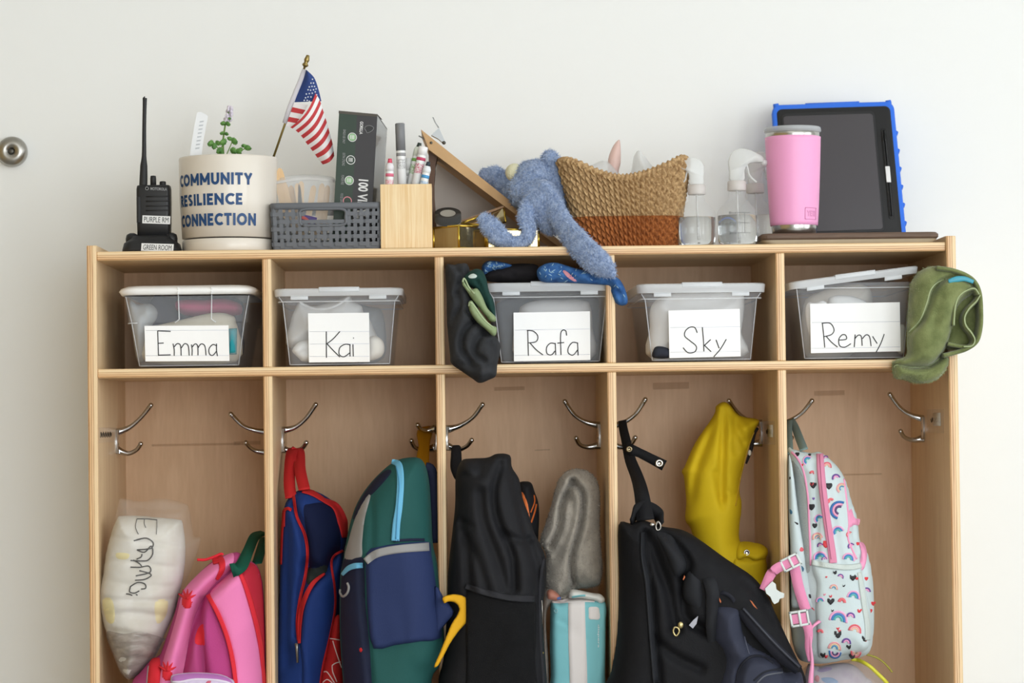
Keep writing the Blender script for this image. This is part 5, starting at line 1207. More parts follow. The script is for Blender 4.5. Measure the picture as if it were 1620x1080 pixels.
def blue_cloth(lb, pts, Y, T, seed, hang=()):
    s_, o = soft_thing('blue_print_cloth', lb, 'clothing', pts, Y, T, m_bp, noise=((.004, 70), (-.003, 90)), step=.003, seed=seed, creases=hang)
    g = np.random.RandomState(seed); mn = np.array(pts).min(0); mx = np.array(pts).max(0); bb = 0
    while bb < 40:
        x, y = mn + g.rand(2) * (mx - mn)
        if inside(np.array([[x, y]]), np.array(pts, float))[0]:
            dx, dy = g.uniform(-6, 6), g.uniform(2, 5)
            q = [(x, y), (x + dx * .5, y - dy * .5), (x + dx, y - dy)]
            if inside(np.array([[x + dx, y - dy]]), np.array(pts, float))[0]: s_.strip('printed_sprig', q, [.6, 1.6, .6], .0008, m_bfl, o, smooth=3, nw=3)
            bb += 1
    return s_, o
blue_cloth('blue printed cloth scrap above the left of Rafa lid', zr_([(385, 150), (420, 110), (480, 105), (560, 120), (610, 140), (560, 165), (450, 185), (400, 210)]), .04, .02, 31)
s_, o = blue_cloth('blue printed cloth hanging out over right of Rafa lid', zr_([(795, 180), (850, 130), (930, 118), (1000, 135), (1080, 160), (1180, 182), (1290, 200), (1390, 228), (1440, 290), (1470, 385), (1462, 428), (1420, 438), (1375, 412), (1345, 340), (1330, 292), (1180, 278), (1000, 268), (830, 260)]), .004, .026, 32, (( zr_([(960, 150), (1040, 220), (1100, 255)]), 3, .01), (zr_([(1180, 225), (1240, 250), (1320, 260)]), 3, .01), (zr_([(1390, 330), (1420, 380), (1425, 420)]), 4, .014)))
s_.patch('pink_oval', zr_([(985, 178), (1010, 180), (1060, 220), (1092, 255), (1070, 258), (1020, 225)]), .0015, mat('oval_pink', 'c98a94', .8), o)
# ---------------------------------------------------------------- green fleece blanket on the right
zg = Z(1220, 390, 4.5); m_gf = mat('fleece_green', '858d5c', .95, var=.22, vscale=45, bump=.5, bscale=420, sheen=.3, col2='656e43'); m_ge = mat('fleece_hem', 'a9b58c', .95, bump=.5, bscale=500)
gbk = thing('green_blanket', 'olive green fleece blanket stuffed beside the Remy bin', 'blanket', tuple(P(1480, 566, .02)))
main = Soft(zg([(985, 330), (1010, 230), (1080, 160), (1180, 137), (1270, 155), (1380, 200), (1450, 260), (1440, 330), (1330, 420), (1280, 600), (1230, 740), (1130, 845), (1000, 855), (900, 845), (860, 830), (900, 800), (965, 770), (970, 640)]), -.02, .035, R=.03, Tb=.05, noise=((.0025, 45), (.0012, 140)), step=.003, seed=41,
    creases=((zg([(1290, 215), (1200, 250), (1140, 320), (1110, 420), (1060, 530), (975, 620)]), 4, .014), (zg([(1180, 300), (1160, 420), (1130, 560)]), 9, .005)))
mo = main.build('front_fold', m_gf, gbk)
main.piping('hem', zg([(1290, 222), (1205, 243), (1140, 300), (1108, 400), (1060, 520), (975, 612)]), .0012, m_ge, mo)
main.patch('overlap_fold', zg([(1290, 215), (1330, 225), (1420, 275), (1400, 310), (1330, 390), (1290, 500), (1275, 600), (1225, 735), (1130, 838), (1000, 850), (900, 840), (960, 790), (985, 640), (1060, 545), (1120, 420), (1150, 320), (1210, 250)]), .006, m_gf, gbk, noise=((.002, 50),))
low = Soft(zg([(862, 840), (900, 830), (1000, 852), (1130, 840), (1215, 770), (1260, 790), (1255, 850), (1200, 930), (1120, 968), (1030, 972), (940, 945), (880, 935)]), -.012, .03, R=.02, noise=((.002, 70), (.001, 180)), step=.003, seed=42, creases=((zg([(950, 940), (1080, 930), (1220, 830)]), 4, .005),))
lo_ = low.build('lower_roll', m_gf, gbk); fz = mat('fuzz_green', 'a3ab7c', .95, col2='7c8557', vscale=80)
fur('fuzz', mo, 9000, .0028, .0004, fz, gbk, seed=8); fur('fuzz', lo_, 4000, .0028, .0004, fz, gbk, seed=9); low.piping('hem', zg([(870, 860), (900, 842), (1000, 858), (1130, 846), (1210, 778)]), .0012, m_ge, lo_)
def cloth_sheet(name, pxs, y0, y1, th, m, parent, taper=1.0):
    c_ = catmull(pxs, 8); a = PX(c_, y0); K = len(a); t = np.gradient(a, axis=0); t /= np.linalg.norm(t, axis=1)[:, None]; nn = np.stack([t[:, 2], 0 * t[:, 0], -t[:, 0]], 1)
    V = []; ny = 6
    for sgn in (-.5, .5):
        for i in range(K):
            for j in range(ny + 1):
                y = y0 + (y1 - y0) * j / ny; V.append(a[i] + nn[i] * th * sgn * (0.55 if j == 0 else 1) + np.array([0, y - y0, 0]))
    n = K * (ny + 1); F = []
    for i in range(K - 1):
        for j in range(ny):
            q_ = i * (ny + 1) + j; F += [(q_, q_ + 1, q_ + ny + 2, q_ + ny + 1), (q_ + n, q_ + ny + 1 + n, q_ + ny + 2 + n, q_ + 1 + n)]
        for j in (0, ny):
            q_ = i * (ny + 1) + j; F.append((q_, q_ + ny + 1, q_ + ny + 1 + n, q_ + n))
    for i in (0, K - 1):
        for j in range(ny):
            q_ = i * (ny + 1) + j; F.append((q_, q_ + 1, q_ + 1 + n, q_ + n))
    return mk(name, V, F, m, parent, weld=1e-6)
YL = -.055
loop = cloth_sheet('right_loop', zg([(1180, 150), (1290, 165), (1390, 200), (1455, 250), (1490, 330), (1500, 450), (1497, 570), (1470, 670), (1400, 725), (1310, 755), (1230, 775)]), YL, -.012, .007, m_gf, gbk)
cloth_sheet('inner_loop', zg([(1300, 560), (1310, 430), (1340, 350), (1400, 308), (1450, 300), (1480, 340)]), YL, -.014, .006, m_gf, gbk)
cloth_sheet('inner_wave', zg([(1488, 345), (1460, 390), (1410, 440), (1378, 500), (1385, 560), (1430, 620), (1450, 665), (1430, 705), (1370, 712), (1300, 700), (1262, 690)]), YL + .003, -.014, .006, m_gf, gbk)
Soft(zg([(1250, 300), (1400, 290), (1488, 340), (1490, 560), (1450, 690), (1330, 730), (1240, 720), (1260, 560)]), -.010, .010, noise=((.002, 60),), step=.004, seed=44).build('back_fold', m_gf, gbk)
B().add(*tube(PX(catmull(zg([(1262, 248), (1320, 232), (1380, 230), (1440, 252)]), 5), YL - .004), [.003, .005, .004, .003], 8, .3)).build('satin_tag', mat('satin_teal', '3f9ab0', .35), gbk)
for pl_ in (zg([(1300, 560), (1310, 430), (1340, 350), (1400, 308), (1450, 300), (1480, 340)]), zg([(1488, 345), (1460, 390), (1410, 440), (1378, 500), (1385, 560), (1430, 620), (1450, 665), (1430, 705), (1370, 712)])):
    B().add(*tube(PX(catmull(pl_, 6), YL), .0012, 6)).build('hem', m_ge, gbk)
# ---------------------------------------------------------------- first hanging bay
zd = Z(140, 780, 3.6); z1 = Z(130, 780, 3.6)
dpk = thing('diaper_stack', 'stack of white diapers in clear bag with Emma written on it', 'diaper pack', tuple(P(215, 1075, .06)))
body = Soft(zd([(165, 142), (185, 130), (280, 128), (400, 138), (510, 150), (536, 172), (552, 320), (540, 470), (512, 590), (490, 680), (450, 770), (420, 830), (360, 940), (250, 1050), (195, 1020), (150, 920), (105, 800), (75, 690), (62, 580), (85, 460), (100, 350), (130, 230)]), .035, .055, R=.045, Tb=.045, noise=((.002, 40), (-.0045, 55, (.6, 1)), (.001, 120)), step=.003, seed=51,
    creases=((zd([(140, 240), (300, 262), (540, 300)]), 3, .003), (zd([(95, 370), (300, 385), (545, 420)]), 4, .002), (zd([(75, 480), (300, 515), (530, 520)]), 4, .002), (zd([(62, 590), (280, 600), (510, 600)]), 4, .005), (zd([(90, 690), (280, 670), (480, 700)]), 5, .004), (zd([(110, 770), (260, 790), (430, 820)]), 6, .008), (zd([(150, 880), (280, 850), (400, 870)]), 5, .006), (zd([(180, 960), (270, 920), (350, 930)]), 5, .005)))
m_dp = mat('diaper_stack_white', 'dedbd6', .75, var=.08, vscale=25, bump=.15, bscale=90, col2='cfc9bd')
bo_ = body.build('diapers', m_dp, dpk)
for pts in ([(80, 610), (130, 600), (150, 680), (140, 740), (100, 720)], [(380, 620), (450, 610), (440, 700), (390, 740)], [(160, 340), (230, 345), (220, 375), (165, 372)]):
    body.patch('yellow_print', zd(pts), .0006, mat('print_butter', 'e3d7a4', .8), bo_)
wr_ = [[(275, 146), (330, 146), (392, 152)], [(277, 146), (268, 190), (284, 232)], [(320, 148), (318, 170), (326, 194)], [(390, 152), (390, 190), (387, 233)],
       [(258, 270), (290, 262), (300, 258)], [(275, 265), (330, 255), (368, 280), (362, 310), (330, 318), (276, 322)], [(276, 322), (320, 335), (358, 300), (366, 345), (340, 380), (300, 385), (240, 382)], [(275, 375), (300, 362), (305, 345)], [(255, 380), (290, 400), (300, 420), (240, 420)], [(300, 420), (345, 415), (350, 450), (270, 470)], [(290, 440), (345, 455), (356, 470), (320, 490), (265, 495)],
       [(240, 530), (235, 560), (262, 568), (290, 555)], [(240, 530), (280, 508), (320, 515), (326, 540), (300, 545)], [(215, 572), (235, 575), (250, 582)], [(270, 575), (280, 580)]]
strokes('handwritten_name', [zd(w_) for w_ in wr_], .0011, m_pen, bo_, lambda o: body.pts(o) - np.array([0, .0012, 0]), .4, 5)
film = Soft(zd([(170, 60), (190, 28), (300, 45), (420, 28), (540, 55), (575, 90), (600, 240), (640, 260), (600, 400), (560, 500), (520, 600), (500, 700), (450, 850), (370, 960), (250, 1062), (188, 1032), (140, 925), (98, 805), (66, 690), (54, 580), (76, 460), (92, 350), (135, 200)]), .036, .060, R=.05, Tb=.05, noise=((.004, 90), (.0025, 230)), step=.003, seed=52, creases=((zd([(190, 60), (400, 90), (560, 70)]), 5, .01), (zd([(250, 50), (350, 75), (480, 55)]), 3, .006)))
film.build('clear_bag', mat('bag_film', 'e6e2dc', .10, alpha=.10, spec=1.0), dpk)
body.patch('bag_bottom', zd([(100, 790), (200, 800), (300, 790), (430, 825), (420, 850), (365, 950), (255, 1056), (192, 1028), (145, 925)]), .003, mat('bag_gather', 'a89e96', .3, col2='847a73', vscale=60, stretch=(1, 1, 2.5)), dpk, noise=((.0035, 110, (.5, 1.6)), (.002, 240, (.5, 1.5))), step=.003)

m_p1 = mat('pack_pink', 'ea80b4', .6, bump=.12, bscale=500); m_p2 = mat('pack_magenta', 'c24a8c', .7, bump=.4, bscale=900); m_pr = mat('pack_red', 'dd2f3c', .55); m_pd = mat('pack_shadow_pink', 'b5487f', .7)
pbk = Soft(z1([(860, 338), (900, 342), (960, 385), (1005, 430), (1030, 540), (1042, 760), (1048, 1000), (1050, 1250), (1000, 1400), (400, 1400), (290, 1250), (285, 1080), (330, 1020), (400, 940), (440, 925), (480, 820), (525, 690), (560, 575), (650, 470), (760, 375)]), .02, .075, R=.06, Tb=.09, step=.004, noise=((.002, 35), (-.003, 40)), seed=53,
    creases=((z1([(860, 440), (760, 520), (690, 600), (650, 720), (600, 900), (560, 1080)]), 9, .03), (z1([(700, 600), (690, 760), (720, 1000)]), 6, .014)))
pk_t = thing('pink_backpack', 'pink backpack with strawberries, red piping and green hanging loop', 'backpack', tuple(P(370, 1180, .05)))
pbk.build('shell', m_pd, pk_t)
ls = [(862, 342), (800, 362), (720, 410), (640, 480), (575, 560), (540, 690), (500, 830), (460, 960), (440, 1120), (545, 1120), (585, 970), (610, 830), (640, 700), (690, 600), (770, 500), (850, 430)]
st1 = pbk.patch('shoulder_strap', z1(ls), .010, m_p1, pk_t, edge=.010)
pbk.patch('mesh_back', z1([(700, 590), (725, 600), (780, 720), (830, 850), (860, 980), (870, 1120), (720, 1120), (700, 900), (690, 720)]), .004, m_p2, pk_t)
st2 = pbk.patch('shoulder_strap', z1([(840, 455), (895, 445), (925, 500), (965, 640), (1005, 800), (1030, 960), (1042, 1120), (885, 1120), (862, 960), (825, 820), (775, 690), (722, 580)]), .012, m_p1, pk_t, edge=.010)
pbk.strip('red_binding', z1([(718, 575), (775, 680), (830, 820), (862, 960), (882, 1110)]), 6.5, .013, m_pr, st2)
pbk.strip('red_binding', z1([(900, 448), (940, 545), (985, 700), (1018, 850), (1036, 1000), (1042, 1110)]), [5, 7, 7, 6, 5], .012, m_pr, st2)
pbk.patch('red_side', z1([(905, 440), (955, 392), (1005, 432), (1028, 540), (1040, 760), (1040, 930), (1010, 800), (970, 640)]), .003, mat('pack_dkred', 'b8283a', .6), pk_t)
pbk.strip('red_binding', z1([(745, 385), (790, 378), (800, 430), (770, 490)]), [10, 12, 9, 4], .012, m_pr, st1)
pbk.patch('red_pocket', z1([(385, 960), (430, 935), (445, 960), (440, 1120), (375, 1120)]), .008, m_pr, pk_t); pbk.piping('grey_zip', z1([(378, 985), (372, 1050), (368, 1110)]), .0016, m_grey, pk_t)
def strawberry(cx, cy, s_, host):
    pbk.patch('strawberry', z1([(cx - 34 * s_, cy - 8 * s_), (cx - 10 * s_, cy - 22 * s_), (cx + 20 * s_, cy - 18 * s_), (cx + 36 * s_, cy + 5 * s_), (cx + 25 * s_, cy + 42 * s_), (cx - 2 * s_, cy + 52 * s_), (cx - 28 * s_, cy + 36 * s_)]), .0105, m_pr, host, edge=.001, step=.0025)
    for a in (-2.6, -2.0, -1.5, -1.0, -.45):
        pbk.strip('strawberry_leaf', z1([(cx, cy - 10 * s_), (cx + 30 * s_ * math.cos(a), cy - 10 * s_ + 30 * s_ * math.sin(a)), (cx + 58 * s_ * math.cos(a), cy - 10 * s_ + 58 * s_ * math.sin(a))]), [3, 4 * s_, .8], .0108, m_pr, host, smooth=2, nw=3)
strawberry(600, 610, 1.0, st1); strawberry(488, 1020, 1.0, st1)
pbk.patch('strawberry', z1([(660, 770), (690, 745), (700, 800), (700, 860), (670, 865), (640, 845)]), .0018, m_pr, pk_t, edge=.001)
m_grn = mat('loop_green', '12503f', .7, bump=.2, bscale=500)
W_ = np.array([P(*p_, y) for p_, y in zip(z1([(850, 440), (905, 415), (945, 330), (985, 245), (1040, 225)]), (-.05, -.04, .03, .12, .2))])
V, F = ribbon(catmull(W_, 6), (1, .2, -.35), [.022, .02, .017, .016, .016], .002); mk('hanging_loop', V, F, m_grn, pk_t)
W_ = np.array([P(*p_, y) for p_, y in zip(z1([(995, 400), (1010, 350), (1040, 250)]), (.03, .07, .2))]); V, F = ribbon(catmull(W_, 6), (1, .2, .2), .016, .002); mk('hanging_loop', V, F, m_grn, pk_t)
B().add(*tube(PX(catmull(z1([(655, 378), (700, 378), (750, 362), (790, 345), (802, 352)]), 5), .0), .0022, 8)).build('zip_pull', m_pr, pk_t)
m_lil = mat('pouch_lilac', 'd9c9e6', .7, var=.12, vscale=60); m_lid_ = mat('pouch_inside', 'b673b9', .7)
pch = Soft(z1([(503, 1052), (530, 1030), (640, 1020), (770, 1028), (840, 1052), (872, 1095), (880, 1300), (520, 1300), (510, 1120)]), -.085, .02, R=.02, noise=((.001, 60),), seed=54, step=.003)
po = pch.build('lilac_pouch', m_lil, None, label='lilac fabric pouch at the foot of pink backpack', cat='pouch')
pch.patch('opening', z1([(508, 1054), (535, 1034), (640, 1024), (770, 1032), (836, 1055), (862, 1090), (830, 1075), (760, 1062), (640, 1058), (560, 1072), (520, 1072)]), .001, m_lid_, po, edge=.002)
pch.piping('rim', z1([(515, 1074), (560, 1074), (640, 1060), (760, 1064), (830, 1078), (866, 1096)]), .0018, mat('pouch_rim', 'e6dbee', .7), po)
pch.patch('pink_print', z1([(705, 1075), (735, 1062), (728, 1085), (712, 1100)]), .001, mat('print_coral', 'c9607a', .7), po)

# ---------------------------------------------------------------- second bay: blue and red bag, teal and navy backpack
z2 = Z(410, 620, 2.348); zbl = Z(420, 880, 5.4)
m_b1 = mat('bag_royal', '1e3877', .6, bump=.15, bscale=500); m_b2 = mat('bag_navy_in', '10193a', .8); m_r2 = mat('bag_red', 'c32a2c', .6, bump=.15, bscale=500)
bl_t = thing('blue_backpack', 'open royal blue backpack with red piping hung by red loop', 'backpack', tuple(P(480, 1190, .1)))
blu = Soft(z2([(92, 432), (130, 375), (180, 360), (250, 388), (298, 435), (330, 515), (315, 600), (305, 760), (275, 940), (250, 1080), (240, 1300), (80, 1300), (62, 1080), (72, 850), (80, 600)]), .10, .06, R=.05, Tb=.08, step=.004, noise=((.002, 40, (1, .4)), (-.004, 45, (1, .4)), (.001, 110)), seed=55,
    creases=((z2([(130, 420), (170, 520), (185, 620), (160, 740), (150, 900)]), 6, .02), (z2([(110, 470), (105, 700), (110, 1000)]), 9, .008), (z2([(185, 640), (250, 660), (290, 600)]), 10, .02)))
blu.build('shell', m_b1, bl_t)
blu.patch('open_mouth', z2([(165, 430), (190, 415), (250, 412), (290, 450), (300, 520), (300, 585), (265, 620), (250, 665), (205, 700), (178, 710), (185, 620), (175, 520)]), .0015, m_b2, bl_t)
blu.patch('dark_lining', z2([(180, 655), (215, 650), (250, 640), (250, 668), (205, 702), (178, 712)]), .003, mat('lining_grey', '2c3230', .8), bl_t)
fp = blu.patch('front_flap', z2([(305, 590), (318, 640), (312, 760), (280, 920), (250, 1090), (245, 1200), (170, 1200), (160, 1000), (150, 900), (165, 790), (200, 720), (250, 672), (272, 625)]), .014, m_b1, bl_t, edge=.012)
blu.strip('red_binding', z2([(90, 500), (92, 445), (105, 432), (120, 438)]), 5, .003, m_r2, bl_t); blu.strip('red_binding', z2([(92, 440), (85, 520), (80, 640)]), 3.5, .003, m_r2, bl_t)
blu.strip('red_binding', z2([(128, 385), (140, 460), (170, 530), (180, 600), (172, 680), (152, 770), (142, 850), (146, 920)]), 4.5, .005, m_r2, bl_t)
blu.strip('red_binding', z2([(160, 365), (200, 375), (240, 400), (285, 425), (310, 480), (318, 540)]), [7, 9, 7, 12, 16, 8], .004, m_r2, bl_t)
blu.strip('red_binding', z2([(245, 672), (200, 710), (165, 780), (152, 850), (150, 930)]), [3, 7, 8, 7, 4], .015, m_r2, fp)
blu.strip('red_binding', z2([(312, 588), (280, 606), (270, 640), (282, 720), (284, 800), (266, 900), (240, 1010), (228, 1090)]), 3.5, .016, m_r2, fp)
W_ = np.array([P(*p_, y) for p_, y in zip(z2([(118, 392), (112, 330), (118, 240), (130, 212), (148, 225), (152, 290), (168, 362)]), (.075, .11, .18, .222, .2, .13, .075))])
V, F = ribbon(catmull(W_, 6), (1, -.12, 0), .0185, .0022); mk('hanging_loop', V, F, m_r2, bl_t)
m_zip = mat('zip_metal', '9a9690', .3, metal=.9)
zz = blu.pts(zbl([(270, 740), (272, 770), (278, 900)])); zz[:, 1] -= .012
B().add(*tube(zz, [.0035, .0026, .0018], 8)).build('zip_pull', m_zip, bl_t)
# red panel with white line pattern between the bags
rp_ = Soft(zbl([(610, 500), (640, 520), (650, 700), (665, 860), (670, 1100), (660, 1500), (440, 1500), (470, 1080), (510, 900), (545, 720), (580, 560)]), .055, .02, R=.03, step=.004, seed=56)
ro = rp_.build('side_panel', mat('bag_red_dk', 'a8201f', .6), bl_t)
for ln in ([(550, 700), (590, 705), (632, 712)], [(500, 985), (530, 990), (590, 1080)], [(570, 930), (575, 985), (610, 1070)], [(570, 930), (600, 910), (640, 900)], [(490, 1075), (530, 1050), (580, 1090)], [(575, 720), (605, 820), (650, 950)]):
    rp_.piping('white_line', zbl(ln), .0009, mat('print_lace', 'e0c9c6', .7), ro)
# teal and navy backpack
m_tl = mat('pack_teal_green', '23524f', .6, bump=.12, bscale=500); m_nv = mat('pack_navy', '27335a', .6, bump=.12, bscale=500); m_nd = mat('pack_navy_dark', '1c2036', .65, bump=.12, bscale=500); m_rf = mat('reflective_grey', '8f8d8c', .5); m_lz = mat('zip_sky', '6db3d6', .6)
tn_t = thing('teal_backpack', 'teal and navy backpack with grey band and sky blue zips', 'backpack', tuple(P(620, 1200, .05)))
tn = Soft(z2([(300, 700), (312, 620), (335, 500), (365, 410), (420, 330), (495, 262), (555, 243), (605, 252), (630, 320), (640, 450), (645, 560), (662, 640), (672, 760), (686, 880), (684, 960), (668, 1020), (640, 1070), (625, 1250), (330, 1250), (312, 1080), (300, 900)]), -.012, .07, R=.055, Tb=.16, Rb=.08, step=.004, noise=((.0015, 35), (-.0035, 38, (1, .5)), (.001, 90, (1, .5))), seed=57, creases=((z2([(385, 640), (390, 760), (410, 940), (420, 1080)]), 4, .008), (z2([(420, 400), (425, 500), (420, 610)]), 5, .004)))
tn.build('shell', m_tl, tn_t)
tn.patch('dark_top', z2([(345, 480), (368, 412), (420, 335), (470, 290), (490, 300), (430, 370), (395, 400), (360, 460)]), .002, m_nd, tn_t)
tn.patch('grey_panel', z2([(398, 385), (415, 380), (392, 470), (382, 560), (378, 615), (318, 625), (335, 540), (360, 460)]), .002, m_rf, tn_t)
sd = tn.patch('side_pocket', z2([(312, 625), (340, 618), (385, 615), (392, 680), (395, 780), (410, 940), (420, 1100), (420, 1230), (335, 1230), (316, 1080), (304, 900), (304, 720)]), .003, m_nd, tn_t)
tn.strip('sky_zip', z2([(308, 678), (330, 655), (355, 645), (385, 643)]), [5, 8, 9, 8], .006, m_lz, sd)
ring = tn.pts(catmull(zbl([(700, 225), (712, 260), (700, 310), (665, 340), (640, 310), (640, 280)]), 6)); ring[:, 1] -= .005
B().add(*tube(ring, .002, 8)).build('ring_logo', m_rf, sd)
tn.patch('red_dot', z2([(370, 955), (378, 947), (385, 957), (377, 967)]), .005, m_r2, sd, edge=.001, step=.0015)
fp = tn.patch('front_pocket', z2([(398, 600), (440, 575), (520, 562), (600, 556), (634, 558), (640, 600), (655, 700), (668, 800), (678, 910), (600, 925), (500, 940), (425, 952), (405, 850), (398, 720)]), .010, m_nv, tn_t, edge=.008, smooth=2)
tn.strip('reflective_band', z2([(396, 628), (440, 598), (520, 582), (632, 573)]), [11, 12.5, 12.5, 13], .0115, m_rf, fp)
tn.strip('binding', z2([(500, 552), (560, 548), (615, 548)]), 4, .004, m_nd, tn_t)
sz = tn.strip('sky_zip', z2([(492, 258), (518, 270), (525, 330), (520, 420), (510, 490), (506, 552)]), [7, 11, 11, 11, 12, 13], .004, m_lz, tn_t)
tn.strip('zip_teeth', z2([(508, 275), (520, 340), (515, 430), (508, 545)]), 1.5, .0055, mat('zip_line', '3f86ad', .5), tn_t)
m_yl = mat('strap_yellow', 'e0a722', .6, bump=.25, bscale=600)
Soft(z2([(584, 160), (590, 136), (612, 128), (638, 126), (645, 142), (634, 190), (632, 250), (630, 285), (590, 280), (585, 240), (592, 200)]), .205, .004, R=.005, Tb=.003, smooth=3, step=.003, tilt=(0, 1.6), seed=68, creases=((z2([(622, 150), (618, 200), (612, 262)]), 2, .003),)).build('hanging_loop', mat('strap_ochre', 'c08a14', .6), tn_t)
B().add(*tube(np.array([P(*p_, y) for p_, y in zip(catmull(z2([(618, 278), (640, 290), (650, 360), (655, 450), (660, 560)]), 4), np.linspace(.02, .02, 17))]), .008, 10, .4)).build('back_strap', m_nd, tn_t)
z3b = Z(680, 600, 2.25)
ys_ = Soft(z3b([(46, 775), (75, 765), (112, 768), (140, 788), (149, 818), (138, 858), (108, 890), (75, 935), (48, 985), (30, 1016), (14, 1022), (36, 970), (56, 920), (78, 868), (98, 838), (104, 815), (92, 796), (68, 790), (50, 796)]), -.070, .004, R=.004, Tb=.001, smooth=3, step=.0025, seed=58, tilt=(.25, 0))
ys_.build('yellow_strap', m_yl, tn_t)
Soft(z3b([(18, 735), (48, 775), (86, 826), (62, 862), (40, 890), (15, 900)]), -.055, .006, R=.01, Tb=.004, smooth=2, step=.004, seed=59).build('strap_anchor', m_nv, tn_t)
# ---------------------------------------------------------------- third bay: black backpack, grey fleece, diaper pack
zk3 = Z(690, 680, 4.91)
m_bk = mat('nylon_black', '1f1f22', .62, bump=.15, bscale=500); m_bk2 = mat('nylon_black_soft', '2a2a2e', .7, bump=.15, bscale=500); m_msh = mat('mesh_black', '151517', .8, bump=1.0, bscale=900)
bk_t = thing('black_backpack', 'limp black backpack with mesh pocket hung beside grey fleece', 'backpack', tuple(P(780, 1190, .06)))
bkp = Soft(z3b([(92, 345), (112, 290), (150, 281), (205, 278), (240, 264), (285, 270), (292, 312), (318, 355), (330, 420), (355, 490), (372, 545), (400, 600), (414, 650), (412, 740), (402, 800), (404, 900), (412, 1000), (418, 1100), (418, 1300), (60, 1300), (30, 1090), (48, 1000), (60, 850), (64, 700), (78, 560), (90, 450)]), -.010, .065, R=.055, Tb=.14, Rb=.08, step=.004, noise=((.003, 35, (1, .5)), (-.005, 42, (1, .45)), (.001, 120)), seed=61,
    creases=((z3b([(170, 290), (180, 330), (150, 345), (120, 340)]), 5, .008), (z3b([(250, 300), (225, 400), (240, 500), (290, 620), (300, 740)]), 6, .018), (z3b([(180, 400), (190, 500), (240, 640), (270, 740)]), 8, .012), (z3b([(110, 500), (130, 600), (140, 740)]), 7, .014), (z3b([(300, 350), (330, 470), (350, 560), (380, 680), (385, 800)]), 7, .016), (z3b([(130, 560), (170, 640), (200, 740)]), 6, .008), (z3b([(260, 545), (330, 570), (370, 560)]), 5, .010), (z3b([(100, 520), (125, 505), (150, 520)]), 4, .006)))
bkp.build('shell', m_bk, bk_t)
mp_ = bkp.patch('mesh_pocket', z3b([(135, 745), (200, 765), (290, 782), (370, 785), (380, 860), (375, 1000), (372, 1200), (150, 1200), (130, 1000), (128, 850)]), .008, m_msh, bk_t, noise=((.005, 28, (1, .35)), (.0015, 100)))
bkp.strip('pocket_binding', z3b([(128, 735), (200, 758), (290, 776), (372, 780)]), [8, 9, 10, 10], .011, m_bk2, mp_)
bkp.piping('zip_edge', z3b([(404, 640), (392, 720), (390, 800), (392, 900), (398, 1000), (404, 1090)]), .003, m_bk2, bk_t)
Soft(zk3([(122, 128), (155, 118), (190, 128), (198, 220), (197, 300), (185, 390), (150, 385), (125, 340), (110, 290), (112, 220)]), .20, .004, R=.006, Tb=.004, smooth=3, step=.003, tilt=(0, .55), seed=60).build('hanging_loop', m_bk, bk_t)
zz = bkp.pts(z3b([(398, 785), (400, 830), (400, 870)])); zz[:, 1] -= .006; B().add(*tube(zz, .0011, 6)).build('zip_pull', m_zip, bk_t)
zz = bkp.pts(z3b([(401, 972), (403, 975)])); B().add(*sphere(zz[0] - np.array([0, .004, 0]), .002, 8, 6)).build('brass_stud', m_bra, bk_t)
ob = Soft(zk3([(640, 420), (690, 398), (740, 412), (765, 480), (795, 570), (800, 700), (792, 900), (800, 1400), (805, 2400), (560, 2400), (560, 1400), (600, 800), (630, 560)]), .135, .035, R=.03, Tb=.03, step=.004, seed=62)
oo_ = ob.build('striped_bag', m_bk, None, label='black bag with orange stripes tucked behind black backpack', cat='bag')
m_or = mat('bag_orange', 'ee7f42', .6)
ob.patch('orange_panel', zk3([(645, 545), (668, 478), (690, 520), (712, 575), (728, 690), (700, 640)]), .0015, m_or, oo_, edge=.001, smooth=2)
ob.strip('orange_stripe', zk3([(762, 505), (765, 560), (735, 640)]), 2, .001, mat('bag_orange_dk', 'c25f24', .6), oo_); ob.strip('orange_stripe', zk3([(780, 575), (765, 640), (738, 720)]), 2.5, .001, MATS['bag_orange_dk'], oo_)
zG = Z(840, 720, 3.0); m_gr = mat('fleece_grey', 'b0a89d', .95, var=.12, vscale=120, bump=.7, bscale=420, sheen=.3)
gfl = Soft(zG([(42, 410), (68, 330), (98, 235), (120, 150), (150, 92), (205, 65), (268, 76), (312, 118), (328, 200), (325, 330), (335, 470), (336, 560), (322, 612), (270, 628), (200, 640), (190, 700), (90, 700), (60, 600), (72, 480), (58, 440)]), .12, .06, R=.045, Tb=.07, step=.0033, noise=((.002, 50), (.0012, 200), (.0008, 420)), seed=63,
    creases=((zG([(90, 430), (130, 340), (145, 230), (195, 125)]), 5, .036), (zG([(195, 122), (240, 180), (240, 260), (225, 350), (195, 450), (186, 530), (205, 625)]), 4.5, .038), (zG([(170, 200), (190, 230), (175, 330), (120, 470)]), 9, .014), (zG([(320, 330), (270, 400), (230, 430)]), 8, .006)))
gf_t = thing('grey_fleece', 'soft grey fleece blanket folded above the teal diaper pack', 'blanket', tuple(P(900, 950, .12)))
go_ = gfl.build('blanket', m_gr, gf_t); fur('fuzz', go_, 14000, .0032, .0004, mat('fuzz_grey', 'b0a9a0', .95, col2='8a837a', vscale=120), gf_t, seed=10)
zT = Z(855, 920, 6.75); m_aq = mat('pack_aqua', '80c0c7', .35, bump=.1, bscale=60); m_pkw = mat('pack_white', 'e2dbd8', .4)
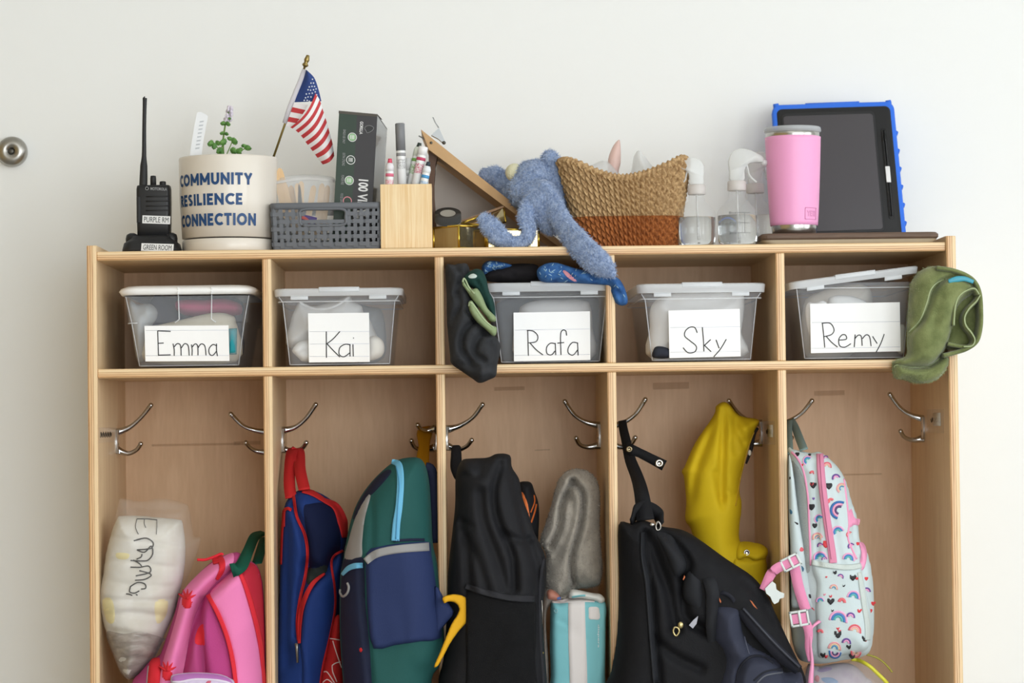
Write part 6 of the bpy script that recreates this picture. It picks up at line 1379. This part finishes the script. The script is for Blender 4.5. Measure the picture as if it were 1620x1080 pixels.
tdp = Soft(zT([(112, 240), (130, 200), (200, 215), (300, 185), (440, 175), (560, 180), (640, 190), (690, 210), (705, 300), (700, 400), (695, 700), (690, 1000), (692, 1780), (100, 1790), (110, 1000), (100, 700)]), .05, .03, R=.012, p=2.4, Tb=.10, Rb=.02, smooth=3, step=.0035, noise=((.0012, 50), (.0006, 150)), seed=64, creases=((zT([(200, 400), (300, 460), (380, 520)]), 4, .002), (zT([(120, 540), (300, 520), (480, 600)]), 5, .0015), (zT([(640, 240), (620, 400), (660, 520)]), 4, .003)))
td = tdp.build('diaper_package', m_aq, None, label='teal and white striped diaper package below grey fleece', cat='diaper pack')
tdp.strip('white_stripe', zT([(385, 178), (388, 400), (395, 700), (405, 1000), (410, 1700)]), [26, 27, 28, 28, 28], .0012, m_pkw, td)
tdp.strip('white_top', zT([(118, 212), (220, 212), (300, 198), (460, 192), (580, 200)]), [3, 5, 7, 7, 5], .0014, m_pkw, td)
tdp.patch('white_icon', zT([(518, 275), (565, 266), (618, 275), (634, 330), (630, 400), (570, 402), (520, 395), (516, 330)]), .0014, m_pkw, td, edge=.001, step=.002)
tdp.piping('icon_figure', zT([(555, 330), (575, 310), (600, 330), (590, 365), (560, 360)]), .0006, mat('print_fade', '9fc4c8', .5), td)
tdp.piping('flower_print', zT([(165, 290), (182, 300), (175, 330), (155, 325), (148, 300)]), .0006, MATS['print_fade'], td, closed=True)
def tmap(u, v):
    q_ = tdp.pts([(lambda p_: p_)(zT([(628 - 22 * (1 - v) + 2, 455 + 245 * u)])[0])])[0]; return (q_[0], q_[1] - .0012, q_[2])
text('lettering', 'diapers', m_pw, td, None, .01, lambda u, v: tmap(u, v), 3)
Soft(zT([(40, 100), (90, 70), (180, 100), (190, 160), (300, 130), (300, 170), (120, 230), (60, 400), (90, 900), (100, 1780), (40, 1780), (30, 400), (20, 220)]), .055, .02, R=.012, noise=((.003, 70),), step=.004, seed=65).build('clear_bag', mat('film_grey', 'bdb2a8', .2, alpha=.4), None, label='clear crumpled bag edge left of the teal diaper package', cat='bag')
s_, o = soft_thing('printed_wrapper', 'crumpled white wrapper with coral print above diaper package', 'wrapper', zT([(300, 110), (340, 80), (420, 90), (560, 120), (640, 130), (690, 190), (640, 240), (560, 200), (440, 180), (310, 175)]), .035, .02, mat('wrap_pale', 'd9d8d2', .4), noise=((.003, 90),), step=.003, seed=66)
s_.strip('teal_print', zT([(335, 165), (420, 150), (480, 145)]), 3, .001, m_aq, o)
s_, o = soft_thing('printed_wrapper', 'coral and blue printed wrapper beside black backpack', 'wrapper', zT([(60, 110), (110, 80), (170, 110), (215, 160), (215, 195), (130, 200), (70, 190)]), .045, .015, mat('wrap_coral', 'b87a68', .5), noise=((.002, 90),), step=.003, seed=67)
s_.patch('blue_print', zT([(180, 165), (215, 160), (216, 190), (180, 192)]), .001, mat('wrap_blue', '4a6fae', .5), o)

# ---------------------------------------------------------------- fourth bay: black snow overalls, slate backpack, yellow raincoat
z4b = Z(950, 600, 2.25); z4c = Z(960, 820, 4.153); zs_ = Z(960, 620, 6.75); zyc = Z(1070, 620, 6.0)
m_ov = mat('overall_black', '18181b', .75, bump=.2, bscale=400); m_ov2 = mat('overall_binding', '242529', .7); m_sl = mat('slate_nylon', '343746', .55, bump=.12, bscale=500); m_sld = mat('slate_dark', '23242c', .6)
# raincoat
m_yc = mat('raincoat_yellow', 'd2b41c', .5, var=.08, vscale=20, bump=.1, bscale=120)
yc_t = thing('yellow_raincoat', 'mustard yellow hooded raincoat hanging in the fourth bay', 'raincoat', tuple(P(1160, 1100, .18)))
yc = Soft(zyc([(380, 130), (450, 92), (510, 125), (570, 200), (640, 235), (785, 265), (745, 360), (700, 490), (650, 660), (610, 800), (600, 950), (620, 1080)]) + z4b([(495, 575), (560, 582), (592, 602), (590, 640), (588, 700), (600, 800), (640, 1000), (640, 1150), (380, 1150), (360, 800), (330, 560), (302, 500), (305, 430), (294, 325)]) + zyc([(60, 750), (180, 480), (330, 260), (370, 180)]), .15, .05, R=.045, Tb=.06, step=.0038, noise=((.0025, 40, (1, .4)), (-.005, 45, (1, .35)), (.001, 110)), seed=71,
    creases=((zyc([(450, 120), (440, 260), (420, 500), (410, 760), (420, 1000)]), 6, .016), (zyc([(340, 260), (270, 480), (180, 720), (120, 1000)]), 7, .012), (zyc([(560, 220), (560, 340), (620, 480)]), 6, .012), (zyc([(500, 200), (520, 400), (540, 560)]), 6, .008), (zyc([(350, 760), (380, 920), (420, 1080)]), 5, .008), (zyc([(640, 260), (700, 320), (690, 450)]), 5, .008), (zyc([(480, 930), (520, 960), (600, 960)]), 4, .004)))
yc.build('coat', m_yc, yc_t)
yc.piping('hood_edge', zyc([(735, 380), (690, 500), (645, 660), (600, 850), (575, 1010), (560, 1080)]), .0014, mat('yellow_seam', 'b08c10', .6), yc_t)
B().add(*ribbon(catmull(PX(zyc([(775, 340), (735, 400), (710, 540), (662, 680)]), .145), 5), (.6, 0, .3), [.004, .007, .006, .003], .0015)).build('dark_lining', mat('lining_check', '2a2422', .7), yc_t)
B().add(*sphere(P(*zyc([(695, 575)])[0], .142), .003, 8, 6, (1, .4, 1.6))).build('lining_patch', m_pap, yc_t)
pf = yc.patch('pocket', z4b([(478, 640), (500, 640), (545, 645), (590, 640), (588, 730), (575, 760), (500, 720), (470, 690)]), .008, m_yc, yc_t, edge=.006)
pf2 = yc.patch('pocket_flap', z4b([(486, 640), (490, 590), (510, 576), (560, 584), (594, 602), (588, 636), (550, 645), (520, 632)]), .014, m_yc, yc_t, edge=.006, smooth=3)
zz = yc.pts(z4b([(517, 615)]))[0] - np.array([0, .0145, 0])
B().lathe([(.0052, 0), (.005, .0015), (.0035, .002), (.003, .0012), (.0008, .0012)], zz, 20, 'y').build('snap', m_ss, pf2)
# overalls
ov_t = thing('black_overalls', 'black padded snow overalls hung by a strap with snap tab', 'overalls', tuple(P(1030, 1190, .05)))
ov = Soft(z4b([(64, 520), (108, 512), (150, 500), (215, 522), (290, 535), (350, 568), (450, 640), (540, 700), (588, 760), (622, 830), (650, 890), (690, 975), (722, 1040), (735, 1100), (740, 1300), (30, 1300), (18, 1100), (38, 1040), (60, 900), (66, 700)]), -.014, .06, R=.05, Tb=.13, Rb=.09, step=.004, noise=((.002, 30), (-.005, 40, (1, .6)), (.001, 100)), seed=72,
    creases=((z4c([(240, 80), (245, 250), (275, 420), (300, 700), (330, 1080)]), 5, .014), (z4c([(260, 100), (330, 300), (400, 500), (440, 700)]), 9, .02), (z4c([(350, 90), (450, 170), (520, 290), (480, 380)]), 6, .02), (z4c([(300, 780), (420, 880), (600, 970)]), 7, .012), (z4c([(490, 400), (500, 620), (620, 720)]), 8, .02), (z4c([(880, 400), (960, 480), (1080, 640)]), 8, .01)))
ov.build('body', m_ov, ov_t)
ov.strip('bib_binding', z4c([(236, 90), (238, 250), (265, 420), (290, 700), (322, 1075)]), [6, 7, 8, 9, 10], .006, m_ov2, ov_t)
ov.patch('front_fold', z4c([(330, 90), (420, 110), (480, 200), (520, 280), (510, 350), (450, 380), (400, 260), (360, 170)]), .010, m_ov2, ov_t, edge=.012)
W_ = np.array([P(*p_, y) for p_, y in zip(zs_([(165, 308), (178, 400), (215, 560), (250, 720), (320, 900), (370, 1080)]) + z4b([(160, 500)]), (.215, .19, .15, .11, .06, .0, -.03))])
V, F = ribbon(catmull(W_, 6), (1, 0, .25), [.0135, .0145, .016, .018, .020, .023, .028], .0028); st_ = mk('strap', V, F, m_ov, ov_t)
W_ = np.array([P(*p_, y) for p_, y in zip(zs_([(200, 590), (270, 620), (350, 650), (480, 715), (615, 785)]), (.13, .118, .118, .116, .114))])
V, F = ribbon(catmull(W_, 5), (.35, 0, 1), [.018, .018, .015, .016, .018], .003); tb2 = mk('strap_tab', V, F, m_ov, ov_t)
def snap(px, py, Y, r, m_, par):
    o_ = P(px, py, Y); B().lathe([(r, 0), (r, .001), (r * .85, .0022), (r * .5, .0022), (r * .42, .001), (r * .1, .001)], o_, 24, 'y').build('snap', m_, par)
snap(*zs_([(560, 760)])[0], .1105, .0068, m_ss, tb2); snap(*zs_([(240, 610)])[0], .118, .0052, mat('snap_bronze', '8f8268', .3, metal=.9), tb2)
W_ = np.array([P(*p_, y) for p_, y in zip(z4b([(110, 510), (130, 470), (165, 455), (205, 480), (212, 520)]), (-.03, -.02, -.01, -.015, -.03))]); V, F = ribbon(catmull(W_, 6), (.3, 0, 1), [.02, .026, .02, .02, .02], .004); mk('strap_anchor', V, F, m_ov, ov_t)
rg_ = catmull([P(*p_, -.045) for p_ in z4c([(335, 20), (352, 40), (350, 68), (330, 76), (322, 50)])], 6, True); B().add(*tube(np.vstack([rg_, rg_[:1]]), .0014, 8)).build('buckle_ring', m_zip, ov_t)
B().add(*sphere(P(*z4c([(298, 40)])[0], -.062), .004, 10, 8, (1, .5, .7))).build('buckle', m_ss, ov_t)
# slate backpack in front of the overalls
sl_t = thing('slate_backpack', 'dark slate backpack slung over black overalls in fourth bay', 'backpack', tuple(P(1190, 1190, -.03)))
sl = Soft(z4c([(690, 600), (720, 560), (800, 560), (865, 580), (885, 640), (905, 760), (960, 830), (1060, 880), (1130, 940), (1165, 1000), (1240, 1010), (1290, 1060), (1300, 1500), (700, 1500), (680, 1300), (720, 1100), (760, 960), (740, 860), (690, 780)]), -.055, .045, R=.04, Tb=.04, step=.004, noise=((.0015, 40), (-.003, 50)), seed=73,
    creases=((z4c([(860, 600), (895, 720), (930, 880)]), 4, .004), (z4c([(840, 1090), (860, 980), (920, 910), (1060, 900)]), 4, .010)))
sl.build('shell', m_sl, sl_t)
sl.patch('top_pocket', z4c([(845, 1090), (870, 985), (930, 915), (1010, 905), (1090, 950), (1150, 1000), (1165, 1100), (1165, 1400), (850, 1400)]), .012, m_sl, sl_t, edge=.012)
sl.piping('pocket_binding', z4c([(848, 1085), (870, 985), (930, 915), (1010, 903), (1090, 948)]), .0022, m_sld, sl_t, off=.004)
sl.strip('zip', z4c([(960, 1060), (1020, 1010), (1080, 990), (1150, 985)]), 3, .013, m_sld, sl_t); sl.strip('zip', z4c([(980, 1075), (1040, 1025), (1150, 1005)]), 2, .015, mat('zip_grey', '54565f', .5), sl_t)
sl.piping('side_seam', z4c([(866, 590), (888, 680), (905, 780), (935, 890)]), .0012, mat('seam_slate', '4a4d5c', .6), sl_t)
def strap_px(name, pts, ys, w, m_, par, side, th=.004):
    W_ = np.array([P(*p_, y) for p_, y in zip(z4c(pts), ys)]); V, F = ribbon(catmull(W_, 6), side, w, th); return mk(name, V, F, m_, par)
s1 = strap_px('shoulder_strap', [(880, 600), (960, 700), (1060, 810), (1160, 910), (1255, 990)], (-.07, -.08, -.085, -.085, -.075), [.014, .018, .02, .02, .016], m_sld, sl_t, (.8, 0, .6), .008)
strap_px('strap_binding', [(895, 590), (985, 690), (1085, 800), (1180, 895), (1265, 975)], (-.078, -.088, -.093, -.093, -.082), .003, mat('seam_slate2', '3c3e48', .6), s1, (.8, 0, .6), .003)
strap_px('shoulder_strap', [(640, 380), (675, 420), (695, 500), (690, 600), (685, 720), (690, 830)], (-.06, -.075, -.08, -.078, -.075, -.065), [.014, .02, .02, .018, .016, .012], m_ov2, sl_t, (1, 0, .15), .008)
strap_px('carry_loop', [(735, 500), (770, 488), (820, 520), (850, 580)], (-.07, -.075, -.075, -.07), .006, m_sld, sl_t, (.5, 0, .7), .004)
sl_f = Soft(z4c([(500, 420), (540, 345), (600, 370), (640, 420), (650, 560), (620, 650), (560, 600), (500, 520)]), -.06, .018, R=.02, step=.004, seed=74); sl_f.build('padded_panel', m_ov2, sl_t)
for pts in ([(500, 400), (510, 372), (515, 385), (503, 405)], [(740, 520), (752, 545), (748, 555), (740, 540)], [(940, 535), (955, 545), (990, 595), (965, 575)]):
    V = PX(z4c(pts), -.085); slab_px('orange_glint', z4c(pts), -.0855, -.083, mat('glint_orange', 'c0693a', .6), sl_t)  # small orange glints put on as coloured slivers
slab_px('white_tag', z4c([(540, 700), (570, 665), (600, 640), (590, 690), (565, 722)]), -.078, -.077, mat('tag_white', 'a9aab4', .6), ov_t)
rg_ = catmull([P(*p_, -.085) for p_ in z4c([(455, 770), (437, 745), (445, 715), (468, 720), (475, 745)])], 6, True); B().add(*tube(np.vstack([rg_, rg_[:1]]), .0015, 8)).add(*sphere(P(*z4c([(485, 700)])[0], -.085), .0045, 10, 8, (1, .5, 1.2))).build('zip_pull', mat('zip_gold', 'b8a878', .3, metal=.9), ov_t)

# ---------------------------------------------------------------- fifth bay: rainbow print backpack and clear bag
z5b = Z(1190, 600, 2.2514); z5c = Z(1230, 650, 4.912); z5d = Z(1190, 850, 4.695)
m_rb = mat('rainbow_cloth', 'c9d6d8', .6, bump=.1, bscale=400); m_pkz = mat('zip_pink', 'd98aa6', .6); m_pkp = mat('piping_pink', 'ee9cc0', .5); m_mesh = mat('mesh_grey', 'a6aba9', .8, bump=.7, bscale=900); m_pkw2 = mat('webbing_pink', 'e58fb4', .6, bump=.3, bscale=700); m_bkl = mat('buckle_white', 'd5dcda', .4); m_band = mat('elastic_grey', 'c9d2ce', .7, bump=.4, bscale=700)
rb_t = thing('rainbow_backpack', 'pale backpack printed with rainbows, pink zip and webbing straps', 'backpack', tuple(P(1320, 1060, .1)))
rb = Soft(z5b([(127, 262), (145, 250), (175, 255), (210, 262), (240, 258), (278, 285), (312, 322), (335, 368), (352, 430), (372, 490), (382, 570), (405, 605), (424, 680), (432, 780), (432, 880), (422, 955), (395, 985), (320, 1000), (250, 1012), (190, 1006), (160, 985), (140, 900), (130, 720), (126, 500)]), .035, .065, R=.055, Tb=.11, Rb=.06, step=.0036, noise=((.0015, 40), (-.0025, 50, (1, .5)), (.0008, 120)), seed=81,
    creases=((z5b([(205, 300), (212, 420), (215, 560), (215, 650)]), 3, .006), (z5b([(238, 262), (255, 400), (280, 560), (300, 650)]), 7, .004), (z5b([(330, 370), (345, 500), (360, 600), (385, 680)]), 3, .006)))
rb.build('shell', m_rb, rb_t)
rb.patch('mesh_back', z5c([(100, 360), (130, 400), (165, 440), (200, 520), (225, 620), (235, 760), (245, 900), (255, 1080), (250, 1240), (215, 1240), (205, 1080), (170, 880), (140, 720), (120, 560)]), .002, m_mesh, rb_t)
rb.strip('pink_zip', z5c([(328, 330), (335, 440), (345, 560), (362, 700), (385, 860), (420, 1080), (432, 1180)]), [11, 12, 12, 12, 12, 12, 12], .003, m_pkz, rb_t)
rb.strip('zip_teeth', z5c([(325, 340), (340, 560), (360, 740), (392, 980), (415, 1150)]), 1.2, .0042, mat('zip_teeth_rose', 'a8607c', .6), rb_t)
rb.piping('pink_piping', z5c([(110, 320), (150, 360), (190, 430), (215, 520), (238, 680), (245, 850), (255, 1080), (258, 1200)]), .0018, m_pkp, rb_t)
rb.piping('pink_piping', z5c([(515, 530), (530, 640), (545, 760), (555, 880), (550, 1000)]) + z5b([(372, 640)]), .0018, m_pkp, rb_t)
rb.patch('pink_pocket_edge', z5c([(555, 790), (575, 760), (600, 830), (640, 840), (630, 890), (600, 880), (560, 900)]), .004, m_pkp, rb_t)
rb.patch('pink_side', z5d([(795, 40), (825, 40), (850, 90), (850, 160), (830, 230), (805, 240), (800, 180), (810, 110)]), .006, m_pkp, rb_t)
pk_ = rb.patch('side_pocket', z5d([(445, 185), (520, 200), (640, 215), (740, 215), (800, 205), (815, 270), (850, 420), (880, 560), (890, 700), (870, 800), (820, 845), (700, 870), (560, 890), (490, 880), (480, 700), (470, 520), (480, 350), (450, 260)]), .009, m_rb, rb_t, edge=.008, noise=((.0012, 120, (1, .25)),))
rb.strip('elastic_top', z5d([(440, 182), (520, 200), (640, 216), (740, 218), (805, 205)]), 8, .011, m_band, pk_)
rb.strip('grey_tape', z5d([(790, 255), (810, 380), (830, 520), (850, 640), (850, 760)]), [6, 8, 8, 9, 8], .0105, m_band, pk_)
RC = {'r': ('e0606c', 'e9a2a8', 'e8b9a0'), 'b': ('e9a6cc', '4a7fc0', '58b0b0'), 'p': ('6c4f96', 'e9a0c8'), 'o': ('e8a0a6', 'e8c9a8', '5a98c0'), 'n': ('2f6aa8', 'e7a0c0', '55406f'), 's': ('e06a72',)}
def rainbow(cx, cy, R_, kind, rot=0.0, off=.001, host=None, zf_=z5d):
    R_ *= 1.18; cols = RC[kind]; n = len(cols); w_ = R_ * .72 / n
    for i, c_ in enumerate(cols):
        r_ = R_ - w_ * (i + .5)
        pts = [(cx + r_ * math.cos(a + rot), cy - r_ * math.sin(a + rot)) for a in np.linspace(0, pi, 7)]
        pts = [(cx + r_ * math.cos(rot) + r_ * .35 * math.sin(rot), cy - r_ * math.sin(rot) + r_ * .35 * math.cos(rot))] + pts
        s0 = 4.695 if zf_ is z5d else 4.912
        rb.strip('printed_rainbow', zf_(pts), w_ * 1.02 / s0, off, mat('rain_' + c_, c_, .6), host or rb_t, smooth=2, nw=3)
def heart(cx, cy, s_, c_, off, host=None, zf_=z5d):
    s_ *= 1.3
    pts = [(cx, cy + s_), (cx - s_ * .9, cy), (cx - s_ * .8, cy - s_ * .7), (cx - s_ * .25, cy - s_ * .75), (cx, cy - s_ * .35), (cx + s_ * .25, cy - s_ * .75), (cx + s_ * .8, cy - s_ * .7), (cx + s_ * .9, cy)]
    rb.patch('printed_heart', zf_(pts), off, mat('heart_' + c_, c_, .6), host or rb_t, smooth=2, edge=.0006, step=.0018, back=.001)
for a in ((600, 375, 26, 'o', 0), (745, 440, 42, 'b', 0), (660, 475, 26, 's', 0), (632, 610, 60, 'b', 0), (725, 585, 28, 'p', 0), (755, 690, 42, 'r', -.1), (693, 778, 30, 'p', 0), (605, 820, 42, 'o', 0), (500, 470, 26, 'b', .3), (650, 290, 20, 'p', -.3), (610, 850, 40, 'n', pi), (765, 850, 34, 'r', pi), (500, 700, 20, 's', 0)):
    rainbow(*a, off=.0098, host=pk_)
for a in ((790, 540, 18, 'dd3f48'), (675, 355, 13, '2a2a2e'), (710, 808, 20, '2a2a2e'), (530, 420, 12, 'e07f98'), (545, 290, 11, 'dd3f48'), (740, 880, 18, '2a2a2e'), (590, 540, 12, '2a2a2e'), (640, 690, 15, 'dd3f48'), (770, 300, 15, 'dd3f48'), (570, 470, 15, 'dd3f48'), (835, 760, 14, 'dd3f48')):
    heart(*a, off=.0100, host=pk_)
for a in ((715, 160, 40, 'b', 0), (505, 155, 46, 'b', .2), (535, 160, 18, 'p', .4), (850, 400, 26, 'p', .2), (490, 10, 20, 'o', 0), (735, 65, 22, 'p', .8)): rainbow(*a, off=.0012)
for a in ((848, 305, 12, 'dd3f48'), (900, 490, 14, 'dd3f48'), (875, 545, 15, 'dd3f48'), (560, 50, 13, 'dd3f48')): heart(*a, off=.0012)
for a in ((385, 430, 30, 'r', 0), (455, 520, 28, 'p', .5), (500, 600, 36, 'o', 1.0), (415, 700, 22, 's', .8), (480, 770, 62, 'n', 1.35), (470, 940, 42, 'b', .6), (325, 840, 34, 'b', .9), (235, 385, 34, 'b', 1.1), (270, 485, 20, 's', 0), (310, 985, 36, 'o', .4), (595, 880, 24, 'p', .5), (375, 365, 18, 'p', .4), (560, 960, 22, 'r', 1.2), (330, 1045, 20, 'p', .6)): rainbow(*a, off=.0012, zf_=z5c)
for a in ((290, 890, 17, '2a2a2e'), (280, 580, 16, 'dd3f48'), (400, 580, 14, '2a2a2e'), (190, 420, 10, 'dd3f48'), (260, 740, 13, '2a2a2e'), (280, 680, 9, '7a5aa8'), (370, 1020, 13, 'dd3f48'), (625, 1030, 12, 'dd3f48'), (250, 340, 10, '2a2a2e')): heart(*a, off=.0014, zf_=z5c)
for a in ((577, 470, 26, '26262a'), (577, 432, 14, 'd9404a'), (630, 715, 28, '26262a'), (630, 672, 15, 'd9404a'), (742, 295, 24, '26262a'), (830, 745, 24, '26262a'), (608, 258, 16, '26262a'), (520, 868, 20, '26262a'), (545, 880, 14, 'd9404a')): heart(*a, off=.0102, host=pk_)
for a in ((400, 582, 22, '26262a'), (278, 575, 22, '26262a'), (268, 570, 14, 'd9404a'), (264, 745, 22, '26262a'), (375, 1040, 20, 'd9404a'), (155, 335, 14, '26262a')): heart(*a, off=.0016, zf_=z5c)
# strap along the front edge of the bay
sp = Soft(z5c([(86, 370), (105, 380), (128, 520), (150, 700), (175, 880), (205, 1060)]) + z5d([(400, 190), (440, 370), (500, 560), (500, 640), (455, 640), (400, 520), (300, 520), (290, 400)]) + z5c([(100, 1060), (88, 800)]), -.012, .012, R=.012, Tb=.02, step=.003, seed=82)
so_ = sp.build('shoulder_strap', m_rb, rb_t)
for pts, c_ in ((z5c([(92, 500), (104, 520), (92, 540)]), '2a2a2e'), (z5c([(90, 620), (102, 640), (92, 655)]), 'dd3f48'), (z5c([(95, 760), (115, 780), (112, 800), (96, 795)]), '3a6a88'), (z5c([(130, 860), (160, 870), (155, 885)]), '2a2a2e'), (z5d([(420, 420), (455, 430), (450, 450), (425, 448)]), '2a2a2e'), (z5d([(365, 70), (385, 90), (370, 105), (352, 95)]), 'e0606c'), (z5d([(440, 520), (470, 530), (460, 550)]), 'e0606c'), (z5d([(365, 210), (385, 230), (375, 255)]), '3a6a88')):
    sp.patch('printed_blot', pts, .0012, mat('blot_' + c_, c_, .6), so_, edge=.0006, step=.002, back=.001)
def web(name, pts, ys, w, side, zf_=z5d, th=.0022, m_=None):
    W_ = np.array([P(*p_, y) for p_, y in zip(zf_(pts), ys)]); V, F = ribbon(catmull(W_, 6), np.array(side, float), w, th); return mk(name, V, F, m_ or m_pkw2, rb_t)
web('webbing', [(300, 130), (320, 250), (345, 370), (385, 500), (400, 540)], [-.034] * 5, .0165, (1, 0, .25))
web('webbing', [(330, 160), (260, 195), (190, 225), (140, 270), (105, 340), (80, 390)], (-.036, -.042, -.045, -.046, -.046, -.046), [.015, .015, .0155, .0155, .014, .012], [(.3, 0, 1), (.3, 0, 1), (.35, 0, 1), (.8, 0, .6), (1, 0, .35), (1, 0, .4)])
web('webbing', [(330, 600), (400, 640), (420, 720), (415, 820), (425, 920)], (-.04, -.045, -.045, -.042, -.04), [.016, .015, .013, .010, .004], [(0, 0, 1), (.7, 0, .6), (1, 0, .1), (1, 0, 0), (1, 0, 0)])
web('webbing', [(500, 620), (440, 680), (435, 800), (445, 930), (435, 1060), (430, 1300)], (-.035, -.044, -.044, -.042, -.042, -.04), [.006, .003, .003, .005, .008, .008], (1, 0, .1), m_=m_pkp)
def buckle(cx, cy, w_, h_, ang, label, Y):
    o_ = P(*z5d([(cx, cy)])[0], Y); ca, sa = math.cos(ang), math.sin(ang); bb = B()
    xf = lambda v: (o_[0] + v[0] * ca - v[2] * sa, o_[1] + v[1], o_[2] + v[0] * sa + v[2] * ca)
    t_ = .0035
    for b_ in ((-w_, w_, -.003, .003, h_ - t_, h_), (-w_, w_, -.003, .003, -h_, -h_ + t_), (-w_, -w_ + t_, -.003, .003, -h_, h_), (w_ - t_, w_, -.003, .003, -h_, h_), (-w_ * .1, w_ * .16, -.004, .0, -h_, h_)):
        bb.box(*b_, .001, xf)
    bb.build('strap_adjuster', m_bkl, rb_t)
    B().box(-w_ * .75, w_ * .75, -.0012, .0012, -h_ * .6, h_ * .6, .0004, xf).build('webbing', m_pkw2, rb_t)
buckle(285, 185, .0155, .0105, .45, 'adj', -.043); buckle(350, 600, .0150, .0125, .15, 'adj', -.045)
# side release buckle end
q_ = z5d([(95, 380), (150, 325), (175, 345), (180, 385), (205, 402), (238, 415), (236, 445), (205, 455), (195, 480), (165, 495), (150, 475), (135, 440), (105, 415)])
o = slab_px('release_buckle', q_, -.052, -.043, m_bkl, rb_t)
# grey hanging loop
W_ = np.array([P(*p_, y) for p_, y in zip(z5c([(100, 330), (92, 240), (88, 130), (98, 68), (130, 110), (165, 200), (205, 300)]), (.02, .1, .18, .222, .19, .12, .02))])
V, F = ribbon(catmull(W_, 6), (1, -.3, .25), [.010, .011, .011, .011, .012, .0135, .0135], .002); mk('hanging_loop', V, F, mat('loop_greygreen', '7c918e', .6, bump=.2), rb_t)
# clear bag with yellow piping on the bench
cbg = Soft(z5b([(180, 1035), (230, 1018), (320, 1006), (395, 1000), (440, 1030), (480, 1070), (500, 1150), (505, 1330), (180, 1330), (172, 1150)]), .06, .05, R=.05, Tb=.08, step=.004, noise=((.002, 60),), seed=83)
cb_ = cbg.build('clear_tote', mat('tote_clear', 'd9d4d6', .08, alpha=.22, spec=1.0), None, label='clear plastic tote with yellow piping below rainbow backpack', cat='bag')
cbg.piping('yellow_piping', z5d([(735, 900), (800, 915), (870, 955), (930, 1010), (990, 1070), (1040, 1140)]), .0032, mat('piping_yellow', 'd9d23a', .4), cb_, off=.003)
cbg.piping('yellow_piping', z5d([(850, 868), (920, 890), (980, 930), (1040, 1000)]), .0016, mat('piping_yellow_dim', 'b0a840', .5, alpha=.7), cb_)
s_, o = soft_thing('printed_cloth', 'white and lilac printed cloth inside the clear tote', 'clothing', z5d([(400, 980), (500, 960), (650, 930), (760, 950), (850, 1040), (900, 1120), (900, 1560), (400, 1560)]), .075, .04, mat('cloth_pearl', 'cfc8cc', .7, col2='b5a8b8', vscale=30), noise=((.003, 60),), seed=84)
for pts, c_ in ((z5d([(480, 1020), (500, 1040), (490, 1075), (460, 1050)]), 'd0777f'), (z5d([(510, 1045), (590, 1040), (640, 1075), (560, 1085)]), '7f9fc4'), (z5d([(480, 985), (560, 960), (600, 975), (520, 1000)]), 'a592bb')): s_.patch('print', pts, .001, mat('pr_' + c_, c_, .7), o, edge=.001)
